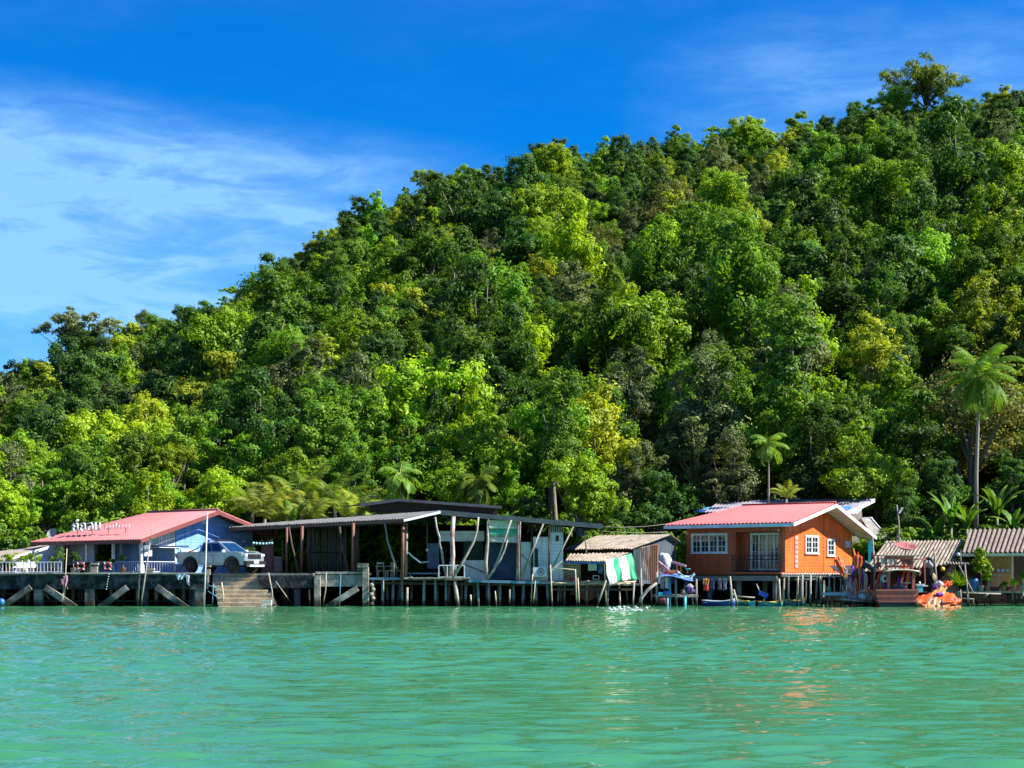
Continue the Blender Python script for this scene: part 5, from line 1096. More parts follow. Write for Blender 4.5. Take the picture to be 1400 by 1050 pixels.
# ---------------------------------------------------------------- left promenade things
def left_things():
    def ring_(px, py, Y, lab):
        t = MB(); t.torus(W(px, py, Y), .19, .06, axis=(0, 1, 0), seg=20, ms=8)
        for k in range(4): a = math.pi / 4 + k * math.pi / 2; t.torus(W(px, py, Y) + Vector((.22 * math.cos(a), 0, .22 * math.sin(a))), .075, .02, axis=(-math.sin(a), 0, math.cos(a)), seg=8, ms=4, m=1)
        one(t, 'life_ring', [mat('faded_red', (.30, .05, .05), .7), m_white], lab, 'life ring', 'life rings on the promenade')
    ring_(110.5, 774, 98.0, 'red life ring hung on the promenade railing beside the dark pillar'); ring_(147, 774, 98.7, 'smaller red and white life ring on the veranda railing')
    m = MB(); m.box(W(120, 777, 98.5), (.36, .36, .72)); m.box(W(120, 769, 98.5), (.46, .46, .06)); one(m, 'stone_pillar', m_concd, 'dark square pillar stub on the pier between the two life rings', 'pillar')
    m = MB(); c = W(129, 771, 98.6); m.box(c, (.5, .3, .12)); m.box(W(129, 779, 98.6), (.4, .28, .38)); one(m, 'cream_stand', m_concp, 'small cream box stand right of the dark pillar stub', 'stand')
    d = thing('satellite_dish', 'grey mesh satellite dish standing at the left end of the pink roof', 'satellite dish', W(71, 737, 103)); c = W(71, 729, 103)
    q = MB(); q.lathe(c, [(.0, -.09), (.12, -.085), (.22, -.05), (.31, .0), (.325, .02)], 20, axis=(-.25, -.85, .45), caps=False); q.build('dish', mat('grey_dish', (.30, .31, .32), .6), d)
    q = MB(); q.tube([c, W(71, 738, 103)], .02, 5); q.tube([c, c + Vector((-.1, -.32, .12))], .012, 4); q.build('bracket', m_black, d)
    # poles and hanging cloths on the pier face
    def pole(a, b_, Y, r, m, lab, nm='pole', k=0):
        q = MB(); A_, B_ = W(*a, Y), W(*b_, Y); q.tube([A_, A_.lerp(B_, .5) + Vector((k, 0, 0)), B_], [r, r * .9, r * .8], 6); one(q, nm, m, lab, 'pole')
    pole((88, 815), (91.5, 750), 97.7, .035, m_bamb, 'thin pale pole with pink cloth tied to it on the pier face'); pole((85, 829), (87, 800), 97.6, .035, m_bamb, 'short pale pole in the water below the pink cloth')
    pole((192, 831), (206, 735), 97.4, .055, m_drift, 'pale bamboo pole leaning against the white veranda corner post'); pole((206, 742), (209.5, 715), 97.35, .018, m_drift, 'thin rod tip tied on the leaning bamboo pole')
    pole((188, 831), (191, 783), 97.5, .05, m_wood, 'short grey pole beside the leaning bamboo pole'); pole((279, 832), (283.5, 700), 97.2, .05, mat('white_plastic_pipe', (.72, .72, .74), .4), 'tall white pipe pole standing in front of the pickup')
    pole((305, 832), (303, 796), 96.9, .055, m_bamb, 'short pale pole left of the landing steps', k=.06); pole((373, 833), (367, 783), 96.4, .05, m_drift, 'crooked pale pole right of the landing steps', k=.08)
    pole((377, 795), (400, 827), 97.3, .03, m_drift, 'thin pale pole fallen diagonally under the right beam'); pole((424, 831), (423, 806), 97.4, .05, m_bamb, 'short pale pole left of the pale end bay'); pole((441, 831), (446, 782), 96.7, .04, m_drift, 'wavy pale stick leaning on the pale end bay', k=.07)
    pole((464, 830), (466, 784), 96.7, .03, m_bluep, 'thin blue pipe hanging over the pale end bay'); pole((556, 832), (557, 803), 97, .09, m_drift, 'stout bleached stump pole standing before the hall stilts'); pole((644, 828), (643.5, 813), 97, .06, m_bamb, 'short stump pole sticking from the water under the hall')
    pole((679, 832), (677, 808), 97, .045, m_bamb, 'thin stump pole in the water left of the hall panels'); pole((696.5, 826), (697, 806), 97, .05, m_drift, 'short pale stump pole below the glazed screen of the hall'); pole((726, 830), (728, 785), 97, .04, m_bamb, 'thin yellow pole standing before the air conditioner'); pole((729, 826), (732, 794), 96.9, .04, m_bamb, 'second thin yellow pole leaning before the air conditioner')
    def cloth(pts, m, nm, lab, cat, seed=1, d=.05):
        rr = random.Random(seed); mb = MB(); n = 8; vs = []
        (a, b_, c, e, Y) = pts
        for j in range(n + 1):
            for i in range(n + 1):
                u, v = i / n, j / n; p = W(*a, Y).lerp(W(*b_, Y), u).lerp(W(*e, Y).lerp(W(*c, Y), u), v); vs.append(p + Vector((rr.uniform(-.02, .02), math.sin(u * 14 + v * 3) * d * (.3 + v), rr.uniform(-.03, .03))))
        k = n + 1; mb.add(vs, [(j * k + i, (j + 1) * k + i, (j + 1) * k + i + 1, j * k + i + 1) for j in range(n) for i in range(n)], smooth=True)
        mb.add([v + Vector((0, .03, 0)) for v in vs], [(j * k + i, j * k + i + 1, (j + 1) * k + i + 1, (j + 1) * k + i) for j in range(n) for i in range(n)], smooth=True)
        return one(mb, nm, m, lab, cat)
    m_pk = mat('faded_pink_cloth', (.55, .26, .28), .8, col2=(.34, .20, .26), scale=6)
    cloth(((86, 788), (92, 787), (93, 806), (85, 801), 97.55), m_pk, 'hanging_net', 'bundle of faded pink cloth tied to the thin pole on the pier face', 'cloth', 2, .1); cloth(((83, 793), (87, 791), (87, 800), (83, 799), 97.5), m_pk, 'hanging_net', 'small pink rag left of the tied pink bundle', 'cloth', 3, .08)
    cloth(((240, 785), (254, 785), (250, 792), (243, 793), 97.85), mat('pale_blue_cloth', (.50, .66, .72), .8), 'hanging_towel', 'pale blue towel draped over the pier edge below the pickup tail', 'towel', 4); cloth(((253, 785), (259, 786), (259.5, 801), (256, 799), 97.84), m_lav, 'hanging_towel', 'narrow white towel hanging lower beside the pale blue towel', 'towel', 5)
    cloth(((197, 746), (204, 745), (204, 751), (197, 751), 98.3), m_white, 'white_board', 'small white board by the leaning bamboo pole top', 'board', 6, .0)
    # rope with floats
    t = thing('float_string', 'string of small white floats hanging down the dark pier face', 'float string', W(147, 790, 97.85)); 
    for i in range(7): q = MB(); q.lathe(W(149 - i * .6, 785 + i * 3.4, 97.86), [(0, -.04), (.035, 0), (0, .04)], 6); q.build('float', m_white, t)
    m = MB(); m.lathe(W(2, 823, 97), [(0, -.2), (.16, -.13), (.22, 0), (.16, .13), (0, .2)], 12, axis=(1, .2, 0)); one(m, 'blue_float', mat('blue_plastic', (.03, .18, .45), .4), 'blue plastic float at the waterline at the far left edge', 'float')
    # yellow sack, fence panels, lanterns
    m = MB(); m.box(W(342, 755, 104), (.7, .3, .55)); m.box(W(342, 748.5, 104), (.55, .22, .06)); one(m, 'yellow_crate', mat('yellow_green_plastic', (.50, .52, .05), .5), 'yellow-green crate behind the pickup bonnet', 'crate')
    f = thing('brown_fence', 'dark reddish brown board fence right of the pickup', 'fence', W(366, 780, 102)); m = MB(); m.slab(W(358, 783, 102), W(373, 783, 102), W(373, 746, 102), W(358, 746, 102), .06); m.build('panel', planks('maroon_planks', (.15, .05, .05), .11, 'X', .1), f)
    for px in (358, 373.5, 386): q = MB(); q.beam(W(px, 784, 102), W(px, 738, 102), .07, .07); q.build('post', m_dwood, f)
    m = MB(); m.slab(W(374.5, 783, 102), W(385, 783, 102), W(385, 761, 102), W(374.5, 761, 102), .05); m.build('low_panel', planks('brown_slats', (.22, .13, .09), .14, 'Z', .15), f)
    for i, px in enumerate((346.5, 350.5, 355, 359.5, 364, 368, 371.5)):
        q = MB(); py = 742.5 + .9 * math.sin(i * .52 * 1.0 + .0); q.lathe(W(px, py, 101.3), [(0, -.085), (.06, -.06), (.085, 0), (.06, .06), (0, .085)], 10)
        one(q, 'round_lantern', mat('pale_cyan_globe', (.35, .62, .66), .3), '%s in the string of pale round lanterns by the brown fence' % ('first', 'second', 'third', 'fourth', 'fifth', 'sixth', 'last')[i], 'lantern', 'string of pale round lanterns')
    q = MB(); q.tube([W(344, 739, 101.3), W(352, 740, 101.3), W(360, 740.5, 101.3), W(373, 738, 101.3)], .012, 4); one(q, 'lantern_cable', m_black, 'thin dark cable carrying the pale round lanterns', 'cable')
    # things on promenade: bench, table, motorbike-like clutter
    for px, lab in ((28, 'low grey bench behind the railing among potted plants'), (205, 'small grey crate lying on the pier edge by the leaning pole')):
        m = MB(); m.box(W(px, 778, 98.9 if px < 100 else 98.1), (.55, .35, .12)); m.box(W(px, 781, 98.9 if px < 100 else 98.1), (.4, .3, .12)); one(m, 'grey_bench' if px < 100 else 'grey_crate', m_wood, lab, 'bench' if px < 100 else 'crate')
    t = thing('garden_chair', 'dark slatted garden chair behind the railing left of the thin pole', 'chair', Vector((W(70, 0, 99.3).x, 99.3, PZ))); t['_o'] = (0, 0, 0)
    m = MB(); m.box((0, 0, .44), (.5, .5, .04)); m.build('seat', m_black, t); m = MB(); 
    for i in range(5): m.box((-.2 + i * .1, .24, .72), (.04, .03, .5))
    m.box((0, .24, .96), (.5, .04, .05)); m.build('backrest', m_black, t)
    for x in (-.22, .22):
        for y in (-.22, .22): m = MB(); m.box((x, y, .21), (.04, .04, .42)); m.build('leg', m_black, t)
    # floating block at steps
    m = MB(); m.box(W(365, 824, 96.2), (.55, .4, .3)); m.box(W(360.5, 829, 96.1), (.28, .3, .2)); one(m, 'foam_block', mat('dirty_foam', (.6, .56, .48), .8), 'pale foam block resting at the bottom of the landing steps', 'block')
    # pipe valve cluster at step head
    m = MB(); m.box(W(285, 782, 97.4), (.2, .2, .34)); m.box(W(285, 774, 97.4), (.28, .28, .1)); m.box(W(284, 792, 97.45), (.12, .12, .4)); one(m, 'mooring_bollard', m_concp, 'small pale mooring bollard beside the tall white pipe pole', 'bollard')
    for i, (a, b_) in enumerate((((284, 800), (301, 806)), ((284, 808), (300, 818)), ((292, 798), (290, 830)))):
        m = MB(); m.tube([W(*a, 97.5), W(*b_, 97.5)], .035, 6); one(m, 'scrap_pipe', m_bluep, ('upper', 'lower', 'upright')[i] + ' blue-green scrap pipe in the dark gap left of the landing steps', 'pipe')
    q = MB(); pts = [W(520 - 12 + a, b, 96.9) for a, b in ((0, 800), (2, 806), (-1, 812), (2, 818), (0, 826))]
    for i, p in enumerate(pts): q.lathe(p, [(0, -.14), (.12, -.05), (.13, .05), (0, .14)], 8)
    one(q, 'shell_clump', m_wood, 'knobbly clump of shells and bottles hanging beside the last pier post', 'clump')
left_things()

# ---------------------------------------------------------------- cloth helper
def drape(pts_top, pts_bot, m, name, label, cat, n=16, r=8, d=.08, seed=1, group=None, mats=None, bands=None):
    """sheet between an upper and a lower polyline of world points"""
    def along(P, u): k = u * (len(P) - 1); i = min(int(k), len(P) - 2); return Vector(P[i]).lerp(Vector(P[i + 1]), k - i)
    rr = random.Random(seed); ph = rr.uniform(0, 6); vs = []
    for j in range(r + 1):
        for i in range(n + 1):
            u, v = i / n, j / r; p = along(pts_top, u).lerp(along(pts_bot, u), v)
            vs.append(p + Vector((d * .4 * math.sin(v * 9 + u * 4 + ph), d * math.sin(u * 15 + v * 6 + ph), d * .5 * math.sin(u * 11 + v * 8 + ph))) + Vector((.2, .5, .35)) * d * math.sin(u * 41 + ph) * math.sin(v * 23 + u * 19 + ph))
    k = n + 1; mb = MB(); mb.v = [tuple(p) for p in vs]
    for j in range(r):
        for i in range(n): mb.f.append([j * k + i, j * k + i + 1, (j + 1) * k + i + 1, (j + 1) * k + i]); mb.m.append(0 if bands is None else bands(i / n, j / r)); mb.sm.append(True)
    o = one(mb, name, mats or m, label, cat, group); s = o.modifiers.new('thickness', 'SOLIDIFY'); s.thickness = .012; return o
m_or = mat('orange_cloth', (.85, .16, .03), .6, col2=(.75, .10, .02), scale=3, trans=.3); m_or2 = mat('pale_orange_cloth', (.85, .38, .13), .6, trans=.3); m_pu = mat('purple_cloth', (.20, .05, .48), .7, trans=.2); m_pkc = mat('pink_white_cloth', (.66, .42, .52), .8, trans=.2); m_rd = mat('red_cloth', (.60, .03, .03), .7); m_peach = mat('peach_tarp', (.85, .52, .32), .6, trans=.2)

# ---------------------------------------------------------------- dock between shack and orange house
def mid_things():
    t = thing('junk_platform', 'low cluttered plank platform on posts between the shack and the orange house', 'platform', Vector((W(925, 0, 98).x, 98.6, .6)))
    m = MB(); m.box((W(925, 0, 98).x, 98.9, .60), (2.5, 2.2, .14)); m.build('deck', m_wood, t)
    for px, zt in ((898, 2.0), (915, .55), (916, 1.65), (925, .55), (924, 1.6), (947, .55), (952, 1.6)):
        q = MB(); q.tube([W(px, 834, 97.9), Vector((W(px, 0, 97.9).x, 97.9, zt))], .065, 7); q.build('post', m_wood if px != 916 else m_bluep, t)
    q = MB(); q.lathe(Vector((W(936.5, 0, 97.3).x, 97.3, -.5)), [(.0, 0), (.085, 0), (.085, 1.08), (0, 1.08)], 12); one(q, 'teal_pile', m_teal, 'bright teal short pile standing in the water under the junk platform', 'pile')
    q = MB(); q.lathe(Vector((W(912.5, 0, 97.4).x, 97.4, -.5)), [(.0, 0), (.07, 0), (.07, 1.0), (0, 1.0)], 12); one(q, 'teal_pile', m_bluep, 'dull blue-green short pile at the left under the junk platform', 'pile')
    drape([W(901, 784.5, 99.6), W(912, 783.5, 99.6), W(928, 785, 99.6), W(946, 789, 99.6)], [W(901, 788, 97.6), W(913, 787, 97.6), W(928, 790, 97.6), W(948, 795, 97.6)], mat('blue_tarp', (.07, .18, .45), .55), 'blue_awning', 'blue tarp awning over the junk platform', 'tarp', d=.05)
    drape([W(926, 780, 97.7), W(934, 786, 97.6), W(942, 788, 97.6), (W(949, 783, 97.6))], [W(926, 785, 97.6), W(936, 791, 97.5), W(944, 792, 97.5), W(950, 786, 97.5)], mat('pale_blue_plastic', (.42, .56, .68), .5), 'pale_sheet', 'pale blue plastic sheet sagging at the right end of the blue awning', 'sheet', d=.04, seed=3)
    # white sack heap
    def blob(c, sz, m, nm, lab, cat, seed=1, grp=None, lump=.18):
        rr = random.Random(seed); mb = MB(); n, k = 9, 16; vs = []
        ph = [rr.uniform(0, 6) for _ in range(6)]
        for i in range(n + 1):
            a = math.pi * i / n
            for j in range(k):
                b = 2 * math.pi * j / k; f = 1 + lump * (math.sin(3 * b + ph[0] + 2 * a) * math.sin(2 * a + ph[1]) + .6 * math.sin(5 * b + ph[2]) * math.sin(3 * a + ph[3]))
                vs.append(Vector(c) + Vector((sz[0] * math.sin(a) * math.cos(b) * f, sz[1] * math.sin(a) * math.sin(b) * f, sz[2] * math.cos(a) * f)))
        mb.add(vs, [(i * k + j, i * k + (j + 1) % k, (i + 1) * k + (j + 1) % k, (i + 1) * k + j) for i in range(n) for j in range(k)], smooth=True)
        return one(mb, nm, m, lab, cat, grp)
    blob(W(908, 768, 99.6), (.42, .3, .48), mat('pale_grey_sacking', (.55, .57, .60), .8), 'grey_sack', 'pale grey covered heap against the dark shack gable', 'sack', 3)
    blob(W(941, 807, 98.2), (.35, .3, .22), mat('dark_purple_cloth', (.07, .04, .16), .8), 'purple_bundle', 'dark purple bundle on the right of the junk platform', 'bundle', 5); blob(W(935, 810, 98.1), (.2, .2, .22), mat('khaki_bag', (.22, .22, .15), .8), 'khaki_bag', 'khaki bag left of the dark purple bundle', 'bag', 6)
    blob(W(941, 802, 98.4), (.28, .22, .16), mat('grey_bag', (.25, .24, .28), .8), 'grey_bag', 'grey bag on top of the dark purple bundle', 'bag', 7)
    blob(W(905, 821, 97.8), (.25, .2, .2), mat('maroon_bag', (.13, .02, .03), .7), 'maroon_bag', 'maroon bundle hanging under the left end of the junk platform', 'bundle', 8)
    for a, b_, w, m, lab in (((900, 768), (915, 780), .10, m_pkc, 'pale pink plank slanting beside the grey heap'), ((918, 768), (938, 774), .13, m_pkc, 'long pale pink board lying high beside the orange house wall'), ((900, 777), (912, 786), .07, m_peach, 'cream plank slanting above the blue awning')):
        q = MB(); q.beam(W(*a, 98.9), W(*b_, 98.7), .25, w); one(q, 'loose_plank', m, lab, 'plank')
    q = MB()
    for a, b_ in (((906, 786), (908, 771)), ((926, 782), (925.5, 771)), ((906, 786), (926, 783)), ((908, 775), (914, 784)), ((931, 782), (931, 774))): q.beam(W(*a, 98.5), W(*b_, 98.5), .05, .05)
    one(q, 'broken_rack', mat('bright_red_paint', (.65, .07, .04), .5), 'broken red metal frame on top of the blue awning', 'frame')
    q = MB(); q.box(W(917, 781, 98.8), (.6, .4, .14)); one(q, 'orange_box', mat('tan_wood', (.48, .22, .08), .7), 'flat orange-brown wooden box under the grey heap', 'box')
    q = MB(); c = W(940, 778, 98.6); q.lathe(c, [(0, .03), (.16, .03), (.19, .0), (.03, -.02), (.03, -.25), (0, -.25)], 14); one(q, 'green_umbrella_stand', m_teal, 'teal round topped stand beside the pale pink board', 'stand')
    for px, c, lab, sd in ((905.5, m_pkc, 'pinkish towel hanging under the left of the blue awning', 4), (912, m_white, 'white towel hanging under the blue awning', 5)):
        drape([W(px - 2.5, 789, 98), W(px + 2.5, 789, 98)], [W(px - 3, 804, 98), W(px + 2.5, 806, 98)], c, 'hanging_towel', lab, 'towel', 6, 6, .04, sd)
    q = MB(); q.box(W(904, 812, 97.9), (.35, .4, .2)); one(q, 'cyan_crate', mat('cyan_plastic', (.05, .45, .60), .4), 'cyan crate at the left edge of the junk platform', 'crate'); q = MB(); q.box(W(912, 811.5, 97.9), (.5, .4, .14)); q.box(W(912, 809, 97.9), (.4, .3, .1)); one(q, 'blue_crate', mat('blue_plastic', (.03, .18, .45), .4), 'flat blue crate right of the cyan crate', 'crate')
    # cloths hanging under the orange house
    drape([W(961, 791, 98.3), W(969, 791, 98.3)], [W(962, 807, 98.3), W(968.5, 808, 98.3)], None, 'red_shirt', 'red shirt with pale yellow top hanging under the orange house beam', 'shirt', 8, 8, .05, 7, mats=[m_or2, m_rd], bands=lambda u, v: 0 if v < .5 else 1)
    for i, (px, c, lab) in enumerate(((974, mat('navy_cloth', (.03, .06, .16), .8), 'navy cloth hanging beside the red shirt'), (984, mat('mauve_cloth', (.18, .13, .20), .8), 'mauve cloth hanging in the dark under the orange house'), (991, mat('grey_blue_cloth', (.16, .22, .28), .8), 'grey-blue cloth hanging furthest right under the orange house'))):
        drape([W(px - 2.5, 791, 98.8), W(px + 2.5, 791, 98.8)], [W(px - 2, 805 + i, 98.8), W(px + 2.5, 808 - i, 98.8)], c, 'hanging_cloth', lab, 'cloth', 6, 6, .04, 11 + i)
    # skiffs under the orange house
    def skiff(p0, p1, w, h, mh, mi, label, cap=None):
        a, b_ = Vector(p0), Vector(p1); d = (b_ - a); L_ = d.length; d.normalize(); s = Vector((-d.y, d.x, 0)); t = thing('wooden_skiff', label, 'boat', (a + b_) / 2, 'small boats under the orange house')
        N_ = 14; hull = []; vs = []
        for i in range(N_ + 1):
            u = i / N_; ww = w / 2 * (1 - abs(2 * u - 1) ** 3.2) ** .8 if u > .5 else w / 2 * (1 - .35 * (1 - 2 * u) ** 2); ww = max(ww, .02); zt = h * (.78 + .5 * (2 * u - 1) ** 2 * (1 if u > .5 else .35)); c = a + d * (L_ * u)
            for k, (f, z) in enumerate(((1, zt), (.86, zt * .45), (.5, -.12), (-.5, -.12), (-.86, zt * .45), (-1, zt))): vs.append(c + s * ww * f + Vector((0, 0, z)))
        m = MB(); m.add(vs, [(i * 6 + k, (i + 1) * 6 + k, (i + 1) * 6 + k + 1, i * 6 + k + 1) for i in range(N_) for k in range(5)], 0, True); m.add(vs[:6], [(0, 1, 2, 3, 4, 5)]); ho = m.build('hull', mh, t); sd = ho.modifiers.new('thickness', 'SOLIDIFY'); sd.thickness = .03
        g = MB()
        for k in (0, 5): g.tube([vs[i * 6 + k] + Vector((0, 0, .02)) for i in range(N_ + 1)], .03, 5)
        g.build('gunwale', mi, t)
        for u in (.12, .45, .72): q = MB(); c = a + d * (L_ * u) + Vector((0, 0, h * .62)); q.box(c, (.22, w * .8, .03), rz=math.atan2(d.y, d.x)); q.build('thwart', mi, t)
        return t
    m_bh = mat('royal_blue_hull', (.015, .05, .26), .45); m_th = mat('turquoise_hull', (.02, .30, .38), .45); m_yl = mat('yellow_paint', (.75, .55, .04), .5)
    skiff((W(962, 0, 98.4).x, 98.9, 0), (W(1008, 0, 98).x, 98.2, 0), .9, .34, m_bh, m_lav, 'dark blue skiff with pale rim moored under the left of the orange house')
    skiff((W(1030, 0, 98.4).x, 98.9, 0), (W(1008, 0, 99).x, 100.4, 0), .8, .30, m_th, m_yl, 'small turquoise skiff behind the blue outboard engine'); skiff((W(1040, 0, 98).x, 98.1, 0), (W(1072, 0, 98.6).x, 98.7, 0), .9, .28, m_th, m_yl, 'turquoise skiff with yellow deck under the right of the orange house beam')
    skiff((W(1073, 0, 98.8).x, 99.4, 0), (W(1104, 0, 99.5).x, 100, 0), .9, .36, m_th, m_yl, 'yellow and turquoise skiff behind the thin legs of the bamboo jetty')
    t = thing('outboard_engine', 'royal blue engine cover tilted up between the two turquoise skiffs', 'engine', W(1043, 813, 98)); q = MB(); q.beam(W(1038, 810, 98), W(1049, 815, 98), .28, .26); q.build('cowling', mat('engine_blue', (.015, .09, .50), .35), t); q = MB(); q.tube([W(1040, 812, 98), W(1034, 798, 98)], .03, 5); q.tube([W(1046, 816, 98), W(1042, 826, 98)], .04, 5); q.build('shaft', m_metal, t)
    return blob
blob = mid_things()

# ---------------------------------------------------------------- flags and net heap
def net_heap():
    rr = random.Random(21)
    cols = [(m_or, 'orange'), (m_or2, 'pale orange'), (m_pu, 'purple'), (m_pkc, 'pink and white'), (m_rd, 'red')]
    FL = [((1147, 760), (1160, 800), 0, 0, 'orange flag drooping furthest left in front of the orange gable'), ((1152, 764), (1163, 806), 1, 0, 'pale orange flag just right of the leftmost flag'), ((1157, 776), (1166, 812), 2, 0, 'deep purple flag hanging under the left orange flag'), ((1164, 772), (1162, 812), 2, 1, 'violet flag standing between the two orange groups'),
          ((1167, 752), (1172, 815), 0, 1, 'tall orange flag before the cream wall'), ((1173, 755), (1176, 812), 0, 1, 'orange flag just right of the tallest flag'), ((1163, 790), (1170, 820), 3, 0, 'pink and white flag low in the middle of the flags'), ((1158, 792), (1168, 824), 3, 1, 'smaller pink and white flag low at the left'), ((1174, 772), (1180, 818), 2, 1, 'purple flag right of the tall orange flags'), ((1171, 780), (1178, 820), 4, 0, 'dark red flag behind the right purple flag'), ((1180, 778), (1186, 820), 3, 1, 'pink flag at the right end of the flags'), ((1170, 790), (1176, 824), 0, 0, 'small orange flag low in the middle of the flags')]
    for i, (a, b_, ci, sgn, lab) in enumerate(FL):
        Y = 96.6 + (i % 5) * .22; t = thing('flag_buoy', lab, 'flag', W(*b_, Y), 'fishing marker flags beside the boat'); T_, B_ = W(*a, Y), W(*b_, Y)
        q = MB(); q.tube([B_, T_], .018, 5); q.build('pole', m_bamb, t)
        h = (T_ - B_).length; k = .42; mb = MB(); n, r = 6, 8; s = 1 if sgn else -1; vs = []
        for j in range(r + 1):
            for x in range(n + 1):
                u, v = x / n, j / r; p = T_.lerp(B_, v * (.55 if ci != 2 else .5)); w = .34 * (1 - .55 * v); vs.append(p + Vector((s * u * w * .75 + .02 * math.sin(v * 12 + i), .06 * math.sin(u * 7 + v * 5 + i), -.30 * u - .05 * math.sin(u * 6 + i))))
        mb.add(vs, [(j * (n + 1) + x, j * (n + 1) + x + 1, (j + 1) * (n + 1) + x + 1, (j + 1) * (n + 1) + x) for j in range(r) for x in range(n)], smooth=True)
        o = mb.build('cloth', cols[ci][0], t); sd = o.modifiers.new('thickness', 'SOLIDIFY'); sd.thickness = .008
    m = MB(); m.slab(W(1134, 774, 98.6), W(1182, 773, 98.2), W(1172, 786, 96.9), W(1152, 787, 96.9), .03); m.slab(W(1152, 787, 96.9), W(1172, 786, 96.9), W(1182, 773, 98.2), W(1134, 774, 98.6), .01); one(m, 'shade_cloth', mat('dark_grey_shade_net', (.05, .05, .06), .9), 'dark grey shade cloth stretched behind the flags', 'shade cloth')
    drape([W(1184, 766, 98.6), W(1197, 776, 98.4)], [W(1178, 772, 97.4), W(1198, 786, 97.2)], mat('dark_green_net', (.06, .08, .06), .9), 'net_awning', 'dark net awning sloping left of the fishing boat', 'awning', d=.05, seed=9)
    # raft carrying the heap
    t = thing('bamboo_raft', 'pale bamboo raft under the heap of nets and buoys', 'raft', Vector((W(1178, 0, 97).x, 97, 0))); m = MB()
    for i in range(14): y = 96.2 + i * .16; m.tube([(W(1150, 0, 97).x + rr.uniform(-.2, .2), y, .42 - .0 * i), (W(1198, 0, 97).x, y, .22)], .06, 6)
    m.build('poles', m_bamb, t)
    for px in (1152, 1164, 1176, 1188): m = MB(); m.tube([(W(px, 0, 97).x, 96.3, -.6), (W(px, 0, 97).x, 96.3, .35)], .05, 6); m.build('float_post', m_dwood, t)
    cols2 = [mat('cream_net', (.55, .50, .40), .9, col2=(.35, .31, .25), scale=9, bump=.8), mat('white_foam', (.70, .70, .68), .8), mat('dark_net', (.05, .06, .055), .95, scale=9, bump=.8), mat('grey_net', (.25, .25, .24), .95, scale=9, bump=.8)]
    for i in range(15):
        px = 1155 + i * 2.7; py = 822 - 5 * math.sin(i * 1.7) - rr.uniform(0, 4); k = i % 4
        blob(W(px, py, 96.7 + rr.uniform(0, .8)), (rr.uniform(.15, .30), .22, rr.uniform(.12, .22)), cols2[k], 'net_bundle', ('cream', 'white', 'blackish', 'grey')[k] + ' net bundle on the raft beside the boat, ' + ('at the left end', 'left of the middle', 'right of the middle', 'at the right end')[i // 4], 'net', 40 + i, 'net bundles on the raft', .3)
    places = ['high at the left', 'low at the left', 'high beside the boat', 'low beside the boat', 'in the middle of the heap', 'under the purple flags', 'behind the pale leaning pole', 'at the foot of the flags', 'at the top of the heap', 'nearest the water']
    for i in range(10):
        px, py = ((1162, 798), (1161, 816), (1196, 796), (1197, 818), (1178, 808), (1170, 802), (1187, 806), (1174, 817), (1184, 797), (1190, 824))[i]; c = rr.choice((m_white, m_white, m_pkc, m_rd, mat('pale_blue_plastic', (.42, .56, .68), .5)))
        q = MB(); q.lathe(W(px, py, 96.6 + rr.uniform(0, .6)), [(0, -.11), (.07, -.08), (.10, 0), (.07, .08), (0, .11)], 10); 
        nm = {m_white.name: 'white', m_pkc.name: 'pinkish', m_rd.name: 'red'}.get(c.name, 'pale blue'); one(q, 'net_float', c, 'small %s round float among the nets, %s' % (nm, places[i]), 'float', 'net floats beside the boat')
    for i, (a, b_) in enumerate((((1172, 832), (1168, 796)), ((1190, 832), (1182, 790)), ((1186, 826), (1204, 796)), ((1148, 830), (1168, 812)), ((1154, 832), (1152, 800)))):
        q = MB(); q.tube([W(*a, 96.3), W(*b_, 96.5)], .035, 6); one(q, 'leaning_pole', m_drift, ('upright pale pole before the flags', 'pale pole leaning left beside the boat', 'thin pole crossing toward the boat cabin', 'low slanting pole at the raft left end', 'upright pole at the raft left end')[i], 'pole')
    # heap of nets wires: thin dark strands
    q = MB()
    for i in range(26):
        a = W(rr.uniform(1150, 1200), rr.uniform(795, 826), 96.5); b_ = a + Vector((rr.uniform(-.5, .5), rr.uniform(-.1, .3), rr.uniform(-.4, .4))); q.tube([a, a.lerp(b_, .5) + Vector((0, 0, -.1)), b_], .012, 4)
    one(q, 'tangled_rope', m_dwood, 'tangle of dark rope and twigs over the net heap', 'rope', kind='stuff')
net_heap()

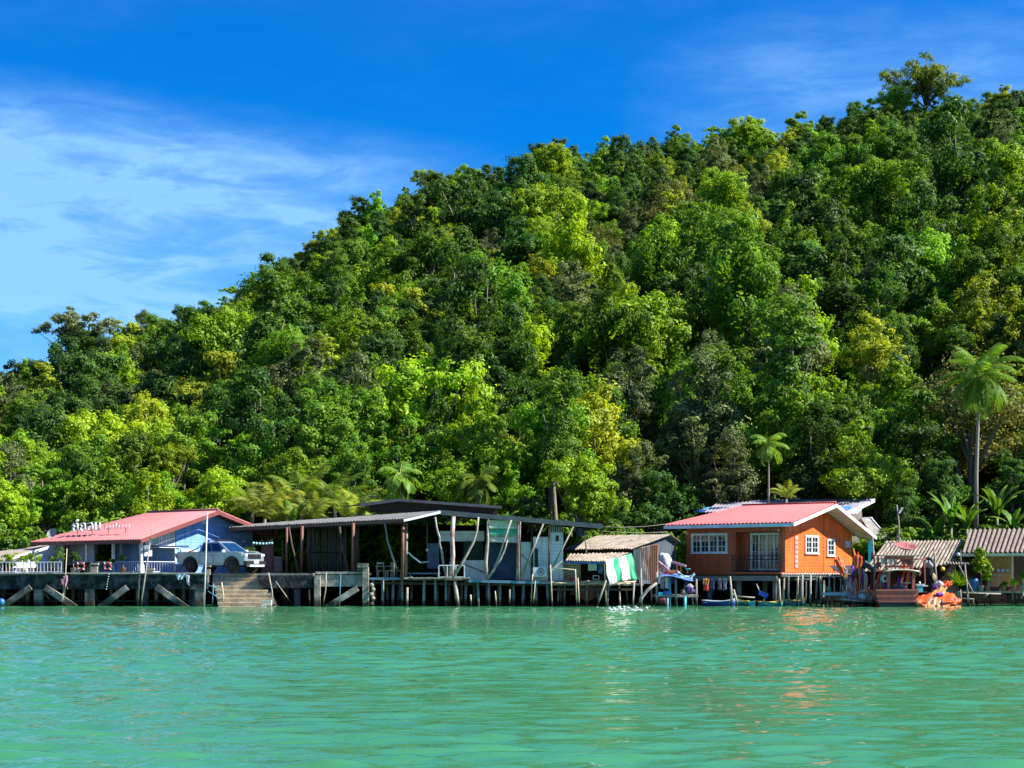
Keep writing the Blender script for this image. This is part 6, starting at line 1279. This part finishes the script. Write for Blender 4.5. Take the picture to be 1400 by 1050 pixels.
# ---------------------------------------------------------------- fishing boat seen from its stern
def build_boat():
    m_h = planks('varnished_red_brown_hull', (.46, .11, .075), .16, 'Z', .10, .5, .35); m_c = mat('brown_cabin_wood', (.46, .13, .09), .6, col2=(.28, .08, .055), scale=4); m_bot = mat('dark_green_antifouling', (.01, .03, .03), .6); m_cr = mat('cream_trim', (.62, .58, .46), .6)
    Y = 95.0; cx = W(1227, 0, Y).x; t = thing('fishing_boat', 'red-brown wooden fishing boat with open cabin moored stern-first', 'boat', Vector((cx, Y + 3, 0)))
    N_ = 12; vs = []; L_ = 8.5
    for i in range(N_ + 1):
        u = i / N_; w = 1.16 * (1 - max(0, (u - .45) / .55) ** 2.2); w = max(w, .04); zt = .98 + .75 * max(0, u - .35) ** 1.7; y = Y + u * L_
        x = cx + u * .9
        for f, z in ((-1, zt), (-1.0, zt * .62), (-.93, .30), (-.6, -.35), (.6, -.35), (.93, .30), (1.0, zt * .62), (1, zt)): vs.append((x + w * f, y, z))
    m = MB(); m.add(vs, [(i * 8 + k, (i + 1) * 8 + k, (i + 1) * 8 + k + 1, i * 8 + k + 1) for i in range(N_) for k in range(7)]); m.add(vs[:8], [(0, 1, 2, 3, 4, 5, 6, 7)]); m.build('hull', m_h, t)
    m = MB(); 
    for z, w, th in ((.98, 1.2, .09), (.64, 1.19, .06), (.34, 1.12, .05)): m.box((cx, Y - .03, z), (w * 2, .07, th))
    m.build('transom_rail', m_c, t); m = MB(); m.box((cx, Y - .012, .13), (2.0, .03, .24)); m.build('waterline_band', m_bot, t)
    m = MB(); m.box((cx + .3, Y + 3, .86), (2.1, 5.6, .06)); m.build('deck', m_c, t)
    zl, zu = .9, 2.06; x0, x1 = W(1216, 0, Y).x, W(1250, 0, Y).x
    for x in (x0, x1):
        for y in (Y + .25, Y + 2.2, Y + 4): m = MB(); m.beam((x, y, zl), (x + (y - Y) * .1, y, zu + .05), .16, .12); m.build('cabin_post', m_c, t)
    # arched lower roof
    m = MB(); pts = []
    for k in range(9): u = k / 8; pts.append((x0 - .35 + (x1 - x0 + .6) * u, 0, zu + .10 * math.sin(math.pi * u)))
    for k in range(8):
        a, b_ = pts[k], pts[k + 1]; m.slab((a[0], Y - .1, a[2]), (b_[0], Y - .1, b_[2]), (b_[0] + .45, Y + 4.4, b_[2]), (a[0] + .45, Y + 4.4, a[2]), .07)
    m.build('lower_roof', m_c, t)
    m = MB(); m.tube([(p[0], Y - .13, p[2] - .03) for p in pts], .045, 5); m.build('roof_rim', m_cr, t)
    for k in range(4): m = MB(); z = 2.15 - k * .0; m.beam((x1 + .28 + k * .03, Y, 2.35 - k * .12), (x1 + .68, Y + 1.6, 2.18 - k * .13), .05, .06); m.build('side_slat', m_cr if k % 2 else m_h, t)
    # inner things: bench, dark engine box, back bulkhead
    m = MB(); m.box((cx + .4, Y + 4.2, 1.5), (1.7, .06, 1.2)); m.build('bulkhead', m_dark, t); m = MB(); m.box((cx + .1, Y + .9, 1.02), (1.15, .8, .22)); m.box((cx + .05, Y + .55, 1.15), (1.05, .06, .04)); m.build('engine_box', mat('dark_blue_box', (.015, .04, .06), .5), t)
    m = MB(); m.box((x1 - .32, Y + .8, 1.38), (.5, .5, .05)); m.build('shelf', m_cr, t)
    # upper deck
    ux0, ux1 = W(1213, 0, Y).x, W(1249, 0, Y).x; zt = W(0, 760, Y).z
    for x in (ux0, ux1): 
        for y in (Y + .3, Y + 2.4): m = MB(); m.beam((x, y, zu + .05), (x, y, zt), .10, .10); m.build('upper_post', m_c, t)
    m = MB(); m.box(((ux0 + ux1) / 2, Y + .3, zt - .1), (ux1 - ux0 + .1, .08, .22)); m.box(((ux0 + ux1) / 2, Y + .32, zu + .25), (ux1 - ux0, .05, .12)); m.beam((ux0 + .2, Y + .33, zu + .18), (ux0 + .95, Y + .33, zu + .62), .06, .08); m.beam((ux0 + .85, Y + .36, zu + .62), (ux1, Y + .36, zu + .2), .06, .08); m.build('upper_rail', m_h, t)
    m = MB(); m.slab((ux0 - .5, Y, zt + .06), (ux1 + .55, Y, zt + .04), (ux1 + .75, Y + 3.2, zt + .08), (ux0 - .3, Y + 3.2, zt + .08), .06); m.build('upper_roof', m_wood, t)
    m = MB(); m.slab(W(1205, 771, Y + .4), W(1213, 771, Y + .4), W(1213, 763, Y + .4), W(1204, 763, Y + .4), .04); m.build('side_panel', m_lav, t)
    m = MB(); m.slab(W(1234, 771, Y + .8), W(1247, 773, Y + .8), W(1247, 764, Y + .8), W(1230, 764, Y + .8), .02); m.build('grey_screen', mat('grey_mesh', (.14, .15, .15), .7), t)
    m = MB(); m.beam((ux1 + .1, Y + .35, zt - .18), (ux1 + .85, Y + .5, zt - .2), .06, .07); m.beam((ux1 + .75, Y + .5, zt - .2), (ux1 + .78, Y + .5, 1.3), .05, .05); m.build('side_frame', m_h, t)
    m = MB(); m.lathe((W(1252, 0, Y).x, Y - .15, .2), [(0, -.02), (.13, -.02), (.15, .0), (.13, .1), (0, .1)], 14, axis=(0, -1, 0)); one(m, 'brown_fender', m_dwood, 'small round brown fender at the right corner of the boat stern', 'fender')
    # dish
    d = thing('pink_satellite_dish', 'large pink satellite dish above the fishing boat roof', 'satellite dish', W(1238, 757, 96.8)); c = W(1238.5, 747.5, 96.8); ax = Vector((.10, -.30, .95))
    q = MB(); prof = [(.02, -.16), (.2, -.145), (.4, -.09), (.58, -.01), (.70, .07)]; q.lathe(c, prof, 28, axis=ax, caps=False); o = q.build('dish', mat('pink_mesh_dish', (.34, .10, .10), .8, col2=(.24, .07, .07)), d); s = o.modifiers.new('thickness', 'SOLIDIFY'); s.thickness = .012
    qm = ax.normalized().to_track_quat('Z', 'Y').to_matrix(); q = MB()
    for k in range(8): a = k * math.pi / 4; q.tube([c + qm @ Vector((r * math.cos(a), r * math.sin(a), z + .012)) for r, z in prof], .012, 4)
    q.torus(c + qm @ Vector((0, 0, .07)), .70, .014, axis=ax, seg=24, ms=4); q.build('rib', mat('pale_pink', (.60, .30, .28), .6), d)
    q = MB(); f = c + qm @ Vector((0, 0, .5)); q.lathe(f, [(0, -.05), (.05, -.04), (.05, .05), (0, .05)], 8); 
    for k in range(3): a = k * 2.09; q.tube([f, c + qm @ Vector((.66 * math.cos(a), .66 * math.sin(a), .05))], .009, 4)
    q.build('feed_horn', m_black, d); q = MB(); q.tube([c + qm @ Vector((0, 0, -.17)), W(1238, 758, 96.8)], .03, 6); q.build('mast', m_black, d)
    # hung goods
    drape([W(1227.5, 789, 95.6), W(1232, 789, 95.6)], [W(1227, 803, 95.6), W(1231, 801, 95.6)], m_pu, 'purple_cloth', 'purple cloth hanging inside the boat cabin', 'cloth', 6, 6, .04, 3)
    drape([W(1231, 797, 95.7), W(1238, 801, 95.7)], [W(1228, 806, 95.6), W(1241, 806, 95.5)], m_pkc, 'pale_cloth', 'pale pink cloth draped over the bench inside the boat cabin', 'cloth', 6, 6, .05, 4)
    drape([W(1216, 764, 95.2), W(1220, 764, 95.2)], [W(1216, 772, 95.2), W(1220, 773, 95.2)], m_white, 'white_cloth', 'white cloth hanging left on the boat upper deck', 'cloth', 5, 5, .05, 5); drape([W(1222, 765, 95.2), W(1225, 766, 95.2)], [W(1222, 771, 95.2), W(1226, 771, 95.2)], m_pkc, 'pinkish_cloth', 'small pinkish cloth beside the white cloth on the upper deck', 'cloth', 5, 5, .05, 6)
    drape([W(1235, 771, 95.1), W(1236, 771, 95.1)], [W(1230, 779, 95.0), W(1242, 779, 95.0)], m_or, 'orange_cloth', 'orange cloth heaped on the boat upper deck', 'cloth', 8, 6, .06, 7)
    q = MB(); q.torus(W(1210, 791, 95.4), .17, .055, axis=(.3, -1, 0), seg=18); one(q, 'white_life_ring', m_white, 'white life ring on the dark left side of the fishing boat', 'life ring'); q = MB(); q.lathe(W(1212, 803, 95.5), [(0, -.25), (.2, -.22), (.22, .15), (.1, .25), (0, .25)], 12); one(q, 'navy_drum', mat('navy_plastic', (.02, .03, .10), .4), 'navy drum below the white life ring on the boat', 'drum')
    q = MB(); q.tube([W(1203, 800, 95.3), W(1205, 786, 95.3), W(1212, 783.5, 95.3), W(1218, 783, 95.3)], .04, 6); one(q, 'bent_pipe', m_bluep, 'bent pale pipe hoop at the left of the boat cabin', 'pipe')
    q = MB(); q.box(W(1257, 805, 95.4), (.32, .3, .36)); q.box(W(1258, 799.5, 95.4), (.5, .36, .09), m=1); one(q, 'cool_box', [mat('turquoise_plastic', (.08, .55, .62), .4), m_white], 'turquoise cool box with white lid right of the boat cabin', 'cool box')
    q = MB(); q.tube([W(1257, 795, 95.7), W(1258, 800, 95.7)], .05, 8); q.box(W(1262, 801, 95.9), (.5, .3, .05)); one(q, 'white_tray', m_white, 'flat white tray behind the turquoise cool box', 'tray')
    # dark net bundle hanging right of boat, posts and hat
    blob(W(1270, 786, 97.2), (.42, .3, .95), mat('black_net', (.012, .012, .014), .95), 'black_net_bundle', 'large hanging bundle of black net right of the fishing boat', 'net', 71, None, .12)
    blob(W(1269, 772, 97.0), (.26, .2, .2), mat('silver_plastic', (.10, .11, .12), .5, col2=(.3, .31, .33), scale=9), 'silver_bag', 'silver-grey plastic bag on top of the black net bundle', 'bag', 72, None, .4)
    q = MB(); q.lathe(W(1278, 789, 96.9), [(0, .05), (.10, .05), (.22, -.02), (.24, -.04), (.0, -.04)], 18, axis=(.9, -.8, .1)); one(q, 'straw_hat', mat('old_straw', (.26, .20, .12), .9, scale=9), 'round straw hat hung beside the black net bundle', 'hat')
    q = MB(); q.tube([W(1281, 808, 97), W(1279, 780, 97), W(1277, 748, 97)], [.06, .055, .045], 7); one(q, 'forked_pole', m_wood, 'tall grey pole rising past the shed roof right of the boat', 'pole')
    q = MB(); q.lathe(W(1289, 778, 98.8), [(0, .04), (.12, .03), (.13, 0), (0, 0)], 12, axis=(0, -1, .1)); one(q, 'yellow_basin', mat('yellow_paint', (.75, .55, .04), .5), 'yellow basin hanging in the dark opening of the shed', 'basin')
    q = MB(); q.tube([W(1218, 755, 97.5), W(1218, 738, 97.5)], .02, 5); one(q, 'thin_post', m_black, 'thin dark stub post left of the pink dish', 'post')
build_boat()

def orange_heap():
    D = [([W(1253, 817, 96), W(1262, 812, 96), W(1275, 812, 96), W(1284, 816, 96)], [W(1255, 822, 95.2), W(1266, 829, 95), W(1276, 828, 95), W(1288, 822, 95.2)], m_or, 'orange tarp sheet lying right against the boat stern', 1),
         ([W(1264, 822, 95.5), W(1276, 816, 95.5), W(1284, 818, 95.5)], [W(1264, 831, 94.8), W(1276, 831, 94.8), W(1286, 827, 94.8)], m_peach, 'peach coloured tarp fold at the waterline', 2),
         ([W(1276, 802, 96.6), W(1286, 799, 96.6), W(1294, 802, 96.6)], [W(1275, 812, 95.8), W(1286, 812, 95.8), W(1294, 811, 95.8)], m_or2, 'yellowish orange tarp on top of the orange heap', 3),
         ([W(1282, 812, 96.2), W(1296, 809, 96.2), W(1306, 814, 96.2), W(1314, 819, 96.2)], [W(1284, 826, 95.2), W(1297, 830, 95), W(1306, 825, 95.1), W(1313, 827, 95.2)], m_or, 'bright orange tarp spread in the middle of the heap', 4),
         ([W(1287, 797, 96.9), W(1296, 794, 96.9), W(1301, 796, 96.9)], [W(1286, 802, 96.5), W(1296, 802, 96.5), W(1301, 800, 96.5)], m_or, 'small orange cloth at the top of the heap by the spiky plant', 5),
         ([W(1303, 819, 95.6), W(1312, 819, 95.6)], [W(1305, 829, 95.2), W(1309, 830, 95.2)], m_pkc, 'pink rag hanging at the right end of the orange heap', 6),
         ([W(1268, 827, 94.9), W(1290, 829, 94.9), W(1312, 829, 94.9)], [W(1270, 832, 94.5), W(1290, 832.5, 94.5), W(1312, 832, 94.5)], m_or2, 'wet orange tarp edge trailing in the water', 7)]
    for a, b_, m, lab, sd in D: drape(a, b_, m, 'orange_tarp', lab, 'tarp', 40, 22, .09, sd, 'orange tarps heaped beside the boat')
    blob(W(1284, 812.5, 95.5), (.17, .12, .09), m_pu, 'purple_rag', 'purple rag lying on the orange heap', 'rag', 81, None, .5); blob(W(1279, 803, 96.2), (.14, .14, .10), m_pu, 'purple_rag', 'upper purple rag near the yellowish tarp', 'rag', 82, None, .5); blob(W(1284, 798.5, 96.4), (.22, .18, .14), m_lav, 'pale_bag', 'pale bag at the top left of the orange heap', 'bag', 83, None, .45)
    t = thing('heap_raft', 'dark plank raft carrying the orange tarps', 'raft', Vector((W(1285, 0, 96).x, 96, 0))); m = MB(); m.box((W(1284, 0, 96).x, 96, .2), (2.3, 1.6, .16)); m.build('planks', m_dwood, t)
    m = MB(); m.tube([W(1288, 831, 94.6), W(1288, 819, 94.6)], .045, 6); one(m, 'mooring_stake', m_dwood, 'short dark stake standing before the orange heap', 'stake'); m = MB(); m.tube([W(1257, 829, 94.9), W(1266, 831.5, 94.7), W(1278, 830, 94.6), W(1287, 823, 94.6)], .02, 5); one(m, 'mooring_rope', m_dwood, 'dark mooring rope running from the boat stern to the short stake', 'rope')
    b = MB(); b.lathe(Vector((W(1332, 0, 99).x, 99, .9)), [(.0, 0), (.26, 0), (.29, .12), (.27, .3), (.29, .5), (.25, .72), (.0, .72)], 18); one(b, 'blue_barrel', mat('blue_plastic', (.03, .18, .45), .4), 'blue plastic barrel under the leafy potted bush', 'barrel')
orange_heap()
# ---------------------------------------------------------------- palms, bananas, potted plants
LP = {k: leafmat('palm_' + k, *v) for k, v in {'green': ((.06, .15, .012), (.19, .30, .035), .4, .4), 'gold': ((.16, .24, .03), (.42, .46, .10), .4, .3), 'banana': ((.03, .11, .012), (.13, .27, .025), .4, .4)}.items()}
PALMBARK = mat('palm_bark', (.33, .29, .23), .9, col2=(.20, .17, .13), scale=6, stretch=(1, 1, 4), bump=.5)
def frond_arrays(rs, L_, rise, droop, az, nl=34, ll=.55, bend=.0):
    """one feather leaf: centre line arcs out and down, leaflets both sides; returns leaflet arrays + rachis points"""
    P, T, B_, S = [], [], [], []; d = np.array([math.cos(az), math.sin(az), 0]); side = np.array([-d[1], d[0], 0]); pts = []
    pos = np.zeros(3); ang = rise; n = 22
    for i in range(n + 1):
        u = i / n; pts.append(pos.copy()); t = d * math.cos(ang) + np.array([0, 0, math.sin(ang)]); pos = pos + t * L_ / n; ang -= droop / n * (.5 + 1.2 * u)
    pts = np.array(pts)
    for j in range(nl):
        u = .12 + .87 * j / (nl - 1); k = u * n; i = min(int(k), n - 1); p = pts[i] + (pts[i + 1] - pts[i]) * (k - i); t = unit((pts[i + 1] - pts[i])[None])[0]
        l = ll * (math.sin(math.pi * min(1, u * .9 + .12)) ** .6 + .15)
        for s in (-1, 1):
            dr = unit((side * s * .9 + t * .55 + np.array([0, 0, -.35 - .35 * rs.rand()]))[None])[0]; up = np.cross(dr, t); w = unit(np.cross(dr, up)[None])[0]
            P.append(p + dr * l * .5); T.append(dr); B_.append(w); S.append(l)
    return P, T, B_, S, pts
def palm_crown(seed, nf, L_, ll, leaf='green', nl=34, rise=(0.1, 1.35), droop=(1.2, 2.2), wr=.13):
    rs = np.random.RandomState(seed); P, T, B_, S = [], [], [], []; ra = MB()
    for k in range(nf):
        az = k * 2.4 + rs.rand() * .5; q = k / max(1, nf - 1); ri = rise[1] + (rise[0] - rise[1]) * q + rs.randn() * .08; dp = droop[0] + (droop[1] - droop[0]) * rs.rand()
        a, b, c, s, pts = frond_arrays(rs, L_ * (.8 + .3 * rs.rand()), ri, dp, az, nl, ll); P += a; T += b; B_ += c; S += s
        ra.tube([pts[i] for i in range(0, 23, 3)], [.035, .03, .028, .025, .02, .016, .012, .008][:len(range(0, 23, 3))], 4, caps=False)
    return quads_mesh('crown', np.array(P), np.array(T), np.array(B_), np.array(S), wr, [LP[leaf], LP['gold']], ra, fold=.02)
def palm(px, py, base_py, Y, crown, label, name='coconut_palm', cat='palm tree', r=.13, scale=1, lean=0.0, group=None, nuts=0, zrot=0):
    c = W(px, py, Y); t = thing(name, label, cat, Vector((c.x - lean, Y, W(0, base_py, Y).z)), group)
    o = bpy.data.objects.new('crown', crown); COL.objects.link(o); o.parent = t; o.location = Vector((lean, 0, c.z - t.location.z)); o.scale = (scale,) * 3; o.rotation_euler.z = zrot
    m = MB(); h = c.z - t.location.z; m.tube([(0, 0, -1.5), (lean * .2, 0, h * .3), (lean * .7, 0, h * .7), (lean, 0, h)], [r * 1.5, r, r * .85, r * .8], 9); t['_o'] = (0, 0, 0); m.build('trunk', PALMBARK, t)
    for k in range(nuts): a = k * 1.3; q = MB(); q.lathe((lean + .24 * math.cos(a), .24 * math.sin(a), h - .2 - .1 * (k % 3)), [(0, -.12), (.09, -.07), (.11, .02), (.07, .1), (0, .13)], 8); q.build('coconut', LP['gold'], t)
    return t
CP = palm_crown(8, 26, 3.3, .75, 'green', 70, (-1.0, 1.4), (.9, 1.9), .06)
palm(1339, 512, 702, 113, CP, 'tall coconut palm with drooping crown and bare grey trunk at right', r=.13, scale=1.0, lean=.25, nuts=7)
YP = palm_crown(2, 11, 3.1, .62, 'gold', 46, (.75, 1.5), (1.1, 2.3), .09); YP2 = palm_crown(3, 10, 3.0, .6, 'green', 46, (.7, 1.5), (.8, 1.9), .09)
for px, py, Y, cr, lab, s in ((362, 697, 111, YP, 'young golden coconut palm between the blue house and the timber hall', .95), (392, 690, 113, YP, 'broad young coconut palm behind the bamboo screen end of the hall', 1.0), (412, 676, 114, YP2, 'upright dark green young palm behind the hall roof', 1.0), (425, 700, 110, YP, 'low golden palm just over the hall roof left half', .75),
                              (458, 684, 114, YP2, 'upright young palm in the middle behind the hall roof', 1.0), (478, 697, 111, YP, 'low golden palm left of the raised hall roof', .8), (345, 690, 114, YP2, 'green young palm above the end of the blue house roof', .8), (500, 690, 113, YP, 'golden-leaved palm peeking over the raised hall roof', .75), (380, 704, 109.5, YP, 'lowest golden palm fronds over the lantern string', .6)):
    palm(px, py + 12, 790, Y, cr, lab, 'young_coconut_palm', 'palm tree', .14, s * 1.15, group='young palms behind the hall', zrot=px * .7)
AP = palm_crown(5, 10, 1.7, .55, 'green', 26, (-.6, 1.2), (.8, 2.0), .16); AP2 = palm_crown(6, 12, 2.0, .7, 'green', 26, (-1.1, 1.0), (1.0, 2.0), .18)
palm(1051, 606, 700, 111.5, AP, 'slender areca palm with yellow fruit rising behind the orange roof', 'areca_palm', r=.06, nuts=4); palm(653, 656, 720, 112, AP2, 'drooping pale-fronded palm behind the timber hall right of its ridge', 'areca_palm', r=.07); palm(547, 648, 720, 112, AP2, 'dark drooping palm above the raised roof of the hall', 'areca_palm', r=.07, zrot=1)
palm(1075, 682, 760, 112, YP, 'small golden palm peeking over the orange house roof', 'young_coconut_palm', r=.1, scale=.55, zrot=2)
def banana(px, py, Y, n, L_, label, sd, base=None, group=None):
    rs = random.Random(sd); L_ *= 1.25; o = W(px, py + 16, Y); z0 = max(W(0, base, Y).z if base else o.z - 2, 0); t = thing('banana_plant', label, 'banana plant', Vector((o.x, Y, z0)), group)
    m = MB(); m.tube([(o.x, Y, z0 - .5), (o.x, Y, o.z)], [.14, .09], 8); m.build('stem', mat('banana_stem', (.20, .24, .10), .7, scale=4), t)
    lf = MB(); rb = MB()
    for k in range(n):
        az = k * 2.4 + rs.uniform(-.3, .3); el = rs.uniform(.75, 1.45); l = L_ * rs.uniform(.75, 1.1); d = Vector((math.cos(az), math.sin(az), 0)); s = Vector((-d.y, d.x, 0)); p = Vector(o); ang = el; N_ = 9; pts = []
        for i in range(N_ + 1): pts.append(p.copy()); p = p + (d * math.cos(ang) + Vector((0, 0, math.sin(ang)))) * l / N_; ang -= rs.uniform(.8, 1.6) / N_ * (.4 + 1.3 * i / N_)
        L1, L2 = [], []
        for i, q in enumerate(pts): w = (.20 + .05 * (i % 2)) * math.sin(math.pi * min(1, .1 + .9 * i / N_)) ** .6; L1.append(q + s * w + Vector((0, 0, -.06 + .02 * (i % 2)))); L2.append(q - s * w + Vector((0, 0, -.06 + .02 * (i % 2))))
        lf.add(L1 + pts + L2, [(i, i + 1, i + N_ + 2, i + N_ + 1) for i in range(N_)] + [(i + N_ + 1, i + N_ + 2, i + 2 * N_ + 3, i + 2 * N_ + 2) for i in range(N_)], smooth=False); rb.tube(pts, .018, 4)
    lf.build('leaves', LP['banana'], t); rb.build('midrib', LP['gold'], t)
banana(1363, 690, 111, 9, 2.0, 'banana plant with upright bright leaves right of the tall coconut palm', 1, 720); banana(1300, 702, 110, 9, 2.2, 'broad-leaved banana plant behind the shed roof left of the coconut trunk', 2, 740); banana(1322, 706, 109, 7, 1.7, 'bright banana plant at the foot of the coconut trunk', 3, 740); banana(1280, 715, 110, 6, 1.5, 'small banana plant over the middle of the shed roof', 4, 740)
banana(690, 704, 106, 6, 1.1, 'small banana plant poking above the timber hall roof', 5, 725); banana(400, 700, 109, 7, 1.8, 'pale banana plant leaning over the hall roof left end', 6, 760); banana(372, 690, 112, 7, 1.9, 'banana plant with wide arching leaves above the lantern string', 7, 760); banana(850, 725, 109, 5, .9, 'tiny banana plant above the shack roof ridge', 8, 745); banana(1385, 705, 109, 7, 1.5, 'banana plant at the right edge over the ochre house', 9, 740)

def potted(px, py, Y, kind, label, rad, pot=None, sd=1, zpot=None, pal='bright', name='potted_plant', n=500, leaf=.16):
    c = W(px, py, Y); t = thing(name, label, 'plant', Vector((c.x, Y, (zpot if zpot is not None else c.z - rad - .3))))
    if kind == 'bush':
        P, T, B_, S, C, LR, wr = crown_data(sd, Rr=rad, H=rad * .95, lobes=7, lr=rad * .5, leaf=leaf, n=n); me = quads_mesh('leaves', P + np.array([c.x, Y, c.z]) - np.array(t['_o']), T, B_, S, wr, [PAL[pal]]); o = bpy.data.objects.new('leaves', me); COL.objects.link(o); o.parent = t
    else:
        rs = np.random.RandomState(sd); P, T, B_, S = [], [], [], []
        for k in range(n):
            az = rs.rand() * 6.28; el = rs.uniform(.15, 1.5); d = np.array([math.cos(az) * math.cos(el), math.sin(az) * math.cos(el), math.sin(el)]); l = rad * rs.uniform(.7, 1.3); w = unit(np.cross(d, [0, 0, 1.])[None])[0]
            P.append(np.array([c.x, Y, c.z - rad * .45]) + d * l * .5 - np.array(t['_o'])); T.append(d); B_.append(w); S.append(l)
        me = quads_mesh('leaves', np.array(P), np.array(T), np.array(B_), np.array(S), .09, [PAL[pal]], fold=.01); o = bpy.data.objects.new('leaves', me); COL.objects.link(o); o.parent = t
    zb = t['_o'][2]; m = MB(); m.tube([(c.x, Y, zb), (c.x + .02, Y, (zb + c.z) / 2), (c.x, Y, c.z)], .03, 5); m.build('stem', BARK, t)
    if pot: m = MB(); m.lathe((c.x, Y, zb), [(0, 0), (.12, 0), (.17, .3), (.19, .32), (.15, .32), (0, .28)], 12); m.build('pot', pot, t)
m_pot = mat('terracotta_pot', (.32, .14, .08), .8); m_potg = mat('grey_pot', (.25, .26, .27), .8); m_potb = mat('blue_pot', (.04, .20, .42), .5)
potted(1341, 773, 98.6, 'bush', 'round bright leafy bush in a pot before the ochre house', .72, m_potg, 3, .88, 'bright', n=1400, leaf=.20); potted(1350, 790, 98.7, 'bush', 'smaller yellow-green bush beside the blue barrel', .34, m_pot, 4, .88, 'bright', n=350)
potted(1309, 793, 97.8, 'spike', 'spiky screwpine with long thin leaves beside the orange heap', .85, m_potg, 5, .55, 'fresh', n=230); potted(1385, 796, 98.6, 'spike', 'yellow-green potted plant on the ochre house deck', .45, m_pot, 6, .88, 'bright', n=120); potted(1372, 801, 98.7, 'bush', 'low pale green potted plant on the ochre house deck', .24, m_pot, 7, .88, 'fresh', n=160); potted(1398, 787, 98.6, 'bush', 'green potted plant at the right edge of the photo', .28, m_potg, 8, .88, 'mid', n=200)
for i, (px, py, r_, pl, pt, lab) in enumerate(((12, 764, .34, 'bright', m_pot, 'yellow-green potted bush at the far left railing'), (17, 774, .22, 'fresh', m_potb, 'small plant in a blue pot at the far left'), (32, 765, .34, 'bright', m_pot, 'yellow-topped potted bush second from the left'), (42, 762, .38, 'mid', m_potg, 'taller dark green potted bush in front of the annex wall'), (50, 767, .28, 'bright', m_pot, 'low yellow-green potted plant by the annex wall'), (71, 767, .28, 'bright', m_pot, 'yellow-green potted plant behind the garden chair'), (81, 760, .42, 'mid', m_potg, 'thin green potted shrub near the first veranda post'), (100, 765, .34, 'deep', m_potg, 'dark leafy potted shrub in front of the pale screen wall'), (106, 762, .25, 'deep', m_potg, 'second dark shrub beside the pale screen wall'), (154, 768, .20, 'mid', m_potb, 'small green pot plant on the veranda rail post'), (168, 764, .26, 'fresh', m_pot, 'small green plant inside the veranda'), (0, 768, .3, 'mid', m_potg, 'green potted bush cut by the left edge'))):
    potted(px, py, 99.2 + (i % 3) * .2, 'bush', lab, r_, pt, 20 + i, PZ, pl, n=220, leaf=.13)

# mast with lamp, emergent trees, dead trunk
def foam():
    rr = random.Random(5); q = MB()
    for i in range(110):
        px = rr.gauss(853, 15); py = rr.uniform(829.5, 836) ; Y = EYE * FOC / (py - HY); c = Vector(((px - 700) * Y / FOC, Y, .02)); s = rr.uniform(.02, .075)
        q.lathe(c, [(s, 0), (s * .7, s * .35), (0, s * .45)], 6)
    one(q, 'white_wash', mat('foam_white', (.8, .86, .85), .6), 'patch of white churned foam on the water before the striped tarp', 'foam', kind='stuff')
foam()
def misc():
    t = thing('lamp_mast', 'thin forked mast with small white lamp behind the tiled shed', 'mast', W(1228, 745, 104)); m = MB(); m.tube([W(1228, 760, 104), W(1229, 715, 104), W(1226, 690, 104)], [.05, .05, .04], 6); m.tube([W(1228, 725, 104), W(1224, 745, 104)], .025, 5); m.build('pole', m_wood, t)
    m = MB(); m.beam(W(1229, 702, 103.9), W(1234, 694, 103.9), .16, .1); m.build('lamp', m_white, t)
    P, T, B_, S, C, LR, wr = crown_data(301, Rr=6.8, H=4.4, lobes=40, lr=1.5, leaf=.42, n=12000, flat=.6, tuft=.2, down=.5); cm = quads_mesh('crown', P, T, B_, S * .8, wr, [leafmat('leaf_ridge_green', (.06, .13, .015), (.24, .32, .03))])
    P2, T2, B2, S2, C2, LR2, wr2 = crown_data(307, Rr=6.8, H=4.2, lobes=34, lr=1.2, leaf=.38, n=11000, flat=.6, tuft=.2, down=.5); cm2 = quads_mesh('crown', P2, T2, B2, S2, wr2, [leafmat('leaf_thin_greyish', (.06, .10, .04), (.20, .24, .12), .3)])
    for (px, py, Y, me, C_, L_, lab, base, s) in ((1265, 110, 262, cm, C, LR, 'spreading emergent tree standing alone on the right of the ridge', -9, .95), (100, 452, 225, cm2, C2, LR2, 'airy grey-leaved tree with open crown against the sky at left', -9, .78)):
        c = W(px, py, Y); t = thing('emergent_tree', lab, 'tree', c); o = bpy.data.objects.new('crown', me); COL.objects.link(o); o.parent = t; t.scale = (s,) * 3
        tm = trunk_mb(C_, L_, base, .38, 5); t['_o'] = (0, 0, 0); tm.build('trunk', mat('dark_bark', (.12, .10, .08), .9, scale=3), t)
    m = MB(); Y = 235; m.tube([W(1128, 290, Y), W(1127, 275, Y), W(1126, 262, Y)], [.22, .18, .1], 6); m.tube([W(1127, 276, Y), W(1130, 270, Y)], .1, 5); one(m, 'dead_trunk', m_drift, 'bare white dead trunk sticking out high on the right slope', 'tree trunk')
    for i, (a, b_, sag) in enumerate((((822, 720), (915, 716), 2), ((822, 726), (915, 727), 1.5))):
        m = MB(); A_, B_ = W(*a, 99), W(*b_, 104); m.tube([A_, A_.lerp(B_, .33) + Vector((0, 0, -.05 * sag)), A_.lerp(B_, .66) + Vector((0, 0, -.05 * sag)), B_], .012, 4); one(m, 'power_cable', m_wood, ('upper', 'lower')[i] + ' thin power cable from the hall roof to the orange house', 'cable')
misc()
